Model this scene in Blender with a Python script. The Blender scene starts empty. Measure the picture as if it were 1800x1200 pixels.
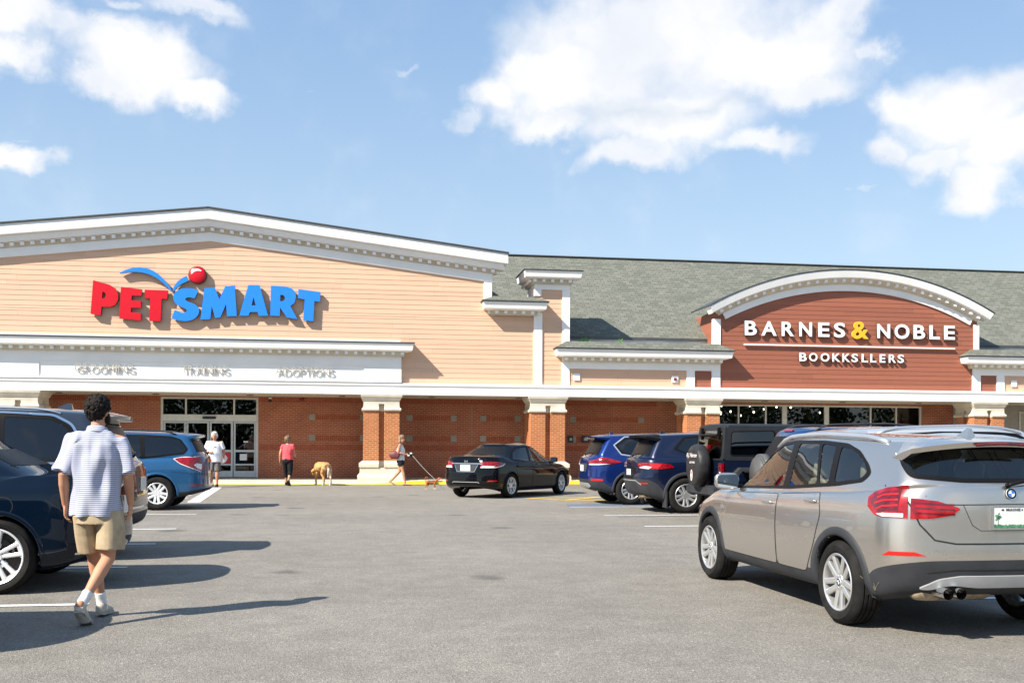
import bpy, bmesh, math, random
from math import sin, cos, pi, radians, atan2, sqrt
from mathutils import Vector, Matrix
from mathutils.bvhtree import BVHTree
from mathutils.geometry import delaunay_2d_cdt
import numpy as np

random.seed(7)
SC = bpy.context.scene
COL = SC.collection

# ------------------------------------------------------------------ camera
TH = radians(8.7)
CAM_H = 1.38
cam_d = bpy.data.cameras.new('camera')
cam = bpy.data.objects.new('camera', cam_d)
COL.objects.link(cam)
cam_d.sensor_width = 36.0
cam_d.sensor_fit = 'HORIZONTAL'
cam_d.lens = 36.0
cam_d.shift_y = 182.0 / 1800.0
cam_d.clip_end = 3000
ROLL = 0.005
_R = Vector((cos(TH), -sin(TH), 0)); _U = Vector((0, 0, 1)); _Fw = Vector((sin(TH), cos(TH), 0))
_r = _R * cos(ROLL) + _U * sin(ROLL)
_u = _U * cos(ROLL) - _R * sin(ROLL)
_m = Matrix((_r, _u, -_Fw)).transposed().to_4x4()
_m.translation = Vector((0, 0, CAM_H))
cam.matrix_world = _m
SC.camera = cam

# ------------------------------------------------------------------ light
SUN = Vector((-0.97, -0.57, 1.0)).normalized()       # towards the sun
sun_d = bpy.data.lights.new('sun', 'SUN')
sun_d.energy = 5.0
sun_d.angle = radians(0.53)
sun_d.color = (1.0, 0.93, 0.82)
sun = bpy.data.objects.new('sun', sun_d)
COL.objects.link(sun)
sun.rotation_euler = SUN.to_track_quat('Z', 'Y').to_euler()
sun.location = (0, 0, 40)

SC.view_settings.view_transform = 'Standard'
SC.view_settings.look = 'None'
SC.view_settings.exposure = 0.93
SC.view_settings.gamma = 1.0
SC.view_settings.use_curve_mapping = False
SC.cycles.max_bounces = 6
SC.cycles.diffuse_bounces = 3
SC.cycles.glossy_bounces = 4
SC.cycles.transparent_max_bounces = 12
SC.cycles.transmission_bounces = 4
SC.cycles.caustics_reflective = False
SC.cycles.caustics_refractive = False
SC.cycles.use_denoising = True


class NT:
    """tiny helper for node trees"""
    def __init__(self, tree):
        self.t = tree
        tree.nodes.clear()

    def n(self, typ, ins=None, **kw):
        nd = self.t.nodes.new(typ)
        for k, v in kw.items():
            setattr(nd, k, v)
        for k, v in (ins or {}).items():
            self.set(nd, k, v)
        return nd

    def set(self, nd, k, v):
        s = nd.inputs[k]
        if isinstance(v, bpy.types.NodeSocket):
            self.t.links.new(v, s)
        elif isinstance(v, bpy.types.Node):
            self.t.links.new(v.outputs[0], s)
        else:
            if s.type == 'RGBA' and hasattr(v, '__len__') and len(v) == 3:
                v = (*v, 1)
            s.default_value = v

    def math(self, op, a, b=0.0, c=0.0, clamp=False):
        nd = self.n('ShaderNodeMath', {0: a, 1: b, 2: c}, operation=op)
        nd.use_clamp = clamp
        return nd.outputs[0]

    def mix(self, f, a, b, blend='MIX'):
        nd = self.n('ShaderNodeMix', data_type='RGBA', blend_type=blend)
        self.set(nd, 0, f); self.set(nd, 6, a); self.set(nd, 7, b)
        return nd.outputs[2]

    def ramp(self, f, stops, interp='LINEAR'):
        nd = self.n('ShaderNodeValToRGB', {0: f})
        cr = nd.color_ramp
        cr.interpolation = interp
        while len(cr.elements) < len(stops):
            cr.elements.new(0.5)
        for e, (p, c) in zip(cr.elements, stops):
            e.position = p
            e.color = (*c, 1) if hasattr(c, '__len__') else (c, c, c, 1)
        return nd.outputs[0]


# ------------------------------------------------------------------ world: sky with clouds at infinity
world = bpy.data.worlds.new('World')
SC.world = world
world.use_nodes = True
w = NT(world.node_tree)
sky = w.n('ShaderNodeTexSky', sky_type='NISHITA')
sky.sun_disc = False
sky.sun_elevation = math.asin(SUN.z)
sky.sun_rotation = atan2(SUN.x, SUN.y)
sky.air_density = 1.0
sky.dust_density = 0.6
sky.ozone_density = 1.6
tc = w.n('ShaderNodeTexCoord')
sep = w.n('ShaderNodeSeparateXYZ', {0: tc.outputs['Generated']})
az = w.math('ARCTAN2', sep.outputs[0], sep.outputs[1])
el = w.math('ARCSINE', sep.outputs[2])
uv = w.n('ShaderNodeCombineXYZ', {0: az, 1: el, 2: 0.0})
# domain warp
nz = w.n('ShaderNodeTexNoise', {'Vector': uv.outputs[0], 'Scale': 14.0, 'Detail': 8.0, 'Roughness': 0.58})
wv = w.n('ShaderNodeVectorMath', {0: nz.outputs['Color'], 1: (0.5, 0.5, 0.5)}, operation='SUBTRACT')
wv2 = w.n('ShaderNodeVectorMath', {0: wv.outputs[0], 1: (0.10, 0.075, 0.0)}, operation='MULTIPLY')
uvw = w.n('ShaderNodeVectorMath', {0: uv.outputs[0], 1: wv2.outputs[0]}, operation='ADD')


def px_dir(x, y):
    """azimuth and elevation of a photograph pixel"""
    a = (x - 900) / 1800.0; b = -(y - 782) / 1800.0
    d = _r * a + _u * b + _Fw
    d.normalize()
    return atan2(d.x, d.y), math.asin(d.z)


CLOUDS = [  # px centre, half extents in px, strength
    (1150, 60, 290, 120, 1), (1020, 140, 190, 80, 1), (1180, 205, 180, 75, 1), (1330, 110, 230, 90, 1), (1330, 255, 130, 40, .8),
    (930, 110, 100, 65, .8), (825, 205, 50, 26, .45), (1440, 60, 120, 90, .7), (1140, 265, 90, 40, .8), (1240, 20, 260, 90, .8),
    (880, 160, 80, 55, .85), (970, 205, 120, 45, .9), (1110, 275, 130, 36, .9), (1420, 160, 150, 55, .8), (1530, 85, 70, 45, .65), (1480, 20, 120, 60, .7),
    (1590, 190, 80, 60, .85), (1560, 270, 70, 40, .8), (1700, 200, 170, 95, 1), (1790, 160, 120, 70, .9), (1640, 290, 120, 50, .8), (1730, 330, 110, 50, 1), (1770, 260, 120, 60, 1), (1500, 345, 35, 10, .25),
    (240, 115, 140, 70, 1), (340, 165, 90, 40, .9), (170, 140, 90, 40, .9), (200, 70, 80, 40, .7), (40, 30, 120, 60, .9), (20, 90, 110, 50, .8), (110, 60, 120, 60, .7),
    (40, 262, 90, 34, .9), (340, 15, 110, 28, .55), (712, 113, 36, 12, .3), (535, 162, 40, 9, .2), (60, 225, 40, 10, .2), (230, 20, 60, 20, .4),
]
dens = None
for (cx, cy, hx, hy, s) in CLOUDS:
    if s < .6:
        hx, hy = hx * 1.7, hy * 1.7
    a0, e0 = px_dir(cx, cy)
    a1, _ = px_dir(cx + hx, cy); _, e1 = px_dir(cx, cy + hy)
    d = w.n('ShaderNodeVectorMath', {0: uvw.outputs[0], 1: (a0, e0, 0)}, operation='SUBTRACT')
    d2 = w.n('ShaderNodeVectorMath', {0: d.outputs[0], 1: (1 / abs(a1 - a0), 1 / abs(e1 - e0), 0)}, operation='MULTIPLY')
    ln = w.n('ShaderNodeVectorMath', {0: d2.outputs[0]}, operation='LENGTH')
    v = w.math('MULTIPLY_ADD', ln.outputs['Value'], -0.9, s)
    v = w.math('MINIMUM', v, s * .62)
    dens = v if dens is None else w.math('SMOOTH_MAX', dens, v, 0.15)
# clouds over the rest of the sky, seen only in reflections
nb = w.n('ShaderNodeTexNoise', {'Vector': tc.outputs['Generated'], 'Scale': 3.0, 'Detail': 8.0, 'Roughness': 0.55})
rest = w.math('MULTIPLY_ADD', nb.outputs[0], 3.0, -1.62)
behind = w.math('LESS_THAN', sep.outputs[1], 0.35)
rest = w.math('MULTIPLY', rest, behind)
dens = w.math('MAXIMUM', dens, rest)
n2 = w.n('ShaderNodeTexNoise', {'Vector': uv.outputs[0], 'Scale': 17.0, 'Detail': 9.0, 'Roughness': 0.52})
n4 = w.n('ShaderNodeTexNoise', {'Vector': uv.outputs[0], 'Scale': 7.0, 'Detail': 4.0, 'Roughness': 0.5})
dens2 = w.math('ADD', dens, w.math('MULTIPLY_ADD', n2.outputs[0], 0.46, -0.24))
dens2 = w.math('ADD', dens2, w.math('MULTIPLY_ADD', n4.outputs[0], 0.34, -0.17))
mask = w.n('ShaderNodeMapRange', {0: dens2, 1: -0.05, 2: 0.62, 3: 0.0, 4: 1.0}, interpolation_type='SMOOTHSTEP')
# a slightly greyer inside
n3 = w.n('ShaderNodeTexNoise', {'Vector': uvw.outputs[0], 'Scale': 9.0, 'Detail': 6.0})
ccol = w.ramp(n3.outputs[0], [(0.36, (6.0, 6.2, 6.6)), (0.52, (6.9, 6.9, 7.0))])
SHADE = [(1110, 195, 190, 34), (1650, 330, 60, 20), (1240, 190, 90, 22)]
sh = None
for (cx, cy, hx, hy) in SHADE:
    a0, e0 = px_dir(cx, cy); a1, _ = px_dir(cx + hx, cy); _, e1 = px_dir(cx, cy + hy)
    d = w.n('ShaderNodeVectorMath', {0: uvw.outputs[0], 1: (a0, e0, 0)}, operation='SUBTRACT')
    d2 = w.n('ShaderNodeVectorMath', {0: d.outputs[0], 1: (1 / abs(a1 - a0), 1 / abs(e1 - e0), 0)}, operation='MULTIPLY')
    v = w.math('SUBTRACT', 1.0, w.n('ShaderNodeVectorMath', {0: d2.outputs[0]}, operation='LENGTH').outputs['Value'], clamp=True)
    sh = v if sh is None else w.math('MAXIMUM', sh, v)
ccol = w.mix(w.math('MULTIPLY', sh, 0.9, clamp=True), ccol, (4.9, 5.4, 6.0))
# milky air towards the horizon
elr = w.n('ShaderNodeMapRange', {0: el, 1: 0.04, 2: 0.50, 3: 1.0, 4: 0.0}, interpolation_type='SMOOTHSTEP')
haze_col = w.mix(elr.outputs[0], (2.35, 3.95, 6.35), (4.5, 5.8, 6.95))
skyc = w.mix(0.62, sky.outputs[0], haze_col)
final = w.mix(w.math('MULTIPLY', mask.outputs[0], 0.98), skyc, ccol)
bg = w.n('ShaderNodeBackground', {'Color': final, 'Strength': 0.079})
w.n('ShaderNodeOutputWorld', {'Surface': bg.outputs[0]})


# ------------------------------------------------------------------ materials
def new_mat(name):
    m = bpy.data.materials.new(name)
    m.use_nodes = True
    return m, NT(m.node_tree)


def simple(name, col, rough=0.5, metal=0.0, coat=0.0, vary=0.06, scale=6.0, bump=0.0, spec=0.5, emit=None, bscale=None):
    m, t = new_mat(name)
    c = t.n('ShaderNodeTexCoord')
    nz = t.n('ShaderNodeTexNoise', {'Vector': c.outputs['Object'], 'Scale': scale, 'Detail': 5.0})
    lo = tuple(max(0, x * (1 - vary * 2)) for x in col); hi = tuple(min(1, x * (1 + vary * 2)) for x in col)
    colr = t.ramp(nz.outputs[0], [(0.3, lo), (0.7, hi)])
    p = t.n('ShaderNodeBsdfPrincipled', {'Base Color': colr, 'Roughness': rough, 'Metallic': metal, 'Coat Weight': coat, 'Coat Roughness': 0.03,
                                         'Specular IOR Level': spec})
    if bump:
        nb = t.n('ShaderNodeTexNoise', {'Vector': c.outputs['Object'], 'Scale': bscale or scale * 8, 'Detail': 4.0})
        b = t.n('ShaderNodeBump', {'Strength': bump, 'Distance': 0.01, 'Height': nb.outputs[0]})
        t.set(p, 'Normal', b.outputs[0])
    if emit:
        t.set(p, 'Emission Color', (*emit[0], 1)); t.set(p, 'Emission Strength', emit[1])
    t.n('ShaderNodeOutputMaterial', {0: p.outputs[0]})
    return m


def glass_mat(name, tint, refl=1.0, rough=0.0):
    m, t = new_mat(name)
    tr = t.n('ShaderNodeBsdfTransparent', {'Color': tint})
    gl = t.n('ShaderNodeBsdfGlossy', {'Color': (refl, refl, refl), 'Roughness': rough})
    fr = t.n('ShaderNodeFresnel', {'IOR': 1.6})
    f = t.math('MULTIPLY_ADD', fr.outputs[0], 1.0, 0.02, clamp=True)
    mx = t.n('ShaderNodeMixShader', {0: f, 1: tr.outputs[0], 2: gl.outputs[0]})
    t.n('ShaderNodeOutputMaterial', {0: mx.outputs[0]})
    return m


def brick_mat(name, c1, c2, mortar, scale=1.0):
    """running-bond brick, laid out in metres in the plane of the wall"""
    m, t = new_mat(name)
    geo = t.n('ShaderNodeNewGeometry')
    sp = t.n('ShaderNodeSeparateXYZ', {0: geo.outputs['Position']})
    along = t.math('ADD', sp.outputs[0], sp.outputs[1])
    v = t.n('ShaderNodeCombineXYZ', {0: along, 1: sp.outputs[2], 2: 0.0})
    br = t.n('ShaderNodeTexBrick', {'Vector': v.outputs[0], 'Color1': c1, 'Color2': c2, 'Mortar': mortar, 'Scale': 1.0,
                                    'Mortar Size': 0.010, 'Mortar Smooth': 0.2, 'Bias': -0.1, 'Brick Width': 0.205 * scale, 'Row Height': 0.0695 * scale})
    nz = t.n('ShaderNodeTexNoise', {'Vector': v.outputs[0], 'Scale': 1.3, 'Detail': 6.0})
    dirt = t.ramp(nz.outputs[0], [(0.3, 0.82), (0.7, 1.1)])
    col = t.mix(1.0, br.outputs[0], dirt, 'MULTIPLY')
    nf = t.n('ShaderNodeTexNoise', {'Vector': v.outputs[0], 'Scale': 60.0, 'Detail': 3.0})
    hgt = t.math('MULTIPLY_ADD', nf.outputs[0], 0.25, t.math('SUBTRACT', 1.0, br.outputs['Fac']))
    b = t.n('ShaderNodeBump', {'Strength': 0.7, 'Distance': 0.006, 'Height': hgt})
    p = t.n('ShaderNodeBsdfPrincipled', {'Base Color': col, 'Roughness': 0.85, 'Normal': b.outputs[0]})
    t.n('ShaderNodeOutputMaterial', {0: p.outputs[0]})
    return m


def siding_mat(name, col, vary):
    m, t = new_mat(name)
    geo = t.n('ShaderNodeNewGeometry')
    sp = t.n('ShaderNodeSeparateXYZ', {0: geo.outputs['Position']})
    row = t.math('FLOOR', t.math('DIVIDE', sp.outputs[2], 0.172))
    wn = t.n('ShaderNodeTexWhiteNoise', {'W': row}, noise_dimensions='1D')
    off = t.math('MULTIPLY', wn.outputs[0], 3.6)
    seg = t.math('FLOOR', t.math('DIVIDE', t.math('ADD', sp.outputs[0], off), 3.6))
    sv = t.n('ShaderNodeCombineXYZ', {0: seg, 1: row, 2: 0})
    wn2 = t.n('ShaderNodeTexWhiteNoise', {'Vector': sv.outputs[0]}, noise_dimensions='2D')
    st = t.n('ShaderNodeCombineXYZ', {0: t.math('MULTIPLY', sp.outputs[0], 0.8), 1: sp.outputs[2], 2: 0})
    nz = t.n('ShaderNodeTexNoise', {'Vector': st.outputs[0], 'Scale': 3.0, 'Detail': 8.0, 'Roughness': 0.6})
    # a butt joint between boards
    fr = t.math('FRACT', t.math('DIVIDE', t.math('ADD', sp.outputs[0], off), 3.6))
    joint = t.math('LESS_THAN', fr, 0.0022)
    f = t.math('ADD', t.math('MULTIPLY', wn2.outputs[0], 0.6), t.math('MULTIPLY', nz.outputs[0], 0.5))
    lo = tuple(c * (1 - vary) for c in col); hi = tuple(min(1, c * (1 + vary)) for c in col)
    c = t.ramp(f, [(0.2, lo), (0.85, hi)])
    c = t.mix(t.math('MULTIPLY', joint, 0.6), c, tuple(x * .35 for x in col))
    p = t.n('ShaderNodeBsdfPrincipled', {'Base Color': c, 'Roughness': 0.62})
    t.n('ShaderNodeOutputMaterial', {0: p.outputs[0]})
    return m


def shingle_mat(name):
    m, t = new_mat(name)
    geo = t.n('ShaderNodeNewGeometry')
    sp = t.n('ShaderNodeSeparateXYZ', {0: geo.outputs['Position']})
    v = t.n('ShaderNodeCombineXYZ', {0: sp.outputs[0], 1: t.math('MULTIPLY', sp.outputs[2], 1.45), 2: 0.0})
    br = t.n('ShaderNodeTexBrick', {'Vector': v.outputs[0], 'Color1': (0.112, 0.118, 0.095), 'Color2': (0.168, 0.170, 0.144), 'Mortar': (0.055, 0.065, 0.055),
                                    'Scale': 1.0, 'Mortar Size': 0.011, 'Mortar Smooth': 0.5, 'Bias': 0.0, 'Brick Width': 0.31, 'Row Height': 0.145})
    br.offset = 0.37
    wn = t.n('ShaderNodeTexNoise', {'Vector': v.outputs[0], 'Scale': 2.2, 'Detail': 9.0, 'Roughness': 0.7})
    c = t.mix(1.0, br.outputs[0], t.ramp(wn.outputs[0], [(0.3, (0.90, 0.91, 0.91)), (0.72, (1.07, 1.06, 1.04))]), 'MULTIPLY')
    nf = t.n('ShaderNodeTexNoise', {'Vector': v.outputs[0], 'Scale': 90.0, 'Detail': 2.0})
    c = t.mix(1.0, c, t.ramp(nf.outputs[0], [(0.35, 0.8), (0.65, 1.2)]), 'MULTIPLY')
    b = t.n('ShaderNodeBump', {'Strength': 0.6, 'Distance': 0.01, 'Height': t.math('SUBTRACT', 1.0, br.outputs['Fac'])})
    p = t.n('ShaderNodeBsdfPrincipled', {'Base Color': c, 'Roughness': 0.92, 'Normal': b.outputs[0]})
    t.n('ShaderNodeOutputMaterial', {0: p.outputs[0]})
    return m


def asphalt_mat():
    m, t = new_mat('asphalt')
    geo = t.n('ShaderNodeNewGeometry')
    P = geo.outputs['Position']
    big = t.n('ShaderNodeTexNoise', {'Vector': P, 'Scale': 0.22, 'Detail': 6.0, 'Roughness': 0.6})
    mid = t.n('ShaderNodeTexNoise', {'Vector': P, 'Scale': 2.6, 'Detail': 6.0, 'Roughness': 0.65})
    sp_ = t.n('ShaderNodeTexVoronoi', {'Vector': P, 'Scale': 95.0})
    fine = t.n('ShaderNodeTexNoise', {'Vector': P, 'Scale': 130.0, 'Detail': 4.0, 'Roughness': 0.7})
    base = t.ramp(big.outputs[0], [(0.25, (0.182, 0.168, 0.147)), (0.75, (0.260, 0.240, 0.208))])
    base = t.mix(1.0, base, t.ramp(mid.outputs[0], [(0.3, 0.86), (0.7, 1.12)]), 'MULTIPLY')
    grain = t.ramp(sp_.outputs['Color'], [(0.05, 0.48), (0.45, 0.95), (0.8, 1.12), (0.97, 2.1)])
    base = t.mix(0.78, base, t.mix(1.0, base, grain, 'MULTIPLY'))
    base = t.mix(0.6, base, t.mix(1.0, base, t.ramp(fine.outputs[0], [(0.35, 0.55), (0.65, 1.45)]), 'MULTIPLY'))
    # cracks
    wv = t.n('ShaderNodeTexNoise', {'Vector': P, 'Scale': 1.1, 'Detail': 5.0})
    wp = t.n('ShaderNodeVectorMath', {0: P, 1: t.n('ShaderNodeVectorMath', {0: wv.outputs['Color'], 1: (1.1, 1.1, 0)}, operation='MULTIPLY').outputs[0]}, operation='ADD')
    cr = t.n('ShaderNodeTexVoronoi', {'Vector': wp.outputs[0], 'Scale': 0.22}, feature='DISTANCE_TO_EDGE')
    crm = t.math('LESS_THAN', cr.outputs[0], 0.0022)
    gate = t.math('GREATER_THAN', big.outputs[0], 0.60)
    crm = t.math('MULTIPLY', t.math('MULTIPLY', crm, gate), 0.55)
    base = t.mix(crm, base, (0.03, 0.03, 0.03))
    # oil spots in the stalls
    ov = t.n('ShaderNodeTexVoronoi', {'Vector': P, 'Scale': 0.55, 'Randomness': 1.0})
    om = t.n('ShaderNodeMapRange', {0: t.math('ADD', ov.outputs[0], t.math('MULTIPLY', mid.outputs[0], 0.2)), 1: 0.17, 2: 0.24, 3: 0.5, 4: 0.0})
    base = t.mix(om.outputs[0], base, (0.045, 0.045, 0.047))
    b = t.n('ShaderNodeBump', {'Strength': 0.8, 'Distance': 0.006, 'Height': t.math('ADD', sp_.outputs[0], fine.outputs[0])})
    p = t.n('ShaderNodeBsdfPrincipled', {'Base Color': base, 'Roughness': 0.88, 'Specular IOR Level': 0.35, 'Normal': b.outputs[0]})
    t.n('ShaderNodeOutputMaterial', {0: p.outputs[0]})
    return m


def worn_paint(name, col, under=(0.15, 0.148, 0.142), amount=0.40):
    m, t = new_mat(name)
    geo = t.n('ShaderNodeNewGeometry')
    P = geo.outputs['Position']
    a = t.n('ShaderNodeTexNoise', {'Vector': P, 'Scale': 26.0, 'Detail': 6.0, 'Roughness': 0.8})
    b_ = t.n('ShaderNodeTexNoise', {'Vector': P, 'Scale': 2.0, 'Detail': 3.0})
    s = t.math('ADD', t.math('MULTIPLY', a.outputs[0], 0.8), t.math('MULTIPLY', b_.outputs[0], 0.35))
    mk = t.n('ShaderNodeMapRange', {0: s, 1: amount, 2: amount + 0.1, 3: 0.0, 4: 1.0})
    c = t.mix(mk.outputs[0], under, col)
    p = t.n('ShaderNodeBsdfPrincipled', {'Base Color': c, 'Roughness': 0.7})
    t.n('ShaderNodeOutputMaterial', {0: p.outputs[0]})
    return m


M = {}
M['asphalt'] = asphalt_mat()
M['line_white'] = worn_paint('line_white', (0.72, 0.72, 0.70))
M['line_yellow'] = worn_paint('line_yellow', (0.75, 0.47, 0.03), amount=0.36)
M['line_blue'] = worn_paint('line_blue', (0.06, 0.16, 0.36), amount=0.55)
M['kerb_yellow'] = worn_paint('kerb_yellow', (0.85, 0.60, 0.02), under=(0.45, 0.42, 0.36), amount=0.33)
M['concrete'] = simple('concrete', (0.50, 0.46, 0.39), 0.85, vary=0.08, scale=1.5, bump=0.3)
M['trim'] = simple('trim_white', (0.88, 0.88, 0.87), 0.5, vary=0.02, scale=1.5)
M['trim_cream'] = simple('trim_cream', (0.60, 0.55, 0.45), 0.6, vary=0.05, scale=2)
M['metal_edge'] = simple('metal_edge', (0.05, 0.055, 0.06), 0.5, vary=0.1)
M['flash'] = simple('flashing', (0.42, 0.43, 0.43), 0.5, vary=0.08, scale=1)
M['limestone'] = simple('limestone', (0.62, 0.56, 0.46), 0.8, vary=0.06, scale=2.5, bump=0.25)
M['limestone_dark'] = simple('shade_block', (0.30, 0.29, 0.25), 0.8, vary=0.08, scale=3)
M['siding'] = siding_mat('siding_peach', (0.66, 0.43, 0.295), 0.05)
M['siding_brown'] = siding_mat('siding_brown', (0.295, 0.100, 0.058), 0.10)
M['brick'] = brick_mat('brick', (0.37, 0.085, 0.038), (0.45, 0.125, 0.055), (0.41, 0.28, 0.19))
M['brick_light'] = brick_mat('brick_light', (0.40, 0.105, 0.032), (0.48, 0.145, 0.048), (0.50, 0.30, 0.15))
M['shingle'] = shingle_mat('shingle')
M['soffit'] = simple('soffit', (0.55, 0.50, 0.42), 0.7, vary=0.04)
M['frame_white'] = simple('frame_white', (0.66, 0.67, 0.64), 0.45, vary=0.04)
M['store_glass'] = glass_mat('store_glass', (0.35, 0.38, 0.37), 1.0)
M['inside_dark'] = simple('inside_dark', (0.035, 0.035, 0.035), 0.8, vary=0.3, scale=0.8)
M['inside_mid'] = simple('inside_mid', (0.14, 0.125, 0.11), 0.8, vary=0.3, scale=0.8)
M['grey_wall'] = simple('grey_wall', (0.33, 0.32, 0.30), 0.8, vary=0.05)
M['sign_red'] = simple('sign_red', (0.60, 0.0, 0.012), 0.35, vary=0.02, emit=((0.9, 0.0, 0.02), 0.0))
M['sign_blue'] = simple('sign_blue', (0.015, 0.22, 0.80), 0.35, vary=0.02)
M['sign_edge'] = simple('sign_edge', (0.012, 0.015, 0.025), 0.4, vary=0.05)
M['sign_white'] = simple('sign_white', (0.86, 0.86, 0.86), 0.35, vary=0.01)
M['sign_bronze'] = simple('sign_bronze', (0.10, 0.075, 0.06), 0.4, vary=0.05)
M['sign_gold'] = simple('sign_gold', (0.80, 0.45, 0.03), 0.35, vary=0.03)
M['brushed'] = simple('brushed_letters', (0.50, 0.47, 0.42), 0.45, metal=0.35, vary=0.03)
M['black_plastic'] = simple('black_plastic', (0.02, 0.02, 0.022), 0.45, vary=0.1)
M['bulb'] = simple('bulb', (1, 0.9, 0.7), 0.5, emit=((1.0, 0.88, 0.62), 12.0))


# ------------------------------------------------------------------ object helpers
def tag(o, label=None, category=None, group=None, kind=None):
    for k, v in (('label', label), ('category', category), ('group', group), ('kind', kind)):
        if v:
            o[k] = v
    return o


def thing(name, label, category, loc=(0, 0, 0), rz=0.0, group=None):
    o = bpy.data.objects.new(name, None)
    o.empty_display_size = 0.2
    COL.objects.link(o)
    o.location = loc
    o.rotation_euler = (0, 0, rz)
    return tag(o, label, category, group)


def link(name, bm, mats, parent=None, smooth=False, local=False):
    """one mesh object; world coordinates are kept unless local"""
    me = bpy.data.meshes.new(name)
    bm.normal_update()
    bm.to_mesh(me); bm.free()
    if not isinstance(mats, (list, tuple)):
        mats = [mats]
    for m in mats:
        me.materials.append(m)
    if smooth:
        me.polygons.foreach_set('use_smooth', [True] * len(me.polygons))
    o = bpy.data.objects.new(name, me)
    COL.objects.link(o)
    if parent is not None:
        o.parent = parent
        if not local:
            root = parent
            mw = Matrix.Identity(4)
            chain = []
            while root is not None:
                chain.append(root); root = root.parent
            for r in reversed(chain):
                mw = mw @ Matrix.LocRotScale(r.location, r.rotation_euler, r.scale)
            me.transform(mw.inverted())
    return o


def box(bm, x0, x1, y0, y1, z0, z1, mi=0):
    vs = [bm.verts.new(p) for p in ((x0, y0, z0), (x1, y0, z0), (x1, y1, z0), (x0, y1, z0), (x0, y0, z1), (x1, y0, z1), (x1, y1, z1), (x0, y1, z1))]
    for f in ((0, 3, 2, 1), (4, 5, 6, 7), (0, 1, 5, 4), (1, 2, 6, 5), (2, 3, 7, 6), (3, 0, 4, 7)):
        fa = bm.faces.new([vs[i] for i in f]); fa.material_index = mi
    return vs


def quad(bm, pts, mi=0):
    f = bm.faces.new([bm.verts.new(p) for p in pts]); f.material_index = mi
    return f


def sweep(bm, frames, profile, mi=0, caps=True, mis=None):
    """profile [(d, z)] closed loop carried along frames [(origin, dvec, zvec)]"""
    rows = []
    for (o, dv, zv) in frames:
        rows.append([bm.verts.new(Vector(o) + Vector(dv) * d + Vector(zv) * z) for d, z in profile])
    n = len(profile)
    for a, b in zip(rows, rows[1:]):
        for i in range(n):
            j = (i + 1) % n
            f = bm.faces.new((a[i], a[j], b[j], b[i]))
            f.material_index = mis[i] if mis else mi
    if caps:
        for r in (rows[0], list(reversed(rows[-1]))):
            f = bm.faces.new(r); f.material_index = mi


def plan_frames(path, z):
    """mitred frames along a plan polyline; the outward side is on the right of travel"""
    fr = []
    n = len(path)
    for i, p in enumerate(path):
        p = Vector((*p, 0))
        ns = []
        if i > 0:
            d = (p - Vector((*path[i - 1], 0))).normalized(); ns.append(Vector((d.y, -d.x, 0)))
        if i < n - 1:
            d = (Vector((*path[i + 1], 0)) - p).normalized(); ns.append(Vector((d.y, -d.x, 0)))
        if len(ns) == 2:
            s = ns[0] + ns[1]
            nv = s / max(0.2, s.dot(ns[0]))
        else:
            nv = ns[0]
        fr.append(((p.x, p.y, z), nv, Vector((0, 0, 1))))
    return fr


def cdt(outers, holes=(), grid=0.0):
    """2D fill of outers minus holes (loops may overlap). returns (verts2d, tris)"""
    vs, faces, eds = [], [], []
    for lp in list(outers) + list(holes):
        b = len(vs)
        a = sum(lp[i][0] * lp[(i + 1) % len(lp)][1] - lp[(i + 1) % len(lp)][0] * lp[i][1] for i in range(len(lp)))
        if a < 0:
            lp = list(reversed(lp))
        vs += [Vector(p) for p in lp]
        faces.append(list(range(b, len(vs))))
    if grid:
        xs = [v.x for v in vs]; ys = [v.y for v in vs]
        nx = int((max(xs) - min(xs)) / grid) + 1; ny = int((max(ys) - min(ys)) / grid) + 1
        for i in range(1, nx):
            for j in range(1, ny):
                vs.append(Vector((min(xs) + (i + (0.5 if j % 2 else 0) * 0.5) * grid, min(ys) + j * grid)))
    no = len(outers)
    v2, _, tris, ov, oe, of = delaunay_2d_cdt(vs, eds, faces, 0, 1e-6)
    keep = [t for t, o in zip(tris, of) if any(i < no for i in o) and not any(i >= no for i in o)]
    used = sorted({i for t in keep for i in t})
    mp = {k: i for i, k in enumerate(used)}
    return [v2[i] for i in used], [[mp[i] for i in t] for t in keep]


def slab(bm, outers, holes, fmap, depth, mi_face=0, mi_side=0):
    """extrude a 2D shape: fmap(x, y, d) -> 3D point, d=0 back, d=depth front"""
    vs, tris = cdt(outers, holes)
    fr = [bm.verts.new(fmap(v.x, v.y, depth)) for v in vs]
    bk = [bm.verts.new(fmap(v.x, v.y, 0.0)) for v in vs]
    cnt = {}
    for t in tris:
        f = bm.faces.new([fr[i] for i in t]); f.material_index = mi_face
        f = bm.faces.new([bk[i] for i in reversed(t)]); f.material_index = mi_side
        for i in range(3):
            e = (t[i], t[(i + 1) % 3]); cnt[e] = 1
    for (a, b) in list(cnt):
        if (b, a) not in cnt:
            f = bm.faces.new((fr[a], bk[a], bk[b], fr[b])); f.material_index = mi_side


def fr_facade(Y):
    return lambda x, z, d: (x, Y - d, z)


def px2w(x, y, Y):
    """photograph pixel -> (X, Z) on the plane at distance Y; used to read sizes off the photograph"""
    a = (x - 900) / 1800.0; b = -(y - 782) / 1800.0
    d = _r * a + _u * b + _Fw
    k = Y / d.y
    return d.x * k, CAM_H + d.z * k


def smooth_loop(pts, n=3):
    out = []
    L = len(pts)
    for i in range(L):
        p0, p1, p2, p3 = (Vector(pts[(i + k - 1) % L]) for k in range(4))
        for j in range(n):
            t = j / n
            out.append(0.5 * ((2 * p1) + (p2 - p0) * t + (2 * p0 - 5 * p1 + 4 * p2 - p3) * t * t + (3 * p1 - p0 - 3 * p2 + p3) * t ** 3))
    return [tuple(v) for v in out]


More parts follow.
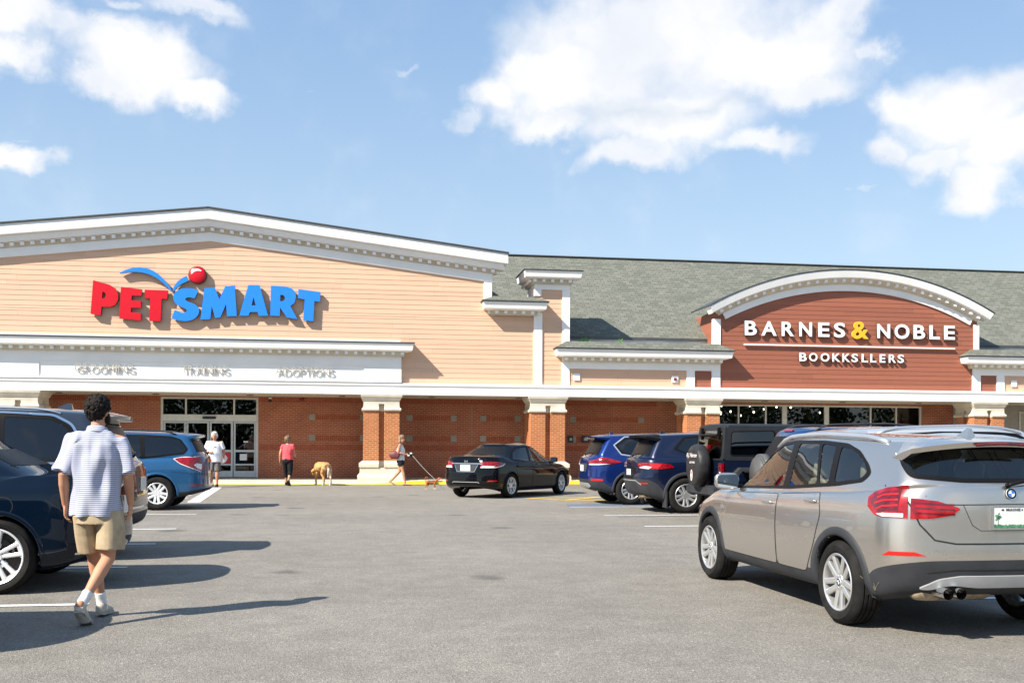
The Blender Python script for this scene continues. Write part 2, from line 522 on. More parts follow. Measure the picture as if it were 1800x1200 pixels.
def text_mesh(s, size, offset, extrude, spacing=1.0):
    """builtin-font glyph outlines as a mesh, lying in XY, front +Z; returns mesh"""
    c = bpy.data.curves.new('tmp', 'FONT')
    c.body = s; c.size = size; c.offset = offset; c.extrude = extrude; c.space_character = spacing
    c.resolution_u = 4
    o = bpy.data.objects.new('tmp', c)
    COL.objects.link(o)
    dg = bpy.context.evaluated_depsgraph_get()
    me = bpy.data.meshes.new_from_object(o.evaluated_get(dg))
    bpy.data.objects.remove(o); bpy.data.curves.remove(c)
    return me


# ------------------------------------------------------------------ ground
SW = 0.12                      # pavement height
KY = 35.62                     # kerb line


def ground():
    bm = bmesh.new()
    quad(bm, [(-400, -400, 0), (400, -400, 0), (400, 600, 0), (-400, 600, 0)])
    o = link('parking_lot', bm, M['asphalt']); tag(o, kind='structure')
    # pavement in front of the shops with a sloped access near the doors
    bm = bmesh.new()
    xs = [-30, -9.5, -8.0, 0.3, 2.3, 45]
    hs = [SW, SW, 0.012, 0.012, SW, SW]
    xs2 = []
    for i in range(len(xs) - 1):
        n = 6 if hs[i] != hs[i + 1] else 2
        for k in range(n):
            t = k / n
            s = t * t * (3 - 2 * t)
            xs2.append((xs[i] + (xs[i + 1] - xs[i]) * t, hs[i] + (hs[i + 1] - hs[i]) * s))
    xs2.append((xs[-1], hs[-1]))
    prev = None
    for x, h in xs2:
        col = [bm.verts.new((x, KY + 0.17, h + 0.001)), bm.verts.new((x, 37.0, min(SW, h + .06) if h < SW else SW)), bm.verts.new((x, 41, SW))]
        if prev:
            for a in range(2):
                bm.faces.new((prev[a], col[a], col[a + 1], prev[a + 1]))
        prev = col
    o = link('sidewalk', bm, M['concrete']); tag(o, kind='structure')
    bm = bmesh.new()
    prev = None
    for x, h in xs2:
        r = min(0.03, h * .4)
        pr = [(KY, 0.0), (KY + 0.005, h - r), (KY + 0.02, h - r * .3), (KY + .05, h + .001), (KY + 0.17, h + 0.002)]
        col = [bm.verts.new((x, y, z + .003)) for y, z in pr]
        if prev:
            for a in range(4):
                bm.faces.new((prev[a], col[a], col[a + 1], prev[a + 1]))
        prev = col
    o = link('kerb', bm, M['kerb_yellow'], smooth=True); tag(o, kind='structure')


def strip(bm, p0, p1, wd, z=0.005):
    a = Vector((*p0, 0)); b = Vector((*p1, 0))
    d = (b - a).normalized(); n = Vector((-d.y, d.x, 0)) * wd / 2
    k = max(1, int((b - a).length / .5))
    for i in range(k):
        s = a.lerp(b, i / k); e = a.lerp(b, (i + 1) / k)
        quad(bm, [(s.x - n.x, s.y - n.y, z), (e.x - n.x, e.y - n.y, z), (e.x + n.x, e.y + n.y, z), (s.x + n.x, s.y + n.y, z)])


def markings():
    bm = bmesh.new()
    for y, x, dy in ((9.2, -2.25, 0), (11.9, -2.5, -.05), (14.63, -2.7, -.1), (17.15, -2.85, -.25), (20.6, -3.05, .55)):
        strip(bm, (x, y), (-8.2, y + dy), 0.10)
    for y, x in ((22.46, 4.75), (19.66, 4.85), (16.98, 4.9), (14.2, 4.95), (11.4, 5.0), (8.6, 5.0)):
        strip(bm, (x, y), (10.4, y + .05), 0.10)
    strip(bm, (-3.75, 24.9), (-4.3, 33.2), 0.30)
    for k in range(6):
        strip(bm, (-4.1 - k * .09, 25.6 + k * 1.25), (-7.6, 26.0 + k * 1.25), 0.22)
    o = link('road_markings', bm, M['line_white']); tag(o, kind='structure')
    bm = bmesh.new()
    strip(bm, (4.4, 26.25), (10.5, 27.6), 0.14)
    strip(bm, (4.4, 26.25), (5.2, 25.3), 0.14, 0.0065)
    strip(bm, (5.2, 25.2), (10.5, 25.2), 0.14)
    for k in range(4):
        strip(bm, (5.3 + k * 1.2, 25.35), (6.4 + k * 1.2, 26.6 + k * .2), 0.16, 0.008)
    o = link('hatched_road_markings', bm, M['line_yellow']); tag(o, kind='structure')
    bm = bmesh.new()
    quad(bm, [(4.75, 22.72, .0045), (7.2, 22.72, .0045), (7.2, 23.6, .0045), (4.9, 23.6, .0045)])
    strip(bm, (5.05, 19.35), (8.0, 19.35), 0.09, .0045)
    o = link('blue_road_markings', bm, M['line_blue']); tag(o, kind='structure')


ground()
markings()

# ------------------------------------------------------------------ buildings
ZFB, ZFT = 3.15, 3.55          # white band above the arcade
YB = 39.4                      # brick wall behind the arcade
YS = 36.65                     # siding plane
YC = 36.5                      # column and band front


def lap(bm, z0, z1, lim, Y=YS, step=0.172, lean=0.011):
    """clapboards between z0 and z1, lim(z) -> list of (xl, xr)"""
    z = math.floor(z0 / step) * step
    while z < z1 - 1e-4:
        a, b = max(z, z0), min(z + step, z1)
        if b - a > 0.01:
            la, lb = lim(a), lim(b)
            for (p, q) in zip(la, lb):
                if p[1] - p[0] < 0.02 and q[1] - q[0] < .02:
                    continue
                n = 1
                quad(bm, [(p[0], Y - lean, a), (p[1], Y - lean, a), (q[1], Y - 0.002, b), (q[0], Y - 0.002, b)])
                quad(bm, [(p[0], Y, a), (p[1], Y, a), (p[1], Y - lean, a), (p[0], Y - lean, a)])
        z += step


def dentils(bm, pts, size=(0.115, 0.10), depth=0.09):
    """pts: (x, y_front, z_top, direction angle)"""
    for (x, y, z, ang) in pts:
        c, s = cos(ang), sin(ang)
        vs = []
        for dy in (0, depth):
            for dx, dz in ((-size[0] / 2, -size[1]), (size[0] / 2, -size[1]), (size[0] / 2, 0), (-size[0] / 2, 0)):
                vs.append(bm.verts.new((x + dx * c - dz * s * 0, y + dy, z + dz + dx * s)))
        for f in ((0, 1, 2, 3), (7, 6, 5, 4), (0, 4, 5, 1), (1, 5, 6, 2), (2, 6, 7, 3), (3, 7, 4, 0)):
            bm.faces.new([vs[i] for i in f])


# profile of the big crown cornice measured outward from the wall plane, z from its top edge
CROWN = [(0.0, 0.0), (0.50, 0.0), (0.50, -0.03), (0.47, -0.05), (0.43, -0.31), (0.34, -0.36), (0.30, -0.37), (0.24, -0.60), (0.10, -0.62), (0.08, -0.63), (0.0, -0.63)]


def cornice_plan(parent, path, ztop, drop=1.0, proj=1.0, shingle=None, name='cornice'):
    """horizontal cornice with mitred returns. path runs so that outside is on the right"""
    bm = bmesh.new()
    prof = [(0.0, 0.0), (0.44, 0.0), (0.46, -0.02), (0.43, -0.10), (0.40, -0.24), (0.33, -0.26), (0.27, -0.27), (0.25, -0.28), (0.0, -0.28)]
    prof = [(d * proj, z * drop) for d, z in prof]
    sweep(bm, plan_frames(path, ztop), prof)
    o = link(name, bm, M['trim'], parent)
    # recessed cream band with dentils
    bm = bmesh.new()
    zb = ztop - 0.28 * drop
    sweep(bm, plan_frames(path, zb - .002), [(0.0, 0), (0.14 * proj, 0), (0.10 * proj, -0.16), (0.0, -0.16)])
    link('cornice_bed', bm, M['trim_cream'], o)
    bm = bmesh.new()
    for (a, b) in zip(path, path[1:]):
        a = Vector(a); b = Vector(b); L = (b - a).length
        if L < .6:
            continue
        d = (b - a) / L; n = Vector((d.y, -d.x))
        k = int((L + .1) / 0.325)
        for i in range(k + 1):
            p = a + d * (L / 2 + (i - k / 2) * 0.325) + n * 0.24 * proj
            vs = []
            for u in (-.055, .055):
                for v in (0, -0.10 * proj):
                    for z in (-0.012, -0.115):
                        q = p + d * u + n * v
                        vs.append(bm.verts.new((q.x, q.y, zb + z)))
            for f in ((0, 2, 3, 1), (4, 5, 7, 6), (0, 1, 5, 4), (2, 6, 7, 3), (0, 4, 6, 2), (1, 3, 7, 5)):
                bm.faces.new([vs[i] for i in f])
    bmesh.ops.recalc_face_normals(bm, faces=bm.faces)
    link('dentil_moulding', bm, M['trim'], o)
    if shingle:
        bm = bmesh.new()
        sweep(bm, plan_frames(path, ztop + 0.004), [(0.0, 0.0), (0.50 * proj, 0.0), (0.50 * proj, 0.035), (0.02, shingle), (0.0, shingle)], mis=[1, 1, 0, 0, 0])
        r = link('shingle_skirt', bm, [M['shingle'], M['metal_edge']], o)
    else:
        bm = bmesh.new()
        sweep(bm, plan_frames(path, ztop + 0.003), [(0.0, 0.0), (0.49 * proj, 0.0), (0.49 * proj, 0.03), (0.0, 0.06)])
        link('metal_drip_edge', bm, M['metal_edge'], o)
    return o


def column(parent, xc, wd=1.26, dep=1.26):
    """square brick pier with a slot in each face, limestone base and capital"""
    y0 = YC
    hw = wd / 2
    sl = 0.095; sd = 0.16

    def slotted(h):   # plan outline with slot in front and sides
        return [(-hw - h, -h), (-sl, -h), (-sl, sd), (sl, sd), (sl, -h), (hw + h, -h), (hw + h, dep / 2 - sl), (hw - sd, dep / 2 - sl), (hw - sd, dep / 2 + sl), (hw + h, dep / 2 + sl),
                (hw + h, dep + h), (-hw - h, dep + h), (-hw - h, dep / 2 + sl), (-hw + sd, dep / 2 + sl), (-hw + sd, dep / 2 - sl), (-hw - h, dep / 2 - sl)]

    def solid(h):
        return [(-hw - h, -h), (hw + h, -h), (hw + h, dep + h), (-hw - h, dep + h)]

    def stackup(name, levels, fn, mat, par):
        bm = bmesh.new()
        rows = [[bm.verts.new((xc + x, y0 + y, z)) for x, y in fn(h)] for z, h in levels]
        for a, b in zip(rows, rows[1:]):
            n = len(a)
            for i in range(n):
                bm.faces.new((a[i], a[(i + 1) % n], b[(i + 1) % n], b[i]))
        bm.faces.new(list(reversed(rows[0]))); bm.faces.new(rows[-1])
        return link(name, bm, mat, par)
    c = stackup('brick_column', [(0.80, 0.0), (2.56, 0.0)], slotted, M['brick_light'], parent)
    stackup('base', [(0.02, 0.20), (0.24, 0.20), (0.30, 0.16), (0.33, 0.125), (0.56, 0.11)], solid, M['limestone'], c)
    stackup('base_moulding', [(0.562, 0.11), (0.58, 0.15), (0.70, 0.15), (0.78, 0.03), (0.798, 0.008)], slotted, M['limestone'], c)
    stackup('capital', [(2.562, 0.03), (2.58, 0.055), (2.62, 0.065), (2.66, 0.055), (2.69, 0.01), (2.81, 0.0)], slotted, M['limestone'], c)
    stackup('capital_moulding', [(2.812, 0.0), (2.93, 0.0), (2.94, 0.03), (2.985, 0.04), (3.0, 0.06), (3.05, 0.07), (3.06, 0.09), (3.12, 0.10), (3.148, 0.105)], solid, M['limestone'], c)
    return c


def board(parent, x0, x1, z0, z1, y=YS - .05, th=0.2, name='corner_board', mat=None):
    bm = bmesh.new()
    box(bm, x0, x1, y, y + th, z0, z1)
    return link(name, bm, mat or M['trim'], parent)


def arcade_band(parent, x0, x1):
    """white beam over the arcade with a ledge, and the soffit behind it"""
    bm = bmesh.new()
    sweep(bm, [((x0, YC, 0), (0, -1, 0), (0, 0, 1)), ((x1, YC, 0), (0, -1, 0), (0, 0, 1))],
          [(-0.2, ZFB), (0.0, ZFB), (0.0, ZFT - .10), (0.03, ZFT - .09), (0.045, ZFT - .02), (0.03, ZFT), (-0.2, ZFT)])
    bmesh.ops.recalc_face_normals(bm, faces=bm.faces)
    link('arcade_beam', bm, M['trim'], parent)
    bm = bmesh.new()
    n = int((x1 - x0) / 0.15)
    for i in range(n):   # ribbed soffit panels
        a = x0 + (x1 - x0) * i / n; b = x0 + (x1 - x0) * (i + 1) / n
        m_ = b - .025
        quad(bm, [(a, YC + .21, ZFB - .004), (m_, YC + .21, ZFB - .004), (m_, YB, ZFB - .004), (a, YB, ZFB - .004)])
        quad(bm, [(m_, YC + .21, ZFB + .012), (b, YC + .21, ZFB + .012), (b, YB, ZFB + .012), (m_, YB, ZFB + .012)])
        quad(bm, [(m_, YC + .21, ZFB - .004), (m_, YB, ZFB - .004), (m_, YB, ZFB + .012), (m_, YC + .21, ZFB + .012)])
        quad(bm, [(b, YC + .21, ZFB - .004), (b, YB, ZFB - .004), (b, YB, ZFB + .012), (b, YC + .21, ZFB + .012)])
    link('soffit', bm, M['soffit'], parent)
    k = int((x1 - x0) / 3)
    for i in range(k):
        bm = bmesh.new()
        x = x0 + (i + .5) * (x1 - x0) / k
        c = bmesh.ops.create_cone(bm, cap_ends=True, segments=16, radius1=.12, radius2=.12, depth=.02, matrix=Matrix.Translation((x, 38.0, ZFB - .018)))
        link('recessed_light', bm, M['black_plastic'], parent)


def wall_panel(parent, x0, x1, z0, z1, holes, mat, Y=YB, th=.25, name='brick_wall'):
    """wall with rectangular openings, built as slabs"""
    bm = bmesh.new()
    cuts = sorted({x0, x1, *[h[0] for h in holes], *[h[1] for h in holes]})
    for a, b in zip(cuts, cuts[1:]):
        hs = [h for h in holes if h[0] <= a + 1e-6 and h[1] >= b - 1e-6]
        if hs:
            h = hs[0]
            if h[2] > z0: box(bm, a, b, Y, Y + th, z0, h[2])
            if h[3] < z1: box(bm, a, b, Y, Y + th, h[3], z1)
        else:
            box(bm, a, b, Y, Y + th, z0, z1)
    return link(name, bm, mat, parent)


def soldier(parent, x0, x1, z0, h=0.2):
    """a course of upright bricks standing 3 mm proud"""
    bm = bmesh.new()
    n = int((x1 - x0) / 0.075)
    for i in range(n):
        a = x0 + (x1 - x0) * i / n
        box(bm, a + .006, a + (x1 - x0) / n - .010, YB - .004, YB + .01, z0, z0 + h)
    link('soldier_course', bm, M['brick_soldier'], parent)


M['brick_soldier'] = simple('brick_soldier', (0.33, 0.088, 0.044), .85, vary=.15, scale=13)

# ============================ pet store
pet = thing('pet_store_building', 'peach clapboard pet supply store with white gable cornice, brick arcade and square porch tower', 'building', (-5.0, 36.65, 0))
GX, GZ, GS = -5.0, 9.42, 0.1165       # gable peak and slope
XR = 5.36                             # right end of the gable cornice


def gz(x):
    return GZ - abs(x - GX) * GS


def frames_gable(y, off=0.0, xl=-19.0, xr=XR):
    return [((xl, y, gz(xl) + off), (0, -1, 0), (0, 0, 1)), ((GX, y, GZ + off), (0, -1, 0), (0, 0, 1)), ((xr, y, gz(xr) + off), (0, -1, 0), (0, 0, 1))]


bm = bmesh.new()
lap(bm, 4.95, 5.93, lambda z: [(-18.5, 6.66)])
lap(bm, 5.93, 6.85, lambda z: [(-18.5, 6.66)] if z < 6.5 else [(-18.5, 4.85)])
lap(bm, 6.85, 8.62, lambda z: [(max(-18.5, GX - (GZ - 0.85 - z) / GS), min(4.6, GX + (GZ - 0.85 - z) / GS))])
lap(bm, ZFT, 4.95, lambda z: [(1.5, 6.5)])
lap(bm, ZFT, 7.32, lambda z: [(6.64, 7.55)])
link('clapboard_siding', bm, M['siding'], pet)
# gable cornice
bm = bmesh.new()
P1 = [(-0.1, 0), (0.47, 0.0), (0.48, -0.03), (0.50, -0.33), (0.49, -0.365), (-0.1, -0.365)]
sweep(bm, frames_gable(YS), P1)
gc = link('gable_cornice', bm, M['trim'], pet)
bm = bmesh.new()
sweep(bm, frames_gable(YS, -0.367, xr=5.24), [(-0.1, 0), (0.355, 0.0), (0.35, -0.10), (0.31, -0.205), (0.20, -0.22), (-0.1, -0.22)])
link('bed_moulding', bm, M['trim'], gc)
bm = bmesh.new()
sweep(bm, frames_gable(YS, -0.589, xr=5.0), [(-0.1, 0), (0.13, 0.0), (0.085, -0.155), (-0.1, -0.155)])
link('cornice_bed', bm, M['trim_cream'], gc)
bm = bmesh.new()
x = GX - 13.0 * 1
k = 0
pts = []
while True:
    xx = -18.55 + k * 0.325; k += 1
    if xx > 5.0: break
    if abs(xx - GX) < .05: continue
    pts.append((xx, YS - .255, gz(xx) - 0.60, GS if xx < GX else -GS))
dentils(bm, pts, (0.12, 0.105), 0.12)
link('dentil_moulding', bm, M['trim'], gc)
bm = bmesh.new()
sweep(bm, frames_gable(YS, -0.745, xr=4.86), [(-0.1, 0), (0.075, 0.0), (0.075, -0.27), (0.055, -0.30), (-0.1, -0.30)])
link('frieze', bm, M['trim'], gc)
bm = bmesh.new()
sweep(bm, frames_gable(YS, 0.003, xr=XR + .03), [(-0.6, 0), (0.54, 0.0), (0.54, 0.045), (-0.6, 0.07)])
link('metal_drip_edge', bm, M['metal_edge'], gc)
board(pet, 4.55, 4.84, 6.62, gz(4.7) - 0.9, YS - .045)
# gable parapet body and its roof behind
bm = bmesh.new()
box(bm, -18.5, 4.80, YS + .003, YS + .25, ZFT, 7.35)
vs = [(-18.5, gz(-18.5) - .1), (GX, GZ - .1), (4.80, gz(4.8) - .1), (4.80, 7.352), (-18.5, 7.352)]
f1 = [bm.verts.new((x, YS + .01, z)) for x, z in vs]; f2 = [bm.verts.new((x, YS + 7.0, z)) for x, z in vs]
bm.faces.new(list(reversed(f1))); bm.faces.new(f2)
for i in range(5):
    bm.faces.new((f1[i], f1[(i + 1) % 5], f2[(i + 1) % 5], f2[i]))
bmesh.ops.recalc_face_normals(bm, faces=bm.faces)
link('parapet_wall', bm, M['siding'], pet)
# shoulder with small cornice, right of the gable
bm = bmesh.new()
box(bm, 4.80, 6.64, YS + .004, YS + 1.2, ZFT, 6.60)
link('shoulder_wall', bm, M['siding'], pet)
board(pet, 6.38, 6.69, ZFT, 6.20, YS - .06)
cornice_plan(pet, [(4.86, YS + .0), (4.861, YS - .0005), (4.862, YS - .001), (6.42, YS - .001), (6.42, YS + 0.9)], 6.56, 1.0, 1.0, shingle=.22) if False else None


def ucornice(parent, x0, x1, yf, yb, ztop, shingle, proj=1.0, left=True, right=True, drop=1.0):
    path = []
    if left: path.append((x0, yb))
    path += [(x0, yf), (x1, yf)]
    if right: path.append((x1, yb))
    return cornice_plan(parent, path, ztop, drop, proj, shingle)


ucornice(pet, 4.93, 6.36, YS - .06, YS + .9, 6.50, .24)
# tower
bm = bmesh.new()
box(bm, 6.47, 7.62, YS + .004, YS + 1.5, ZFT, 7.62)
t_ = link('tower_wall', bm, M['siding'], pet)
board(pet, 6.40, 6.66, 6.80, 7.03, YS - .04)
board(pet, 7.43, 7.71, ZFT, 7.03, YS - .05)
board(pet, 6.40, 7.71, 7.032, 7.30, YS - .052, name='frieze')
board(pet, 6.40, 6.47, 6.60, 7.03, YS + .17, 1.3, name='return_board')
board(pet, 6.395, 6.47, 7.032, 7.30, YS + .15, 1.3, name='return_frieze')
ucornice(pet, 6.40, 7.66, YS - .05, YS + 1.5, 7.66, None, 0.95, drop=.95)
# portico
PX = 1.60
bm = bmesh.new()
box(bm, -18.5, PX, YC, YS + .002, 3.60, 4.62)
pt = link('portico_frieze', bm, M['trim'], pet)
# sunk panel with its shadow lines, built as raised margins
bm = bmesh.new()
box(bm, -18.5, PX + .0, YC - .035, YC - .001, 4.16, 4.60)
box(bm, -18.5, -10.54, YC - .035, YC - .001, 3.62, 4.16)
box(bm, 0.30, PX, YC - .035, YC - .001, 3.62, 4.16)
link('panel_margin', bm, M['trim'], pt)
bm = bmesh.new()
sweep(bm, [((-18.5, YC, 0), (0, -1, 0), (0, 0, 1)), ((PX + .0, YC, 0), (0, -1, 0), (0, 0, 1))], [(0.002, 3.555), (0.04, 3.555), (0.075, 3.58), (0.065, 3.62), (0.037, 3.625), (0.002, 3.625)])
link('ledge', bm, M['trim'], pt)
ucornice(pet, -18.5, PX, YC - .036, YS, 4.93, None, 0.92, left=False)
bm = bmesh.new()
box(bm, -18.5, PX - .03, YS - .12, YS - .02, 4.97, 5.06)
link('flashing_board', bm, M['trim'], pt)
arcade_band(pet, -18.5, 7.71)
for xc in (-17.1, -11.21, 0.91, 6.90):
    column(pet, xc)
# brick wall with the entrance opening
DX0, DX1, DZ = -7.13, -3.60, 3.10
wall_panel(pet, -18.5, 11.9, 0, 3.20, [(DX0, DX1, 0.0, DZ)], M['brick'])
soldier(pet, -18.5, DX0 - .02, 2.93); soldier(pet, DX1 + .02, 11.85, 2.93); soldier(pet, DX1 + .02, 11.85, 1.16)
SQ = []
for (a, b) in ((-1.62, 0.30), (2.05, 3.75), (4.9, 6.25), (8.45, 11.2)):
    for z in (1.62, 2.40):
        for xx in (a, b):
            SQ.append((xx, z))
        soldier(pet, a + .13, b - .13, z - .10)
for xx, z in SQ:
    bm = bmesh.new()
    box(bm, xx - .115, xx + .115, YB - .012, YB + .05, z - .115, z + .115)
    link('stone_inset', bm, M['limestone_dark'], pet)
for x in (-8.9, 4.45, 10.1):
    bm = bmesh.new()
    box(bm, x - .01, x + .01, YB - .003, YB + .02, 0.12, 3.1)
    link('control_joint', bm, M['limestone_dark'], pet)


# entrance doors
def rect_frame(bm, x0, x1, z0, z1, w_, y, d):
    box(bm, x0, x1, y, y + d, z0, z0 + w_); box(bm, x0, x1, y, y + d, z1 - w_, z1)
    box(bm, x0, x0 + w_, y, y + d, z0 + w_, z1 - w_); box(bm, x1 - w_, x1, y, y + d, z0 + w_, z1 - w_)


bm = bmesh.new()
yd = YB + .05
box(bm, DX0, DX0 + .08, yd, yd + .14, SW, DZ); box(bm, DX1 - .08, DX1, yd, yd + .14, SW, DZ)
box(bm, DX0 + .08, DX1 - .08, yd, yd + .14, DZ - .06, DZ)
box(bm, DX0 + .08, DX1 - .08, yd - .03, yd + .12, 2.22, 2.46)
for x in (-6.26, -4.52):
    box(bm, x, x + .06, yd, yd + .1, 2.46, DZ - .06)
ent = link('entrance_frame', bm, M['frame_white'], pet)
bm = bmesh.new()
for a, b in ((DX0 + .08, -6.26), (-6.20, -4.52), (-4.46, DX1 - .08)):
    quad(bm, [(a, yd + .06, 2.46), (b, yd + .06, 2.46), (b, yd + .06, DZ - .06), (a, yd + .06, DZ - .06)])
link('transom_pane', bm, M['store_glass'], ent)
leafs = [(DX0 + .08, -6.22), (-6.22, -5.38), (-5.38, -4.52), (-4.52, DX1 - .08)]
for i, (a, b) in enumerate(leafs):
    bm = bmesh.new()
    off = 0.0 if i in (1, 2) else .05
    rect_frame(bm, a + .01, b - .01, SW + .01, 2.21, .07, yd + off, .045)
    box(bm, a + .08, b - .08, yd + off + .004, yd + off + .04, 1.07, 1.15)
    box(bm, a + .08, b - .08, yd + off + .004, yd + off + .04, 0.57, 0.63)
    box(bm, a + .08, b - .08, yd + off + .004, yd + off + .04, SW + .08, SW + .24)
    dl = link('sliding_door', bm, M['door_metal'] if 'door_metal' in M else M.setdefault('door_metal', simple('door_metal', (.50, .56, .58), .4, vary=.03)), ent)
    bm = bmesh.new()
    quad(bm, [(a + .07, yd + off + .025, SW + .08), (b - .07, yd + off + .025, SW + .08), (b - .07, yd + off + .025, 2.15), (a + .07, yd + off + .025, 2.15)])
    link('pane', bm, M['store_glass'], dl)
bm = bmesh.new()
vs = smooth_loop([(-5.62, 2.34), (-5.6, 2.385), (-5.38, 2.39), (-5.16, 2.385), (-5.14, 2.34), (-5.16, 2.30), (-5.38, 2.295), (-5.6, 2.30)])
slab(bm, [vs], [], fr_facade(yd - .03), .06)
link('door_sensor', bm, M['black_plastic'], ent)
# notices on the doors
M['poster_red'] = simple('poster_red', (.45, .02, .03), .5, vary=.02)
M['poster_white'] = simple('poster_white', (.7, .72, .74), .5, vary=.02)
M['poster_blue'] = simple('poster_blue', (.20, .33, .42), .5, vary=.02)
bm = bmesh.new()
box(bm, -5.05, -4.62, yd - .004, yd - .001, .64, 1.06)
nt = link('red_poster', bm, M['poster_red'], pet)
bm = bmesh.new()
slab(bm, [smooth_loop([(-5.04, .66), (-4.82, .67), (-4.72, .85), (-4.86, 1.0), (-5.04, 1.02)])], [], fr_facade(yd - .0045), .002)
link('white_patch', bm, M['poster_white'], nt)
bm = bmesh.new(); box(bm, -6.13, -5.48, yd - .004, yd - .001, .64, 1.05); link('blue_poster', bm, M['poster_blue'], pet)
bm = bmesh.new(); box(bm, -4.28, -4.02, yd + .045, yd + .049, .76, 1.0); link('white_notice', bm, M['poster_white'], pet)
bm = bmesh.new(); box(bm, -4.15, -3.78, yd + .08, yd + .09, 1.2, 1.52); link('red_notice', bm, M['poster_red'], pet)
bm = bmesh.new()
box(bm, -5.95, -5.78, yd - .004, yd - .001, 1.43, 1.48); box(bm, -4.15, -3.98, yd + .045, yd + .049, 1.43, 1.48); link('opening_hours_sticker', bm, M['poster_white'], pet)
# dark interior behind the doors
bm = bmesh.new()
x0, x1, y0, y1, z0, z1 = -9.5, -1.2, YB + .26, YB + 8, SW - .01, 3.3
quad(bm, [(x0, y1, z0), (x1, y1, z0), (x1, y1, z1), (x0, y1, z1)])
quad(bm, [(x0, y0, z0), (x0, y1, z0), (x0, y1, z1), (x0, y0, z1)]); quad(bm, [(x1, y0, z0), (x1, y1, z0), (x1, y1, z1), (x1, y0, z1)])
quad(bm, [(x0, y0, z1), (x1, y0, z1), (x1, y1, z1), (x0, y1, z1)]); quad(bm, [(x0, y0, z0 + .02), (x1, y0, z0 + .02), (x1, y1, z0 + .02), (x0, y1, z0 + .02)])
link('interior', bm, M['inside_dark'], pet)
bm = bmesh.new()
for x in (-6.6, -5.7, -4.3, -3.9):
    box(bm, x, x + .05, YB + 1.8, YB + 1.85, SW, 2.2)
box(bm, -6.8, -3.6, YB + 1.8, YB + 1.85, 2.2, 2.3)
link('vestibule_frame', bm, M['inside_mid'], pet)

# ============================ bookstore
book = thing('bookstore_building', 'bookstore with green shingle roof, round-arched cornice and brown clapboard front', 'building', (18.6, 36.65, 0))
# main roof
EY, EZ, RY, RZ = 37.6, 5.46, 43.8, 9.58
bm = bmesh.new()
quad(bm, [(4.0, EY, EZ), (45, EY, EZ), (45, RY, RZ), (4.0, RY, RZ)])
quad(bm, [(4.0, RY, RZ), (45, RY, RZ), (45, 50, 5.4), (4.0, 50, 5.4)])
rf = link('roof', bm, M['shingle'], book)
bm = bmesh.new()
box(bm, 4.0, 45, RY - .12, RY + .12, RZ - .01, RZ + .035)
link('ridge_cap', bm, M['metal_edge'], rf)
bm = bmesh.new()
box(bm, 7.5, 45, EY - .03, EY + .02, EZ - .09, EZ + .01)
link('gutter', bm, M['metal_edge'], rf)
bm = bmesh.new()
box(bm, 7.72, 45, EY + .02, EY + .2, 4.9, EZ - .02)
quad(bm, [(7.72, YS, 5.13), (45, YS, 5.13), (45, EY + .02, 5.2), (7.72, EY + .02, 5.2)])
link('gutter_wall', bm, M['flash'], book)
XA0, XA1, XCn = 13.45, 23.75, 18.60
RO, CZ = 11.66, -3.63


def arc_frames(y, xl, xr, r, n=48):
    a0 = math.asin((xl - XCn) / RO); a1 = math.asin((xr - XCn) / RO)
    out = []
    for i in range(n + 1):
        a = a0 + (a1 - a0) * i / n
        out.append(((XCn + r * sin(a), y, CZ + r * cos(a)), (0, -1, 0), (sin(a), 0, cos(a))))
    return out


def arc_x(z, r):
    return sqrt(max(0.0, r * r - (z - CZ) ** 2))


bm = bmesh.new()
ri = RO - 0.80
lap(bm, ZFT, 7.25, lambda z: [(max(13.44, XCn - arc_x(z, ri + .1)), min(23.76, XCn + arc_x(z, ri + .1)))])
link('clapboard_siding', bm, M['siding_brown'], book)
bm = bmesh.new()
sweep(bm, arc_frames(YS, XCn - 5.70, XCn + 5.70, RO), [(-0.1, 0), (0.44, 0.0), (0.46, -0.04), (0.40, -0.26), (0.32, -0.29), (-0.1, -0.29)])
ac = link('arched_cornice', bm, M['trim'], book, smooth=False)
bm = bmesh.new()
sweep(bm, arc_frames(YS, XCn - 5.45, XCn + 5.45, RO - .292), [(-0.1, 0), (0.28, 0.0), (0.26, -0.05), (0.1, -0.16), (0.08, -0.19), (-0.1, -0.19)])
link('bed_moulding', bm, M['trim_cream'], ac)
bm = bmesh.new()
sweep(bm, arc_frames(YS, XCn - 5.28, XCn + 5.28, RO - .484), [(-0.1, 0), (0.065, 0.0), (0.065, -0.24), (-0.1, -0.24)])
link('frieze', bm, M['trim'], ac)
bm = bmesh.new()
sweep(bm, arc_frames(YS, XCn - 5.73, XCn + 5.73, RO + .003), [(-1.6, 0), (0.48, 0.0), (0.48, 0.04), (-1.6, 0.045)])
link('metal_drip_edge', bm, M['metal_edge'], ac)
bm = bmesh.new()
n = 31
for i in range(n):
    a = math.asin(5.35 / RO) * (2 * i / (n - 1) - 1)
    m = Matrix.Translation((XCn + (RO - .36) * sin(a), YS - .22, CZ + (RO - .36) * cos(a))) @ Matrix.Rotation(a, 4, 'Y') @ Matrix.Diagonal((.12, .14, .11, 1))
    bmesh.ops.create_cube(bm, size=1, matrix=m)
link('dentil_moulding', bm, M['trim'], ac)
board(book, XA0 - .27, XA0 + .01, 5.05, 6.12, YS - .05)
board(book, XA1 - .01, XA1 + .20, 5.05, 6.14, YS - .05)
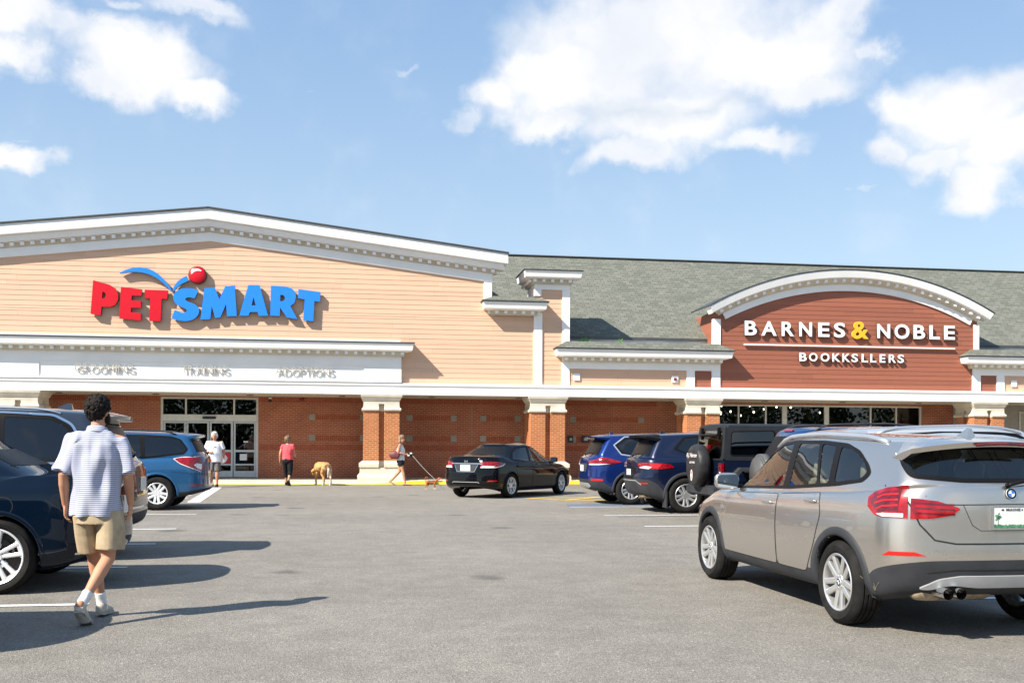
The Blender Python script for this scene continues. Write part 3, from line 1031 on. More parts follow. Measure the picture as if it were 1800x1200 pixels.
# body of the arched dormer running back into the roof
bm = bmesh.new()
fr_, bk_ = [], []
for (o, _, zv) in arc_frames(0, XCn - 5.40, XCn + 5.42, RO - .3, 24):
    fr_.append(bm.verts.new((o[0], YS + .003, o[2]))); bk_.append(bm.verts.new((o[0], YS + 5.0, o[2])))
lo = [bm.verts.new((XCn + 5.42, YS + .003, ZFT)), bm.verts.new((XCn - 5.40, YS + .003, ZFT))]
lob = [bm.verts.new((XCn + 5.42, YS + 5.0, ZFT)), bm.verts.new((XCn - 5.40, YS + 5.0, ZFT))]
ring1 = fr_ + lo; ring2 = bk_ + lob
for i in range(len(ring1)):
    j = (i + 1) % len(ring1)
    f = bm.faces.new((ring1[i], ring1[j], ring2[j], ring2[i]))
    f.material_index = 1 if i < len(fr_) - 1 else 0
bm.faces.new(ring1)
bmesh.ops.recalc_face_normals(bm, faces=bm.faces)
link('dormer_wall', bm, [M['siding_brown'], M['shingle']], book)
# low cornice links on each side of the arch
bm = bmesh.new()
lap(bm, ZFT, 4.20, lambda z: [(7.70, 12.16)])
link('clapboard_siding', bm, M['siding'], book)
bm = bmesh.new()
lap(bm, ZFT, 4.20, lambda z: [(25.02, 40)])
link('clapboard_siding', bm, M['siding'], book)
for ab in ((12.46, 13.13), (24.01, 24.72)):
    bm = bmesh.new()
    lap(bm, ZFT, 4.20, lambda z: [ab])
    link('brown_clapboard_siding', bm, M['siding_brown'], book)
bm = bmesh.new()
box(bm, 7.712, 13.43, YS + .004, YS + 1, ZFT, 5.12)
box(bm, 23.77, 40, YS + .004, YS + 1, ZFT, 5.12)
link('link_wall', bm, M['trim'], book)
for a, b in ((12.15, 12.46), (13.12, 13.45), (23.68, 24.02), (24.71, 25.03)):
    board(book, a, b, ZFT, 4.178, YS - .06, name='pilaster_board')
board(book, 7.715, 13.45, 4.18, 4.50, YS - .063, name='frieze'); board(book, 23.68, 40, 4.18, 4.50, YS - .063, name='frieze')
for (a, b, lf, rt) in ((7.60, 13.35, True, True), (23.62, 40, True, False)):
    ucornice(book, a, b, YS - .065, YS + .1, 4.87, .30, 1.0, lf, rt)
arcade_band(book, 7.712, 40)
for xc in (12.77, 24.33, 30.3):
    column(book, xc)
# shop front
wall_panel(book, 11.9, 40, 0, 3.20, [(14.2, 23.22, SW, 3.06)], M['brick'], name='brick_wall')
bm = bmesh.new(); box(bm, 24.62, 33, YB - .02, YB - .004, SW, 3.14)
gw = link('grey_panel_wall', bm, M['grey_wall'], book)
bm = bmesh.new(); rect_frame(bm, 25.1, 26.1, SW, 2.75, .07, YB - .06, .03); rect_frame(bm, 27.6, 28.9, SW, 2.9, .06, YB - .06, .03)
link('door_frame', bm, M['frame_white'], gw)
M['door_grey'] = simple('door_grey', (.36, .35, .32), .6, vary=.03)
bm = bmesh.new(); box(bm, 25.17, 26.03, YB - .05, YB - .025, SW, 2.68); box(bm, 27.66, 28.84, YB - .05, YB - .025, SW, 2.84)
link('grey_door', bm, M['door_grey'], gw)
bm = bmesh.new()
mull = [12.5, 14.42 + 1.0 * 0, 15.47, 16.9, 17.98, 20.25, 21.65, 23.14]
xs_m = [(12.5, .08), (13.35, .05), (15.45, .05), (16.90, .05), (17.75, .22), (20.0, .22), (22.45 - .0, .05)]
W0 = [px2w(x, 725, YB)[0] for x in (1263, 1299, 1347, 1380, 1454, 1531.5, 1576.5, 1619)]
ws = [.08, .06, .07, .20, .20, .06, .06, .08]
for x, w_ in zip(W0, ws):
    box(bm, x - w_ / 2, x + w_ / 2, YB + .04, YB + .14, SW, 3.0)
box(bm, 14.2, 23.22, YB + .03, YB + .15, 3.0, 3.06); box(bm, 14.2, 23.22, YB + .03, YB + .15, SW, .4)
for a, b in zip(W0, W0[1:]):
    box(bm, a + .04, b - .04, YB + .06, YB + .12, 2.18, 2.24) if False else None
sf = link('shopfront_frame', bm, M['frame_white'], book)
for a, b in zip([14.2] + W0[1:-1], W0[1:]):
    bm = bmesh.new()
    quad(bm, [(a, YB + .09, .4), (b, YB + .09, .4), (b, YB + .09, 3.0), (a, YB + .09, 3.0)])
    link('window_pane', bm, M['store_glass'], sf)
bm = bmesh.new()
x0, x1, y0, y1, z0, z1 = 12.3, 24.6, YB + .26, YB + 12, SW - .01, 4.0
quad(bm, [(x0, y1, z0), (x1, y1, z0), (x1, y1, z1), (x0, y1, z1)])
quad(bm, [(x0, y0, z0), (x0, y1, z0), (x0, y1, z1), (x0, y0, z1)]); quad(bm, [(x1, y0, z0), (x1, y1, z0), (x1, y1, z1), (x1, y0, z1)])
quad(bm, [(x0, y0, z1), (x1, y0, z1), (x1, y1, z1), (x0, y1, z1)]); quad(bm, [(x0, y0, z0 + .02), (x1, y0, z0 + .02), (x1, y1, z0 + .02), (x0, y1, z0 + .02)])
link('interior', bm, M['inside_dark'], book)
bm = bmesh.new()
for x in (15.9, 17.1, 18.4, 19.4, 21.6):
    box(bm, x, x + .06, YB + 1.6, YB + 1.66, SW, 2.9)
box(bm, 21.9, 22.5, YB + 2.5, YB + 3.4, SW, 3.3); box(bm, 13.0, 15.0, YB + 6, YB + 6.5, SW, 2.2); box(bm, 16, 20.0, YB + 9, YB + 9.5, SW, 2.4)
link('interior_fittings', bm, M['inside_mid'], book)
for x, y in ((1268, 713), (1267, 727), (1284, 723), (1318, 713), (1325, 724), (1343, 719), (1365, 715), (1441, 725), (1302, 730), (1390, 716)):
    X, Z = px2w(x, y, YB + 3.5)
    bm = bmesh.new()
    bmesh.ops.create_icosphere(bm, subdivisions=2, radius=.04, matrix=Matrix.Translation((X, YB + 3.5, Z)))
    link('lit_bulb', bm, M['bulb'], book)

# ============================ signs
def px_loop(pts, sc, ox, oy, Y):
    return [px2w(ox + x / sc, oy + y / sc, Y) for x, y in pts]


sgn = thing('pet_store_sign', 'large red and blue PETSMART letters with a bouncing ball on peach clapboard', 'sign', (-4.9, 36.5, 5.6))
SC8 = (1800 / 440, 140, 460)
YSG = 36.59
L8 = {
    'P': ([(97, 132), (215, 165), (255, 190), (277, 232), (276, 275), (255, 310), (220, 325), (158, 322), (150, 386), (78, 372)], [(164, 216), (180, 220), (190, 240), (178, 262), (160, 264)], 'r'),
    'E': ([(297, 180), (447, 198), (445, 245), (375, 243), (372, 276), (440, 280), (440, 332), (370, 330), (367, 362), (440, 368), (440, 423), (284, 406)], None, 'r'),
    'T': ([(467, 200), (634, 206), (630, 268), (590, 266), (582, 427), (500, 424), (507, 262), (468, 262)], None, 'r'),
    'S': (smooth_loop([(852, 206), (840, 235), (826, 262), (795, 256), (768, 259), (760, 272), (780, 287), (822, 302), (850, 325), (860, 352), (850, 385), (820, 412), (775, 426), (725, 424), (690, 415), (662, 402), (674, 372), (686, 346), (720, 362), (752, 366), (770, 355), (762, 338), (725, 322), (690, 300), (674, 270), (676, 238), (695, 212), (730, 194), (775, 190), (815, 194)], 2), None, 'b'),
    'M': ([(868, 417), (897, 190), (970, 184), (1005, 268), (1047, 175), (1116, 171), (1130, 390), (1060, 392), (1052, 305), (1012, 400), (974, 404), (950, 320), (940, 412)], None, 'b'),
    'A': ([(1213, 167), (1293, 168), (1355, 388), (1288, 390), (1278, 360), (1224, 362), (1214, 388), (1148, 388)], [(1250, 255), (1266, 312), (1236, 314)], 'b'),
    'R': ([(1376, 172), (1470, 177), (1520, 188), (1550, 215), (1556, 255), (1545, 295), (1515, 318), (1565, 412), (1490, 400), (1442, 330), (1438, 390), (1370, 387)], [(1443, 238), (1465, 240), (1478, 258), (1472, 275), (1460, 284), (1442, 282)], 'b'),
    'T2': ([(1573, 196), (1732, 218), (1728, 288), (1688, 283), (1680, 428), (1608, 420), (1618, 270), (1570, 262)], None, 'b'),
    's1': (smooth_loop([(287, 82), (330, 58), (390, 43), (440, 40), (500, 52), (560, 84), (610, 132), (650, 183), (663, 212), (640, 192), (600, 152), (545, 112), (480, 84), (410, 73), (340, 76)], 2), None, 'b'),
    's2': ([(768, 102), (781, 138), (735, 158), (700, 183), (668, 220), (674, 185), (700, 145), (735, 117)], None, 'b'),
}
for k, (lp, hole, c) in L8.items():
    bm = bmesh.new()
    slab(bm, [px_loop(lp, *SC8, YSG - .12)], [px_loop(hole, *SC8, YSG - .12)] if hole else [], fr_facade(YSG), 0.12, 0, 1)
    link('swoosh' if k[0] == 's' else 'letter', bm, [M['sign_red'] if c == 'r' else M['sign_blue'], M['sign_edge']], sgn)
    # raised dark rim and stand-off
cx, cz = px2w(140 + 847 / SC8[0], 460 + 95 / SC8[0], YSG - .12)
bm = bmesh.new()
R_ = .285
bmesh.ops.create_uvsphere(bm, u_segments=40, v_segments=20, radius=R_, matrix=Matrix.Translation((cx, YSG - .10, cz)) @ Matrix.Diagonal((1, .28, 1, 1)))
ball = link('ball', bm, M['sign_red'], sgn, smooth=True)
bm = bmesh.new()
bmesh.ops.create_cone(bm, cap_ends=True, segments=40, radius1=R_ + .02, radius2=R_ + .02, depth=.1, matrix=Matrix.Translation((cx, YSG - .05, cz)) @ Matrix.Rotation(pi / 2, 4, 'X'))
link('ball_rim', bm, M['sign_edge'], ball)
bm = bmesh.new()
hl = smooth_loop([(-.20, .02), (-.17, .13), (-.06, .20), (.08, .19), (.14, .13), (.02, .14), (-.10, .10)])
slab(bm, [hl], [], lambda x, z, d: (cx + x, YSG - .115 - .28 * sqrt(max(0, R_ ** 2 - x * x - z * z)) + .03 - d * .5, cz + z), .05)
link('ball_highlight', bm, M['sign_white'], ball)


def letter_obj(ch, x0, x1, z0, z1, Y, depth, mats, parent, off=0.0, halo=0.0, name='letter', slant=0.0):
    """one built-in-font character stretched to a box on the wall"""
    me = text_mesh(ch, 1.0, off, 0.1)
    xs = [v.co.x for v in me.vertices]; ys = [v.co.y for v in me.vertices]
    ax, bx, ay, by = min(xs), max(xs), min(ys), max(ys)
    bm = bmesh.new(); bm.from_mesh(me); bpy.data.meshes.remove(me)
    for v in bm.verts:
        X = x0 + (v.co.x - ax) / (bx - ax) * (x1 - x0)
        Z = z0 + (v.co.y - ay) / (by - ay) * (z1 - z0)
        v.co = Vector((X, Y - (depth if v.co.z > 0 else 0), Z))
    for f in bm.faces:
        f.normal_update()
        f.material_index = 0 if abs(f.normal.y) > .9 else 1
    return link(name, bm, mats, parent)


bs = thing('bookstore_sign', 'white BARNES & NOBLE letters with gold ampersand above BOOKKSLLERS on brown clapboard', 'sign', (18.6, 36.5, 5.0))
YBN = 36.60


def zz(x, y, Y):
    return px2w(x, y, Y)[1]


row1 = [('B', 328, 392), ('A', 415, 497), ('R', 522, 588), ('N', 615, 683), ('E', 715, 775), ('S', 798, 858), ('&', 895, 982), ('N', 1027, 1095), ('O', 1118, 1197), ('B', 1218, 1280), ('L', 1302, 1357), ('E', 1379, 1437)]
z1a, z1b = 5.53, 6.07
for ch, a, b in row1:
    x0 = px2w(1200 + a / 3, 580, YBN - .1)[0]; x1 = px2w(1200 + b / 3, 580, YBN - .1)[0]
    za, zb_ = (z1a, z1b) if ch != '&' else (z1a - .05, z1b + .08)
    if ch in 'SO': za -= .012; zb_ += .012
    letter_obj(ch, x0, x1, za, zb_, YBN, .09, [M['sign_gold'] if ch == '&' else M['sign_white'], M['sign_gold'] if ch == '&' else M['sign_bronze']], bs, 0.026 if ch != '&' else .02,
               name='ampersand' if ch == '&' else 'letter')
row2 = [('B', 616, 655), ('O', 667, 712), ('O', 728, 775), ('K', 790, 832), ('K', 843, 884), ('S', 891, 925), ('L', 944, 978), ('L', 990, 1022), ('E', 1039, 1070), ('R', 1087, 1126), ('S', 1134, 1168)]
for ch, a, b in row2:
    x0 = px2w(1200 + a / 3, 630, YBN - .08)[0]; x1 = px2w(1200 + b / 3, 630, YBN - .08)[0]
    letter_obj(ch, x0, x1, 4.60, 4.92, YBN, .07, [M['sign_white'], M['sign_bronze']], bs, 0.026)
bm = bmesh.new(); box(bm, 14.36, 22.9, YBN - .06, YBN, 5.165, 5.215); link('underline_bar', bm, M['sign_white'], bs)
for word, xa, xb, sc, ox, lab in (('GROOMING', 413, 738, 3.1587, 0, 'thin metal letters spelling GROOMING on the white portico frieze'),
                                  ('TRAINING', 1010, 1265, 3.1587, 0, 'thin metal letters spelling TRAINING in the middle of the portico frieze'),
                                  ('ADOPTIONS', 140, 460, 3.1587, 440, 'thin metal letters spelling ADOPTIONS on the portico frieze')):
    X0 = px2w(ox + xa / sc, 655, 36.4)[0]; X1 = px2w(ox + xb / sc, 655, 36.4)[0]
    t = thing('department_sign', lab, 'sign', ((X0 + X1) / 2, 36.4, 3.9), group='department signs on the portico')
    wd = {'I': .28, 'M': 1.25, 'O': 1.12, 'G': 1.08, 'N': 1.05, 'R': .85, 'T': .8, 'A': 1.05, 'D': 1.0, 'P': .8, 'S': .75}
    tot = sum(wd[c] for c in word) + .16 * (len(word) - 1)
    u_ = (X1 - X0) / tot; x = X0
    for c in word:
        w_ = wd[c] * u_
        letter_obj(c, x, x + w_, 3.79, 4.05, 36.455, .03, [M['brushed'], M['brushed']], t, 0.0)
        x += w_ + .16 * u_

# ------------------------------------------------------------------ vehicles
def paint(name, col, metal=0.35, rough=0.32, ior=1.42):
    m, t = new_mat(name)
    c = t.n('ShaderNodeTexCoord')
    fl = t.n('ShaderNodeTexNoise', {'Vector': c.outputs['Object'], 'Scale': 900.0, 'Detail': 1.0})
    b = t.n('ShaderNodeBump', {'Strength': 0.03, 'Distance': 0.001, 'Height': fl.outputs[0]})
    dn = t.n('ShaderNodeTexNoise', {'Vector': c.outputs['Object'], 'Scale': 1.6, 'Detail': 5.0})
    sp = t.n('ShaderNodeSeparateXYZ', {0: c.outputs['Object']})
    # road dust sitting on the lower panels
    low = t.n('ShaderNodeMapRange', {0: t.math('ADD', sp.outputs[2], t.math('MULTIPLY', dn.outputs[0], 0.5)), 1: 0.45, 2: 1.0, 3: 0.025, 4: 0.0})
    cc = t.mix(low.outputs[0], (*col, 1), (0.20, 0.18, 0.155, 1))
    rg = t.math('ADD', rough, t.math('MULTIPLY', low.outputs[0], 0.8))
    p = t.n('ShaderNodeBsdfPrincipled', {'Base Color': cc, 'Roughness': rg, 'Metallic': metal, 'Coat Weight': 1.0, 'Coat Roughness': 0.02, 'Coat IOR': ior, 'Specular IOR Level': 0.0 if metal < .1 else 0.25, 'Normal': b.outputs[0]})
    t.n('ShaderNodeOutputMaterial', {0: p.outputs[0]})
    return m


M['tyre'] = simple('tyre_rubber', (0.013, 0.0125, 0.012), 0.85, vary=0.25, scale=9, bump=0.2, spec=.2)
M['alloy'] = simple('alloy', (0.62, 0.62, 0.61), 0.32, metal=0.75, vary=0.04)
M['alloy_white'] = simple('alloy_white', (0.72, 0.73, 0.74), 0.35, metal=0.25, vary=0.04)
M['alloy_dark'] = simple('brake_dark', (0.05, 0.045, 0.04), 0.6, vary=0.2)
M['chrome'] = simple('chrome', (0.75, 0.76, 0.78), 0.12, metal=1.0, vary=0.01)
M['satin'] = simple('satin_rail', (0.66, 0.69, 0.73), 0.28, metal=0.8, vary=0.02)
M['clad'] = simple('grey_cladding', (0.034, 0.036, 0.041), 0.6, vary=0.12, scale=4, bump=0.15, spec=.22)
M['clad_silver'] = simple('skid_plate', (0.36, 0.37, 0.38), 0.45, metal=0.3, vary=0.05)
M['trimblack'] = simple('window_trim', (0.007, 0.007, 0.008), 0.4, vary=0.05, spec=.12)
M['seam'] = simple('seam', (0.008, 0.008, 0.008), 0.8, vary=0.0)
M['lamp_red'] = simple('lamp_red', (0.24, 0.001, 0.004), 0.15, coat=.6, vary=0.3, scale=14)
M['lamp_dark_red'] = simple('lamp_dark_red', (0.10, 0.001, 0.004), 0.12, coat=1.0, vary=0.3, scale=18)
M['lamp_bright'] = simple('lamp_bright_red', (0.50, 0.008, 0.006), 0.2, coat=.5, vary=0.1)
M['lamp_clear'] = simple('lamp_clear', (0.72, 0.68, 0.66), 0.15, coat=1.0, vary=0.2, scale=30)
M['plate_white'] = simple('plate_white', (0.68, 0.70, 0.68), 0.5, vary=0.03)
M['plate_green'] = simple('plate_green', (0.06, 0.20, 0.10), 0.6, vary=0.3, scale=60)
M['plate_dark'] = simple('plate_dark', (0.02, 0.03, 0.05), 0.6)
M['int_dark'] = simple('interior_dark', (0.03, 0.03, 0.032), 0.8, vary=0.1)
M['int_beige'] = simple('leather_beige', (0.56, 0.47, 0.34), 0.6, vary=0.05)
M['int_grey'] = simple('seat_grey', (0.16, 0.155, 0.15), 0.85, vary=0.08)
M['glass_clear'] = glass_mat('car_glass_clear', (0.50, 0.56, 0.55), 1.0)
M['glass_tint'] = glass_mat('car_glass_tinted', (0.055, 0.06, 0.065), 1.0)
M['glass_mid'] = glass_mat('car_glass_mid', (0.20, 0.23, 0.23), 1.0)
M['mirror'] = simple('mirror_glass', (0.85, 0.87, 0.88), 0.02, metal=1.0, vary=0.0)
M['roundel_blue'] = simple('roundel_blue', (0.02, 0.14, 0.50), 0.3, vary=0)
M['exhaust'] = simple('exhaust_rust', (0.32, 0.25, 0.17), 0.6, metal=0.4, vary=0.25, scale=12)
M['mud'] = simple('dried_mud', (0.20, 0.165, 0.12), 0.95, vary=0.2, scale=20)


def interp(prof, x):
    if x <= prof[0][0]: return prof[0][1]
    for (a, za), (b, zb) in zip(prof, prof[1:]):
        if x <= b:
            t = (x - a) / (b - a)
            return za + (zb - za) * t
    return prof[-1][1]


def inset(poly, d):
    """grow (d>0) or shrink a simple polygon"""
    n = len(poly)
    A = sum(poly[i][0] * poly[(i + 1) % n][1] - poly[(i + 1) % n][0] * poly[i][1] for i in range(n))
    s = 1 if A > 0 else -1
    out = []
    for i in range(n):
        p0, p, p1 = Vector(poly[i - 1]), Vector(poly[i]), Vector(poly[(i + 1) % n])
        e0 = (p - p0); e1 = (p1 - p)
        if e0.length < 1e-9 or e1.length < 1e-9:
            out.append(tuple(p)); continue
        e0.normalize(); e1.normalize()
        n0 = Vector((e0.y, -e0.x)) * s; n1 = Vector((e1.y, -e1.x)) * s
        m = n0 + n1
        k = max(0.35, m.dot(n0))
        out.append(tuple(p + m * d / k))
    return out


def rounded(poly, r=0.05, n=4):
    """round the corners of a polygon"""
    out = []
    L = len(poly)
    for i in range(L):
        p0, p, p1 = Vector(poly[i - 1]), Vector(poly[i]), Vector(poly[(i + 1) % L])
        a = (p0 - p); b = (p1 - p)
        ra = min(r, a.length * .45); rb = min(r, b.length * .45)
        A = p + a.normalized() * ra; B = p + b.normalized() * rb
        for k in range(n + 1):
            t = k / n
            out.append(tuple(A * (1 - t) ** 2 + p * 2 * t * (1 - t) + B * t * t))
    return out


def inside(poly, x, y):
    c = False
    n = len(poly)
    j = n - 1
    for i in range(n):
        xi, yi = poly[i]; xj, yj = poly[j]
        if (yi > y) != (yj > y) and x < (xj - xi) * (y - yi) / (yj - yi) + xi:
            c = not c
        j = i
    return c


class Car:
    def __init__(self, name, label, category, loc, rz, rows, mats, wb, wr, wy, paint_mat, tint='glass_tint', group=None, nf=16, ns=120, nr=22, sub=7, smooth=4,
                 arch=0.375, arch_lip=0.035, lip_mat=None, arch_z=None, cyl=None, power=2.6):
        self.root = thing(name, label, category, (loc[0], loc[1], 0.0), radians(rz), group)
        self.wb, self.wr, self.wy = wb, wr, wy
        self.paint = paint_mat
        self.glass = M[tint]
        self.xr = min(r['xr'] for r in rows)
        self.cyl = cyl or (self.xr + 1.0)
        # ---- surface grid
        R = []
        for r in rows:
            pts = []
            w_, xf, af, xr, ar = r['w'], r['xf'], r['af'], r['xr'], r['ar']
            pw = 2.0 / r.get('n', power)
            xs_f, xs_r = xf - af, xr + ar
            tp = r.get('taper', 0.05)
            xc = (xs_f + xs_r) / 2; hl = max(.1, (xs_f - xs_r) / 2)

            def wx(x):
                q = (x - xc) / hl
                return w_ * (1 - tp * abs(q) ** 3)
            wf, wrr = wx(xs_f), wx(xs_r)
            for i in range(nf):
                th = (i / nf) * pi / 2
                y = wf * sin(th) ** pw; x = xs_f + af * cos(th) ** pw
                pts.append((x, y))
            for i in range(ns):
                t = i / ns
                x = xs_f + (xs_r - xs_f) * t
                pts.append((x, wx(x)))
            for i in range(nr + 1):
                th = pi / 2 * (1 - i / nr)
                y = wrr * max(0.0, sin(th)) ** pw; x = xs_r - ar * max(0.0, cos(th)) ** pw
                pts.append((x, y))
            zc = r.get('crown', 0.0)
            R.append([(x, y, interp(r['z'], x) + zc * (1 - (y / max(w_, .01)) ** 2)) for x, y in pts])
        R = np.array(R)                       # rows x U x 3
        nrow, nu = R.shape[0], R.shape[1]
        V = []
        band = []
        for i in range(nrow - 1):
            k = rows[i].get('sub', sub)
            p0 = R[max(0, i - 1)]; p1 = R[i]; p2 = R[i + 1]; p3 = R[min(nrow - 1, i + 2)]
            for j in range(k):
                t = j / k
                if rows[i].get('sharp') or rows[i + 1].get('sharp'):
                    q = p1 + (p2 - p1) * t
                else:   # monotone cubic per coordinate
                    d1 = (p2 - p1); d0 = (p1 - p0); d2 = (p3 - p2)
                    m1 = np.where(d0 * d1 > 0, 2 * d0 * d1 / (d0 + d1 + 1e-12), 0)
                    m2 = np.where(d1 * d2 > 0, 2 * d1 * d2 / (d1 + d2 + 1e-12), 0)
                    t2, t3 = t * t, t ** 3
                    q = (2 * t3 - 3 * t2 + 1) * p1 + (t3 - 2 * t2 + t) * m1 + (-2 * t3 + 3 * t2) * p2 + (t3 - t2) * m2
                V.append(q); band.append(i)
        V.append(R[-1]); band.append(nrow - 2)
        V = np.array(V)
        V[-1, :, 1] = 0.0
        for _ in range(smooth):
            W = V.copy()
            W[1:-1, 1:-1] = V[1:-1, 1:-1] * .4 + .15 * (V[:-2, 1:-1] + V[2:, 1:-1] + V[1:-1, :-2] + V[1:-1, 2:])
            mir = V[1:-1, 1].copy(); mir[:, 1] *= -1
            W[1:-1, 0] = V[1:-1, 0] * .4 + .15 * (V[:-2, 0] + V[2:, 0] + mir + V[1:-1, 1])
            mir = V[1:-1, -2].copy(); mir[:, 1] *= -1
            W[1:-1, -1] = V[1:-1, -1] * .4 + .15 * (V[:-2, -1] + V[2:, -1] + mir + V[1:-1, -2])
            W[:, 0, 1] = 0; W[:, -1, 1] = 0; W[-1, :, 1] = 0
            V = W
        nv = V.shape[0]
        self.V, self.band = V, band
        bm = bmesh.new()
        grid = {}
        for s in (1, -1):
            for i in range(nv):
                for j in range(nu):
                    if s == -1 and (abs(V[i, j, 1]) < 1e-6):
                        grid[(s, i, j)] = grid[(1, i, j)]
                    else:
                        grid[(s, i, j)] = bm.verts.new((V[i, j, 0], V[i, j, 1] * s, V[i, j, 2]))
        self.facekey = {}
        for s in (1, -1):
            for i in range(nv - 1):
                for j in range(nu - 1):
                    vs = [grid[(s, i, j)], grid[(s, i, j + 1)], grid[(s, i + 1, j + 1)], grid[(s, i + 1, j)]]
                    if s == -1: vs.reverse()
                    vs2 = []
                    for v in vs:
                        if v not in vs2: vs2.append(v)
                    if len(vs2) < 3: continue
                    try:
                        f = bm.faces.new(vs2)
                    except ValueError:
                        continue
                    f.material_index = mats[band[i]]
        bm.normal_update()
        # make normals point outwards
        up = sum(f.normal.z * f.calc_area() for f in bm.faces if f.calc_center_median().z > 1.2)
        if up < 0:
            bmesh.ops.reverse_faces(bm, faces=bm.faces)
            bm.normal_update()
        self.bm = bm
        self.bvh = BVHTree.FromBMesh(bm)
        self.windows = []
        self.arch, self.arch_z = arch, (arch_z if arch_z is not None else wr)
        self.kill = []

    # ---- projection of 2D shapes onto the bodywork
    def proj(self, mode, a, b, s=1):
        if mode == 'side':
            o, d = Vector((a, 2.5 * s, b)), Vector((0, -s, 0))
        elif mode == 'rear':
            o, d = Vector((-6, a, b)), Vector((1, 0, 0))
        elif mode == 'front':
            o, d = Vector((6, a, b)), Vector((-1, 0, 0))
        elif mode == 'top':
            o, d = Vector((a, b, 4)), Vector((0, 0, -1))
        elif mode == 'cyl':    # a: degrees from straight back, positive to the car's left
            v = Vector((-cos(radians(a)), sin(radians(a)) * s, 0))
            o, d = Vector((self.cyl, 0, b)) + v * 5, -v
        h = self.bvh.ray_cast(o, d)
        if h[0] is None or (mode in ('side',) and h[0].y * s < 0.2):
            h = self.bvh.find_nearest(o + d * (2.5 - self.wy if mode == 'side' else 3.5))
            return h[0], h[1]
        n = h[1]
        if n.dot(d) > 0: n = -n
        return h[0], n

    def patch(self, name, poly, mode, mat, parent=None, off=0.004, holes=(), s=1, skirt=0.012, grid=0.04, mats=None):
        K = radians(1.0) if mode == 'cyl' else 1.0
        grid = grid or .035

        def dense(lp):
            out = []
            for (a, b) in zip(lp, list(lp[1:]) + [lp[0]]):
                a = Vector((a[0] * K, a[1])); b = Vector((b[0] * K, b[1]))
                k = max(1, int(math.ceil((b - a).length / grid)))
                out += [tuple(a.lerp(b, i / k)) for i in range(k)]
            return out
        vs, tris = cdt([dense(poly)], [dense(h) for h in holes], grid)
        vs = [Vector((v.x / K, v.y)) for v in vs]
        bm = bmesh.new()
        top = []
        nrm = []
        for v in vs:
            p, n = self.proj(mode, v.x, v.y, s)
            nrm.append(n)
            top.append(bm.verts.new(p + n * off))
        edges = set()
        sg = None
        for t in tris:
            f = bm.faces.new([top[i] for i in t])
            f.normal_update()
            if sg is None:
                sg = 1
            edges |= {(t[i], t[(i + 1) % 3]) for i in range(3)}
        if skirt:
            low = {}
            for (a, b) in list(edges):
                if (b, a) in edges: continue
                for i in (a, b):
                    if i not in low:
                        low[i] = bm.verts.new(top[i].co - nrm[i] * skirt)
                bm.faces.new((top[a], low[a], low[b], top[b]))
        bm.normal_update()
        # orient outwards
        d = 0
        for f, t in zip(bm.faces, tris):
            d += f.normal.dot(nrm[t[0]])
        if d < 0:
            bmesh.ops.reverse_faces(bm, faces=bm.faces)
        o = link(name, bm, mat, parent or self.root, smooth=True, local=True)
        me = o.data
        me.set_sharp_from_angle(angle=radians(35))
        return o

    def both(self, name, poly, mode, mat, **k):
        r = []
        for s in (1, -1):
            p = poly
            hs = k.get('holes', ())
            kk = dict(k)
            if mode in ('rear', 'front', 'top') and s == -1:
                if mode == 'top': p = [(a, -b) for a, b in poly]
                else: p = [(-a, b) for a, b in poly]
            r.append(self.patch(name, p, mode, mat, s=s, **kk))
        return r

    def line(self, name, pts, mode, mat, wd=0.007, off=0.0022, s=1, parent=None, closed=False):
        """a thin ribbon along a polyline on the bodywork"""
        P = []
        q = list(pts) + ([pts[0]] if closed else [])
        for (a, b) in zip(q, q[1:]):
            a = Vector(a); b = Vector(b)
            sc = 60 if mode == 'cyl' else 1
            k = max(1, int((b - a).length / (.04 * (1 if mode != 'cyl' else 30))))
            for i in range(k):
                P.append(a.lerp(b, i / k))
        P.append(Vector(q[-1]))
        pp = [self.proj(mode, p.x, p.y, s) for p in P]
        bm = bmesh.new()
        rows = []
        for i, (p, n) in enumerate(pp):
            t = (pp[min(i + 1, len(pp) - 1)][0] - pp[max(i - 1, 0)][0])
            if t.length < 1e-6: t = Vector((0, 0, 1))
            t.normalize()
            c = n.cross(t).normalized() * wd / 2
            rows.append((bm.verts.new(p + n * off - c), bm.verts.new(p + n * off + c)))
        for a, b in zip(rows, rows[1:]):
            bm.faces.new((a[0], a[1], b[1], b[0]))
        return link(name, bm, mat, parent or self.root, local=True)

    # ---- assembly
    def add_windows(self, polys, outer=None, trim=True, ring=0.03, glass=None):
        """side windows; outer is the dark surround they share"""
        polys = [rounded(p, .04) for p in polys]
        for p in polys:
            self.kill.append(('side', inset(p, .012)))
        hs = polys
        for s in (1, -1):
            if outer and trim:
                self.patch('window_trim', rounded(outer, .04), 'side', M['trimblack'], off=.004, holes=hs, s=s, skirt=.01)
            for i, p in enumerate(polys):
                g = glass[i] if glass else self.glass
                self.patch('side_window', inset(p, .015), 'side', g, off=-.001, s=s, skirt=0)

    def rear_wrap(self, poly, glass=None, border=0.045, off=.006):
        """rear glass that wraps round the corners; poly in degrees and metres"""
        q = rounded([(a / 57.3, b) for a, b in poly], .05)
        hole = inset(q, -border)
        dg_ = lambda lp: [(a * 57.3, b) for a, b in lp]
        self.kill.append(('cyl', inset(hole, .015)))
        self.patch('window_trim', dg_(q), 'cyl', M['trimblack'], off=off, holes=[dg_(hole)], skirt=.015, grid=.025)
        return self.patch('rear_window', dg_(inset(hole, .018)), 'cyl', glass or self.glass, off=off - .005, skirt=0)

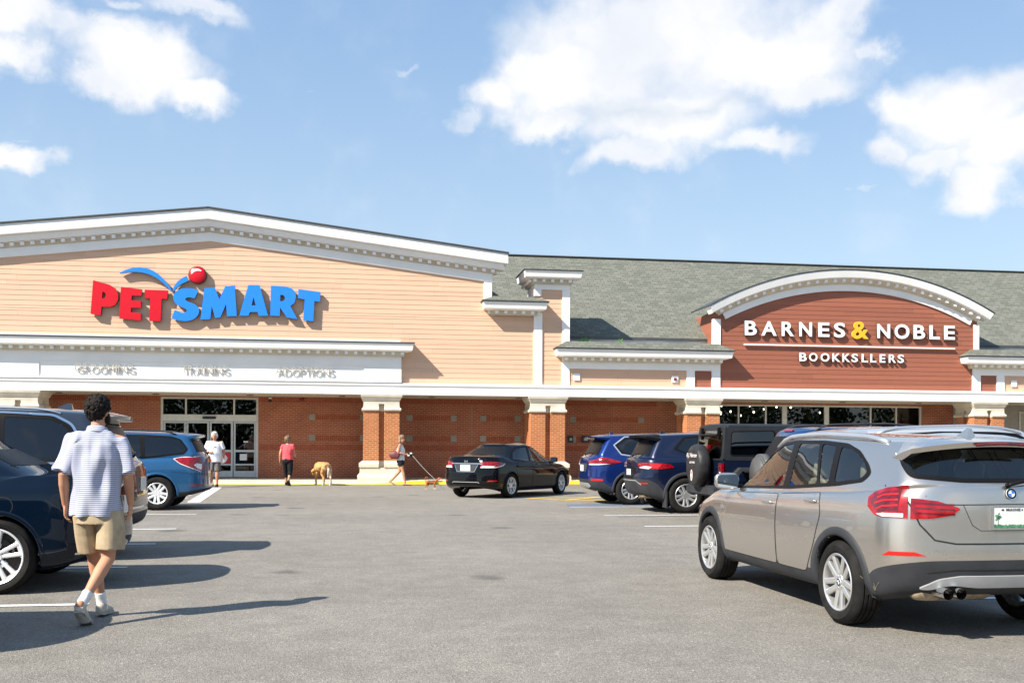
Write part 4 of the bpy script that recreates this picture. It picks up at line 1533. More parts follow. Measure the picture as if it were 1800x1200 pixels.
    def rear_window(self, poly, glass=None, border=0.045):
        p = rounded(poly, .05)
        hole = inset(p, -border)
        self.kill.append(('rear', inset(hole, .015)))
        self.patch('window_trim', p, 'rear', M['trimblack'], off=.003, holes=[hole], skirt=.01)
        return self.patch('rear_window', inset(hole, .015), 'rear', glass or self.glass, off=-.001, skirt=0)

    def windshield(self, poly, glass=None):
        p = rounded(poly, .05)
        hole = inset(p, -.04)
        self.kill.append(('front', inset(hole, .012)))
        self.patch('window_trim', p, 'front', M['trimblack'], off=.003, holes=[hole], skirt=.01)
        self.patch('windscreen', inset(hole, .015), 'front', glass or M['glass_mid'], off=-.001, skirt=0)

    def doors(self, polys, handles, body_mat=None, handle_mat=None, hs=(.13, .022)):
        for k, p in enumerate(polys):
            q = rounded(p, .05)
            for s in (1, -1):
                self.line('door_gap', q, 'side', M['seam'], s=s, closed=True, wd=.008, off=.0015)
                d = self.patch('door', inset(q, -.004), 'side', body_mat or self.paint, s=s, off=.003, skirt=.004, grid=.035)
                if k < len(handles):
                    hx, hz = handles[k]
                    self.blob('handle', (hx, hz), s, (hs[0] / 2, .020, hs[1] / 2), handle_mat or self.paint, d, out=.018)

    def blob(self, name, at, s, rad, mat, parent, out=.0, mode='side', rot=0):
        p, n = self.proj(mode, at[0], at[1], s)
        bm = bmesh.new()
        bmesh.ops.create_uvsphere(bm, u_segments=20, v_segments=12, radius=1)
        for v in bm.verts:
            c = v.co
            v.co = Vector((math.copysign(abs(c.x) ** .7, c.x) * rad[0], math.copysign(abs(c.y) ** .7, c.y) * rad[1], math.copysign(abs(c.z) ** .7, c.z) * rad[2]))
        bmesh.ops.transform(bm, matrix=Matrix.Translation(p + n * out) @ Matrix.Rotation(rot, 4, 'Y'), verts=bm.verts)
        return link(name, bm, mat, parent, smooth=True, local=True)

    def finish(self, body_mats, seat_mat='int_grey', liner=True, lip=0.03, lip_mat=None, seats=True, well=True):
        bm = self.bm
        dead = []
        wb2 = self.wb / 2
        for f in bm.faces:
            c = f.calc_center_median(); n = f.normal
            for x in (wb2, -wb2):
                d = sqrt((c.x - x) ** 2 + (c.z - self.arch_z) ** 2)
                if d < self.arch and abs(c.y) > .45 and c.z < self.arch_z + self.arch + .05:
                    dead.append(f); break
            else:
                for mode, poly in self.kill:
                    if mode == 'side' and abs(n.y) > .35 and inside(poly, c.x, c.z):
                        dead.append(f); break
                    if mode == 'rear' and n.x < -.15 and c.x < 0 and inside(poly, c.y, c.z):
                        dead.append(f); break
                    if mode == 'cyl' and c.x < self.cyl - .15 and n.z < .9 and inside(poly, math.degrees(atan2(c.y, self.cyl - c.x)) / 57.3, c.z):
                        dead.append(f); break
                    if mode == 'front' and n.x > .15 and c.x > 0 and inside(poly, c.y, c.z):
                        dead.append(f); break
        # lips round the wheel arches are cut before the holes open
        lips = []
        for x in (wb2, -wb2):
            for s in (1, -1):
                b2 = bmesh.new()
                rows = []
                for i in range(49):
                    a = radians(-28 + 236 * i / 48)
                    rr = []
                    for k in range(4):
                        r_ = self.arch - .012 + (lip + .012) * k / 3
                        xx, z_ = x + r_ * cos(a), self.arch_z + r_ * sin(a)
                        if z_ < self.zmin(xx): 
                            rr = None; break
                        p, n = self.proj('side', xx, z_, s)
                        rr.append((p, n))
                    if rr is None:
                        rows.append(None); continue
                    e = self.lip_out
                    v = [b2.verts.new(rr[0][0] + Vector((0, -s * .035, 0)))] + [b2.verts.new(p + n * (e if k < 3 else e * .4)) for k, (p, n) in enumerate(rr)] + [b2.verts.new(rr[3][0] - rr[3][1] * .01)]
                    rows.append(v)
                for a_, b_ in zip(rows, rows[1:]):
                    if a_ and b_:
                        for k in range(5):
                            q = (a_[k], b_[k], b_[k + 1], a_[k + 1])
                            b2.faces.new(q if s == 1 else q[::-1])
                link('wheel_arch', b2, lip_mat or self.paint, self.root, smooth=True, local=True)
        bmesh.ops.delete(bm, geom=list(set(dead)), context='FACES')
        body = link('body', bm, body_mats, self.root, smooth=True, local=True)
        self.body = body
        # underfloor and wheel wells
        b2 = bmesh.new()
        x0, x1 = self.xr + .25, max(v for v in (self.V[:, :, 0].max(),)) - .25
        box(b2, x0 + .35, x1 - .1, -.50, .50, .27, .32)
        box(b2, wb2 * -1 + self.arch, wb2 - self.arch, -self.wy + .16, self.wy - .16, .24, .28)
        for x in (wb2, -wb2):
            for s in (1, -1):
                rows = []
                for i in range(25):
                    a = radians(-6 + 192 * i / 24)
                    r_ = self.arch + .01
                    rows.append((b2.verts.new((x + r_ * cos(a), s * .50, self.arch_z + r_ * sin(a))), b2.verts.new((x + r_ * cos(a), s * (self.wy - .04), self.arch_z + r_ * sin(a)))))
                for a_, c_ in zip(rows, rows[1:]):
                    b2.faces.new((a_[0], a_[1], c_[1], c_[0]))
                b2.faces.new([r[0] for r in rows])
        link('underbody', b2, M['seam'], self.root, local=True)
        if seats:
            sm = M[seat_mat]
            zf = .42 - self.seat_drop
            for (sx, sy) in ((.18, .37), (.18, -.37), (-.75 + self.seat_fwd, .42), (-.75 + self.seat_fwd, 0), (-.75 + self.seat_fwd, -.42)):
                if sx < -self.wb * .42: continue
                b2 = bmesh.new()
                wd = .24 if sx > 0 else .22

                def blobbox(cx, cy, cz, rx, ry, rz_, tilt=0):
                    m = Matrix.Translation((cx, cy, cz)) @ Matrix.Rotation(tilt, 4, 'Y')
                    r = bmesh.ops.create_uvsphere(b2, u_segments=16, v_segments=10, radius=1)
                    for v in r['verts']:
                        c = v.co
                        v.co = m @ Vector((math.copysign(abs(c.x) ** .45, c.x) * rx, math.copysign(abs(c.y) ** .45, c.y) * ry, math.copysign(abs(c.z) ** .45, c.z) * rz_))
                blobbox(sx, sy, zf + .14, .25, wd, .09)
                blobbox(sx - .30, sy, zf + .42, .07, wd, .30, radians(-12))
                blobbox(sx - .39, sy, zf + .79, .045, .12, .085, radians(-10))
                box(b2, sx - .385, sx - .375, sy - .05, sy - .04, zf + .66, zf + .75); box(b2, sx - .385, sx - .375, sy + .04, sy + .05, zf + .66, zf + .75)
                link('seat', b2, sm, self.root, smooth=True, local=True)
            b2 = bmesh.new()
            box(b2, .75, .98, -.66, .66, .60, .92); box(b2, -wb2 - .1, .95, -.66, .66, .30, .34)
            box(b2, self.xr + .3, -wb2 + .12, -.55, .55, .5, .72)
            link('dashboard', b2, M['int_dark'], self.root, local=True)
            b2 = bmesh.new()
            bmesh.ops.create_cone(b2, segments=24, radius1=.18, radius2=.18, depth=.03, cap_ends=False, matrix=Matrix.Translation((.62, .37, .88)) @ Matrix.Rotation(radians(68), 4, 'Y'))
            link('steering_wheel', b2, M['int_dark'], self.root, local=True)

    lip_out = .006
    seat_drop = 0.0
    seat_fwd = 0.0

    def zmin(self, x):
        return self.zbot

    zbot = .22

    def mirror(self, x, z, s, mat, size=1.0, y=None, parent=None):
        if y is None:
            y = abs(self.proj('side', x, z - .05, s)[0].y)
        bm = bmesh.new()
        bmesh.ops.create_uvsphere(bm, u_segments=24, v_segments=14, radius=1)
        for v in bm.verts:
            c = v.co
            fx = .085 if c.x > 0 else .022
            v.co = Vector((x + math.copysign(abs(c.x) ** .8, c.x) * fx * size, s * (y + .13) + math.copysign(abs(c.y) ** .65, c.y) * .115 * size, z + math.copysign(abs(c.z) ** .65, c.z) * .078 * size))
        m = link('door_mirror', bm, mat, self.root, smooth=True, local=True)
        bm = bmesh.new()
        pts = rounded([(-.10 * size, -.062 * size), (.10 * size, -.062 * size), (.10 * size, .058 * size), (-.10 * size, .062 * size)], .035)
        vs = [bm.verts.new((x - .0245 * size, s * (y + .13) + a, z + b)) for a, b in pts]
        bm.faces.new(vs)
        link('mirror_glass', bm, M['mirror'], m, local=True)
        bm = bmesh.new()
        box(bm, x - .01, x + .045, min(s * (y - .03), s * (y + .06)), max(s * (y - .03), s * (y + .06)), z - .07, z - .03)
        link('mirror_stalk', bm, M['trimblack'], m, local=True)

    def wheels(self, rim_r, style, tyre_w=0.22, mat=None, yaw=0.0, hub=None, n=5):
        mat = mat or M['alloy']
        for x in (self.wb / 2, -self.wb / 2):
            for s in (1, -1):
                wheel(self.root, (x, s * (self.wy - tyre_w / 2), self.wr), s, self.wr, rim_r, tyre_w, style, mat, yaw if x > 0 else 0, hub, n)


def wheel(parent, loc, s, R, rr, w_, style, mat, yaw=0.0, hub=None, n=5, name='wheel'):
    w0 = bpy.data.objects.new(name, None); COL.objects.link(w0)
    w0.parent = parent; w0.location = loc
    w0.rotation_euler = (0, 0, yaw + (0 if s > 0 else pi))      # local +y is the outer face
    w0.empty_display_size = .2
    h = w_ / 2

    def lathe(prof, seg=64, mi=0):
        bm = bmesh.new()
        rows = []
        for i in range(seg):
            a = 2 * pi * i / seg
            rows.append([bm.verts.new((r * cos(a), y, r * sin(a))) for r, y in prof])
        for i in range(seg):
            A, B = rows[i], rows[(i + 1) % seg]
            for k in range(len(prof) - 1):
                bm.faces.new((A[k], A[k + 1], B[k + 1], B[k]))
        bmesh.ops.recalc_face_normals(bm, faces=bm.faces)
        return bm
    tp = [(rr - .012, h - .035), (rr + .004, h - .008), (rr + .02, h), (rr + (R - rr) * .55, h + .004), (R - .035, h - .006), (R - .012, h - .022), (R - .002, h - .045)]
    for gx in (.055, .02, -.02, -.055):
        tp += [(R, gx + .008), (R - .009, gx + .006), (R - .009, gx - .006), (R, gx - .008)]
    tp += [(R - .002, -h + .045), (R - .012, -h + .022), (R - .035, -h + .006), (rr + .02, -h), (rr - .012, -h + .035)]
    bm = lathe(tp, 72)
    # cross grooves on the shoulders
    tyre = link('tyre', bm, M['tyre'], w0, smooth=True, local=True)
    tyre.data.set_sharp_from_angle(angle=radians(40))
    bm = lathe([(rr - .004, h - .012), (rr - .012, h - .006), (rr - .024, h - .014), (rr - .03, h - .05), (rr - .045, -h + .03), (rr - .01, -h + .01)], 64)
    rim = link('rim', bm, mat, w0, smooth=True, local=True)
    rim.data.set_sharp_from_angle(angle=radians(40))
    # brake disc and dark barrel
    bm = bmesh.new()
    bmesh.ops.create_cone(bm, cap_ends=True, segments=40, radius1=rr - .05, radius2=rr - .05, depth=.012, matrix=Matrix.Translation((0, h - .10, 0)) @ Matrix.Rotation(pi / 2, 4, 'X'))
    bmesh.ops.create_cone(bm, cap_ends=True, segments=40, radius1=rr * .64, radius2=rr * .64, depth=.02, matrix=Matrix.Translation((0, h - .085, 0)) @ Matrix.Rotation(pi / 2, 4, 'X'))
    link('brake_disc', bm, M['alloy_dark'], rim, local=True)

    def spoke(bm, a, r0, r1, w0_, w1_, y0, y1, skew=0.0, d=.028):
        """tapered bar from r0 to r1 at angle a; skew shifts the outer end sideways (radians)"""
        vs = []
        for r, ww, y, aa in ((r0, w0_, y0, a), (r1, w1_, y1, a + skew)):
            c, s_ = cos(aa), sin(aa)
            for sd, dy in ((-1, -d), (-1, -.006), (-.55, 0), (.55, 0), (1, -.006), (1, -d)):
                vs.append(bm.verts.new((r * c - sd * ww / 2 * s_, y + dy, r * s_ + sd * ww / 2 * c)))
        for k in range(6):
            j = (k + 1) % 6
            bm.faces.new((vs[k], vs[j], vs[6 + j], vs[6 + k]))
        bm.faces.new(vs[:6]); bm.faces.new(vs[6:][::-1])
    yh = h - .03; yr = h - .012
    for k in range(n):
        a = 2 * pi * k / n + pi / 2
        bm = bmesh.new()
        if style == 'v':        # pairs of bars that spread outwards
            for q in (-1, 1):
                spoke(bm, a + q * .12,   .045, rr - .02, .056, .048, yh, yr, q * (pi / n * .45))
        elif style == 'y':      # stem that forks
            spoke(bm, a, .04, rr * .55, .035, .030, yh, yh + .004)
            for q in (-1, 1):
                spoke(bm, a + q * .02, rr * .50, rr - .02, .028, .026, yh + .003, yr, q * pi / n * .52)
        elif style == 'twin':   # parallel twin bars joined at the rim
            for q in (-1, 1):
                spoke(bm, a + q * .33, .06, rr - .02, .030, .042, yh, yr, -q * .12)
            spoke(bm, a, rr * .30, rr * .45, .09, .10, yh - .012, yh - .01)
            spoke(bm, a, rr - .05, rr - .015, .16, .17, yr - .006, yr - .003)
        else:                   # plain five spoke
            spoke(bm, a, .05, rr - .02, .075, .055, yh, yr)
        bmesh.ops.recalc_face_normals(bm, faces=bm.faces)
        link('spoke', bm, mat, rim, local=True)
    bm = bmesh.new()
    bmesh.ops.create_cone(bm, cap_ends=True, segments=28, radius1=.062, radius2=.070, depth=.03, matrix=Matrix.Translation((0, yh - .012, 0)) @ Matrix.Rotation(pi / 2, 4, 'X'))
    for k in range(5):
        a = 2 * pi * k / 5
        bmesh.ops.create_cone(bm, cap_ends=True, segments=8, radius1=.009, radius2=.009, depth=.012, matrix=Matrix.Translation((.048 * cos(a), yh + .002, .048 * sin(a))) @ Matrix.Rotation(pi / 2, 4, 'X'))
    link('hub', bm, mat, rim, local=True)
    if hub:
        roundel((0, yh + .006, 0), .030, rim, axis='y')
    return w0


def roundel(c, r, parent, axis='y', mtx=None):
    """round badge: dark ring, blue and white quarters"""
    m0 = mtx or (Matrix.Translation(c) @ Matrix.Rotation(pi / 2 if axis == 'y' else 0, 4, 'X'))
    bm = bmesh.new()

    def disc(r0, r1, a0, a1, z, mi, seg=24):
        vs0 = [bm.verts.new(m0 @ Vector((r1 * cos(a0 + (a1 - a0) * i / seg), r1 * sin(a0 + (a1 - a0) * i / seg), -z))) for i in range(seg + 1)]
        vs1 = [bm.verts.new(m0 @ Vector((r0 * cos(a0 + (a1 - a0) * i / seg), r0 * sin(a0 + (a1 - a0) * i / seg), -z))) for i in range(seg + 1)]
        for i in range(seg):
            f = bm.faces.new((vs0[i], vs0[i + 1], vs1[i + 1], vs1[i])); f.material_index = mi
    disc(r * .93, r, 0, 2 * pi, .0030, 3); disc(r * .64, r * .93, 0, 2 * pi, .0025, 2); disc(r * .6, r * .64, 0, 2 * pi, .003, 3)
    for q in range(4):
        disc(0.0005, r * .6, q * pi / 2, (q + 1) * pi / 2, .0022, q % 2, 8)
    bmesh.ops.create_cone(bm, cap_ends=True, segments=28, radius1=r, radius2=r, depth=.006, matrix=m0 @ Matrix.Translation((0, 0, .0012)))
    return link('badge', bm, [M['plate_white'], M['roundel_blue'], M['trimblack'], M['chrome']], parent, local=True)


def tube(bm, pts, rad, seg=10, caps=True, flat=1.0):
    rows = []
    n = len(pts)
    for i, p in enumerate(pts):
        p = Vector(p)
        t = (Vector(pts[min(n - 1, i + 1)]) - Vector(pts[max(0, i - 1)])).normalized()
        u = t.cross(Vector((0, 0, 1)))
        if u.length < .01: u = t.cross(Vector((0, 1, 0)))
        u.normalize(); v = u.cross(t)
        r = rad[i] if hasattr(rad, '__len__') else rad
        rows.append([bm.verts.new(p + u * r * cos(2 * pi * k / seg) + v * r * flat * sin(2 * pi * k / seg)) for k in range(seg)])
    for a, b in zip(rows, rows[1:]):
        for k in range(seg):
            bm.faces.new((a[k], a[(k + 1) % seg], b[(k + 1) % seg], b[k]))
    if caps:
        bm.faces.new(rows[0][::-1]); bm.faces.new(rows[-1])
    return bm


def number_plate(car, y, z, wd=.305, ht=.153, x_off=0.0, mat='plate_white', maine=False, frame=None, tilt=None):
    p, n = car.proj('rear', y, z)
    px = p.x - .012
    bm = bmesh.new()
    box(bm, px - .004, px + .03, y - wd / 2, y + wd / 2, z - ht / 2, z + ht / 2)
    pl_ = link('number_plate', bm, M[mat], car.root, local=True)
    bm = bmesh.new()
    fw = .008
    for a, b, c, d in ((-wd / 2 - fw, wd / 2 + fw, ht / 2, ht / 2 + fw), (-wd / 2 - fw, wd / 2 + fw, -ht / 2 - fw, -ht / 2), (-wd / 2 - fw, -wd / 2, -ht / 2, ht / 2), (wd / 2, wd / 2 + fw, -ht / 2, ht / 2)):
        box(bm, px - .007, px + .025, y + a, y + b, z + c, z + d)
    link('plate_frame', bm, M[frame or 'chrome'], pl_, local=True)
    if maine:
        me = text_mesh('MAINE', 1.0, .03, .02, 1.15)
        xs = [v.co.x for v in me.vertices]; ys = [v.co.y for v in me.vertices]
        bm = bmesh.new(); bm.from_mesh(me); bpy.data.meshes.remove(me)
        for v in bm.verts:
            a = (v.co.x - min(xs)) / (max(xs) - min(xs)); b = (v.co.y - min(ys)) / (max(ys) - min(ys))
            v.co = Vector((px - .0055 - (.001 if v.co.z > 0 else 0), y + .055 - a * .11, z + .048 + b * .019))
        link('plate_lettering', bm, M['plate_dark'], pl_, local=True)
        bm = bmesh.new()
        rnd = random.Random(3)
        for i in range(60):   # green strip of trees along the foot
            yy = y - wd / 2 + (i + .5) * wd / 60
            hh = .018 + rnd.random() * .012
            box(bm, px - .0055, px - .0035, yy - wd / 120, yy + wd / 120, z - ht / 2, z - ht / 2 + hh)
        for i in range(26):
            aa = rnd.random() * 2 * pi; q = rnd.random() * .022
            yy = y + wd / 2 - .035 + q * cos(aa); zz_ = z + .005 + 1.3 * q * sin(aa)
            box(bm, px - .0055, px - .0035, yy - .005, yy + .005, zz_ - .004, zz_ + .004)
        box(bm, px - .0055, px - .0035, y + wd / 2 - .038, y + wd / 2 - .034, z - .06, z)
        link('plate_picture', bm, M['plate_green'], pl_, local=True)
        bm = bmesh.new()
        box(bm, px - .0058, px - .0035, y - wd / 2 + .008, y - wd / 2 + .045, z - .068, z - .045)
        link('plate_sticker', bm, M['roundel_blue'], pl_, local=True)
        bm = bmesh.new()
        box(bm, px - .0058, px - .0035, y - wd / 2 + .01, y - wd / 2 + .028, z + .048, z + .066); box(bm, px - .0058, px - .0035, y - .075, y - .066, z + .050, z + .062); box(bm, px - .0058, px - .0035, y + .072, y + .09, z + .050, z + .062)
        link('plate_mark', bm, M['plate_dark'], pl_, local=True)
    return pl_


def wiper(car, p0, p1, th=.012):
    a, na = car.proj('rear', *p0); b, nb_ = car.proj('rear', *p1)
    bm = bmesh.new()
    tube(bm, [a + na * .015, a + na * .045, a.lerp(b, .5) + na * .04, b + nb_ * .02], [.022, .016, th, .006])
    return link('wiper', bm, M['trimblack'], car.root, smooth=True, local=True)


def rail(car, x0, x1, y, lift=.045, rad=.018, mat='satin', n=14, foot=True):
    for s in (1, -1):
        pts = []
        for i in range(n + 1):
            x = x0 + (x1 - x0) * i / n
            p, nn = car.proj('top', x, s * y)
            e = min(1, min(i, n - i) / 1.6)
            pts.append(p + Vector((0, 0, lift * e)))
        bm = bmesh.new(); tube(bm, pts, rad, 8, flat=.8)
        link('roof_rail', bm, M[mat], car.root, smooth=True, local=True)


def fin(car, x, h=.07, l=.16, mat=None):
    p, n = car.proj('top', x, 0)
    bm = bmesh.new()
    prof = [(l * .5, 0), (l * .1, h * .55), (-l * .25, h), (-l * .42, h * .95), (-l * .5, 0)]
    for s in (1, -1):
        pass
    A = [bm.verts.new(p + Vector((a, .035 * (1 - b / h * .75), b - .01))) for a, b in prof]
    B = [bm.verts.new(p + Vector((a, -.035 * (1 - b / h * .75), b - .01))) for a, b in prof]
    bm.faces.new(A); bm.faces.new(B[::-1])
    for i in range(len(prof)):
        j = (i + 1) % len(prof)
        bm.faces.new((A[j], A[i], B[i], B[j]))
    bmesh.ops.recalc_face_normals(bm, faces=bm.faces)
    return link('antenna_fin', bm, mat or car.paint, car.root, smooth=False, local=True)


def spoiler(car, x_back, x_front, hw, z_back, th=.03, mat=None, drop=0.0, name='spoiler'):
    """blade carried on the rear edge of the roof"""
    bm = bmesh.new()
    rows = []
    N = 17
    for i in range(N):
        y = hw * (2 * i / (N - 1) - 1)
        c = 1 - (y / hw) ** 2
        xb = x_back + .07 * (1 - c)
        zb = z_back - drop * (1 - c)
        pf, _ = car.proj('top', x_front, y)
        rows.append([bm.verts.new((x_front, y, pf.z + .004)), bm.verts.new(((x_front + xb) / 2, y, (pf.z + zb) / 2 + .008)), bm.verts.new((xb, y, zb)), bm.verts.new((xb + .012, y, zb - th)), bm.verts.new((x_front - .02, y, pf.z - .06))])
    for a, b in zip(rows, rows[1:]):
        for k in range(4):
            bm.faces.new((a[k], a[k + 1], b[k + 1], b[k]))
        bm.faces.new((a[4], a[0], b[0], b[4]))
    bm.faces.new(rows[0][::-1]); bm.faces.new(rows[-1])
    bmesh.ops.recalc_face_normals(bm, faces=bm.faces)
    o = link(name, bm, mat or car.paint, car.root, smooth=True, local=True)
    o.data.set_sharp_from_angle(angle=radians(40))
    return o


def rows_for(W, xf, xr, clad, mid, shoulder, belt, glass, roofz, cowl, rfront, rrear, gback, Wg, Wr, hood=(.74, .92), bot=.22, under=.30, rcorner=.42, fcorner=.55,
             wbelt=.06, tail=(0.0, .03, .06), tuck=.08, hoodmid=None, deck=None, crown=.03, roofcr=.035, gcorner=.24, rcrn2=.26):
    """common layout of the lengthwise lines of a car body, lowest first"""
    hm = hoodmid if hoodmid is not None else cowl + (xf - cowl) * .5
    r = [
        dict(w=W - .16, xf=xf - .16, af=.4, xr=xr + .22, ar=.35, z=[(xr + .1, under), (xr + .6, bot - .02), (xf - .5, bot - .02), (xf, bot + .02)], sub=2, sharp=True),
        dict(w=W - tuck, xf=xf - .07, af=.45, xr=xr + .07, ar=rcorner, z=[(xr, under + .03), (xr + .55, bot), (xf - .5, bot), (xf, bot + .04)], sub=5),
        dict(w=W - .01, xf=xf, af=fcorner, xr=xr, ar=rcorner, z=clad, sub=7),
        dict(w=W, xf=xf - .01, af=fcorner, xr=xr + tail[0], ar=rcorner, z=mid, sub=7),
        dict(w=W - .018, xf=xf - .05, af=fcorner, xr=xr + tail[1], ar=rcorner, z=shoulder, sub=6),
        dict(w=W - wbelt, xf=xf - .16, af=fcorner, xr=xr + tail[2], ar=rcorner, z=[(xr, belt[0][1])] + belt + [(cowl + .1, belt[-1][1]), (xf - .16, hood[0])], sub=4, crown=crown * .5),
    ]
    xr5 = xr + tail[2]
    if deck:
        r.append(dict(w=W - wbelt - .05, xf=hm, af=.45, xr=deck[0], ar=.3, z=[(deck[0], deck[1]), (deck[0] + .5, deck[1] + .01)] + [q for q in belt if q[0] > deck[0] + .6] + [(cowl, belt[-1][1] + .01), (hm, hood[1])], sub=5, crown=crown))
    else:
        r.append(dict(w=W - wbelt - .025, xf=hm, af=.45, xr=(xr5 + gback) / 2, ar=.35, z=[(a, b + .01) for a, b in belt] + [(cowl, belt[-1][1] + .02), (hm, hood[1])], sub=5, crown=crown))
    r += [
        dict(w=Wg, xf=cowl, af=.32, xr=gback, ar=gcorner, z=glass, sub=12, taper=.07, crown=0.0),
        dict(w=Wr, xf=rfront, af=.22, xr=rrear, ar=rcrn2, z=roofz, sub=4, taper=.09),
        dict(w=Wr - .09, xf=rfront - .03, af=.2, xr=rrear + .03, ar=.22, z=[(a, b + roofcr * .6) for a, b in roofz], sub=6, taper=.09),
        dict(w=.30, xf=rfront - .05, af=.05, xr=rrear + .05, ar=.05, z=[(a, b + roofcr * 1.25) for a, b in roofz], sub=5, taper=0),
        dict(w=.01, xf=rfront - .06, af=.02, xr=rrear + .06, ar=.02, z=[(a, b + roofcr * 1.35) for a, b in roofz], taper=0),
    ]
    return r


PT = {
    'silver': paint('paint_champagne', (0.62, 0.575, 0.52), .92, .27),
    'black': paint('paint_black', (0.002, 0.0025, 0.004), .0, .5, 1.36),
    'blackblue': paint('paint_black_blue', (0.002, 0.007, 0.017), .0, .5, 1.40),
    'slate': paint('paint_slate', (0.040, 0.052, 0.078), .5, .28),
    'steelblue': paint('paint_steel_blue', (0.025, 0.115, 0.26), .5, .28),
    'blue': paint('paint_blue', (0.006, 0.026, 0.155), .5, .26),
    'navy': paint('paint_navy', (0.004, 0.009, 0.034), .3, .28),
    'jeep': paint('paint_jeep', (0.005, 0.010, 0.028), .2, .3),
    'crv': paint('paint_royal', (0.006, 0.045, 0.16), .5, .28),
    'white': paint('paint_silver_white', (0.50, 0.52, 0.55), .5, .3),
}
BM = lambda k: [M['clad'], PT[k]]

# ============================ silver crossover, nearest on the right
c = Car('silver_crossover', 'silver-beige crossover with MAINE plate in front of the parked row', 'car',
        (4.56, 8.90), 91.2,
        rows_for(.895, 2.20, -2.27, [(-2.3, .61), (-2.2, .60), (-2.0, .545), (-1.85, .50), (-1.75, .40), (1.75, .39), (2.0, .46)],
                 [(-2.3, .76), (-1.5, .68), (2.2, .62)], [(-2.3, .98), (-1.2, .93), (1.2, .86), (2.1, .72)],
                 [(-2.2, 1.10), (-1.4, 1.04), (.9, .945)], [(-2.2, 1.15), (-1.5, 1.09), (.6, .99), (1.1, .99)],
                 [(-2.1, 1.415), (-1.7, 1.435), (-.6, 1.475), (.1, 1.465), (.4, 1.43)],
                 1.15, .38, -2.02, -2.20, .80, .645, hood=(.76, .93), tail=(.01, .02, .04), under=.34, bot=.25, roofcr=.045),
        [0, 0, 1, 1, 1, 1, 1, 1, 1, 1, 1], 2.76, .335, .885, PT['silver'], tint='glass_clear', arch=.385, smooth=3)
silver = c
c.lip_out = .012
WIN = [[(.88, 1.01), (.66, 1.15), (.36, 1.325), (.10, 1.42), (-.16, 1.44), (-.24, 1.055)],
       [(-.35, 1.06), (-.29, 1.44), (-.68, 1.437), (-.86, 1.098)],
       [(-.90, 1.10), (-.73, 1.435), (-.98, 1.42), (-1.06, 1.112)],
       [(-1.145, 1.122), (-1.07, 1.412), (-1.28, 1.382), (-1.47, 1.305), (-1.585, 1.215), (-1.52, 1.158)]]
OUT = [(1.0, .985), (.70, 1.175), (.38, 1.355), (.10, 1.450), (-.20, 1.468), (-.75, 1.462), (-1.15, 1.438), (-1.36, 1.385), (-1.56, 1.275), (-1.64, 1.205), (-1.57, 1.137), (-1.2, 1.092), (-.4, 1.035)]
c.add_windows(WIN, OUT)
c.rear_wrap([(-40.5, 1.185), (-46, 1.30), (-47.5, 1.40), (-20, 1.425), (20, 1.425), (47.5, 1.40), (46, 1.30), (40.5, 1.185), (20, 1.155), (-20, 1.155)], border=.028)
c.root.scale.z = .978
c.windshield([(-.66, 1.03), (-.52, 1.40), (.52, 1.40), (.66, 1.03), (.3, 1.01), (-.3, 1.01)], M['glass_clear'])
c.doors([[(.98, .36), (1.02, .55), (.97, .95), (-.26, .985), (-.30, .36)], [(-.315, .36), (-.275, .985), (-1.02, 1.03), (-1.10, .86), (-1.00, .60), (-.86, .36)]],
        [(-.10, .90), (-.92, .955)], hs=(.20, .035))
# tailgate, lamps, bumper
tg = [(-.56, .585), (-.66, .70), (-.70, .92), (-.76, 1.08), (.76, 1.08), (.70, .92), (.66, .70), (.56, .585)]
c.line('tailgate_gap', [(-.77, 1.16), (-.72, 1.05), (-.65, .85), (-.56, .74), (-.42, .715), (.42, .715), (.56, .74), (.65, .85), (.72, 1.05), (.77, 1.16)], 'rear', M['seam'], wd=.012)
c.line('tailgate_crease', [(-.45, .995), (0, 1.0), (.45, .995)], 'rear', M['seam'], wd=.007)
L_OUT = [(40.5, 1.135), (50, 1.105), (56, 1.065), (59, 1.03), (58.5, 0.96), (54, 0.905), (50, 0.892), (40.5, 0.893)]
for s in (1, -1):
    l = c.patch('tail_lamp', rounded(L_OUT, 1.2) and [(a, b) for a, b in L_OUT], 'cyl', M['lamp_red'], off=.010, s=s, skirt=.02, grid=0)
    c.patch('lamp_lens', [(43, 1.095), (50, 1.075), (55, 1.04), (56.5, 0.99), (53, 0.94), (44, 0.945)], 'cyl', M['lamp_dark_red'], parent=l, off=.012, s=s, skirt=0, grid=0)
    for zz0, e in ((1.05, 53), (1.01, 54), (.97, 53)):
        c.line('light_bar', [(44, zz0 + .015), (50, zz0 + .004), (e, zz0 - .02)], 'cyl', M['lamp_bright'], wd=.012, off=.0135, s=s, parent=l)
    c.patch('reversing_lamp', [(42, 0.900), (50, 0.899), (53, 0.915), (50, 0.925), (42, 0.927)], 'cyl', M['lamp_clear'], parent=l, off=.0125, s=s, skirt=0, grid=0)
    l2 = c.patch('tail_lamp', [(39.6, 1.040), (30, 1.020), (23, 0.977), (22, 0.965), (25, 0.920), (32, 0.895), (39.6, 0.890)], 'cyl', M['lamp_red'], off=.009, s=s, skirt=.02, grid=0)
    for zz0 in (1.005, .97, .935):
        c.line('light_bar', [(38.5, zz0), (29, zz0 - .008), (24, zz0 - .01)], 'cyl', M['lamp_dark_red'], wd=.012, off=.011, s=s, parent=l2)
    c.patch('reflector', [(34, 0.625), (50, 0.615), (47, 0.648), (38, 0.652)], 'cyl', M['lamp_bright'], off=.006, s=s, grid=0)
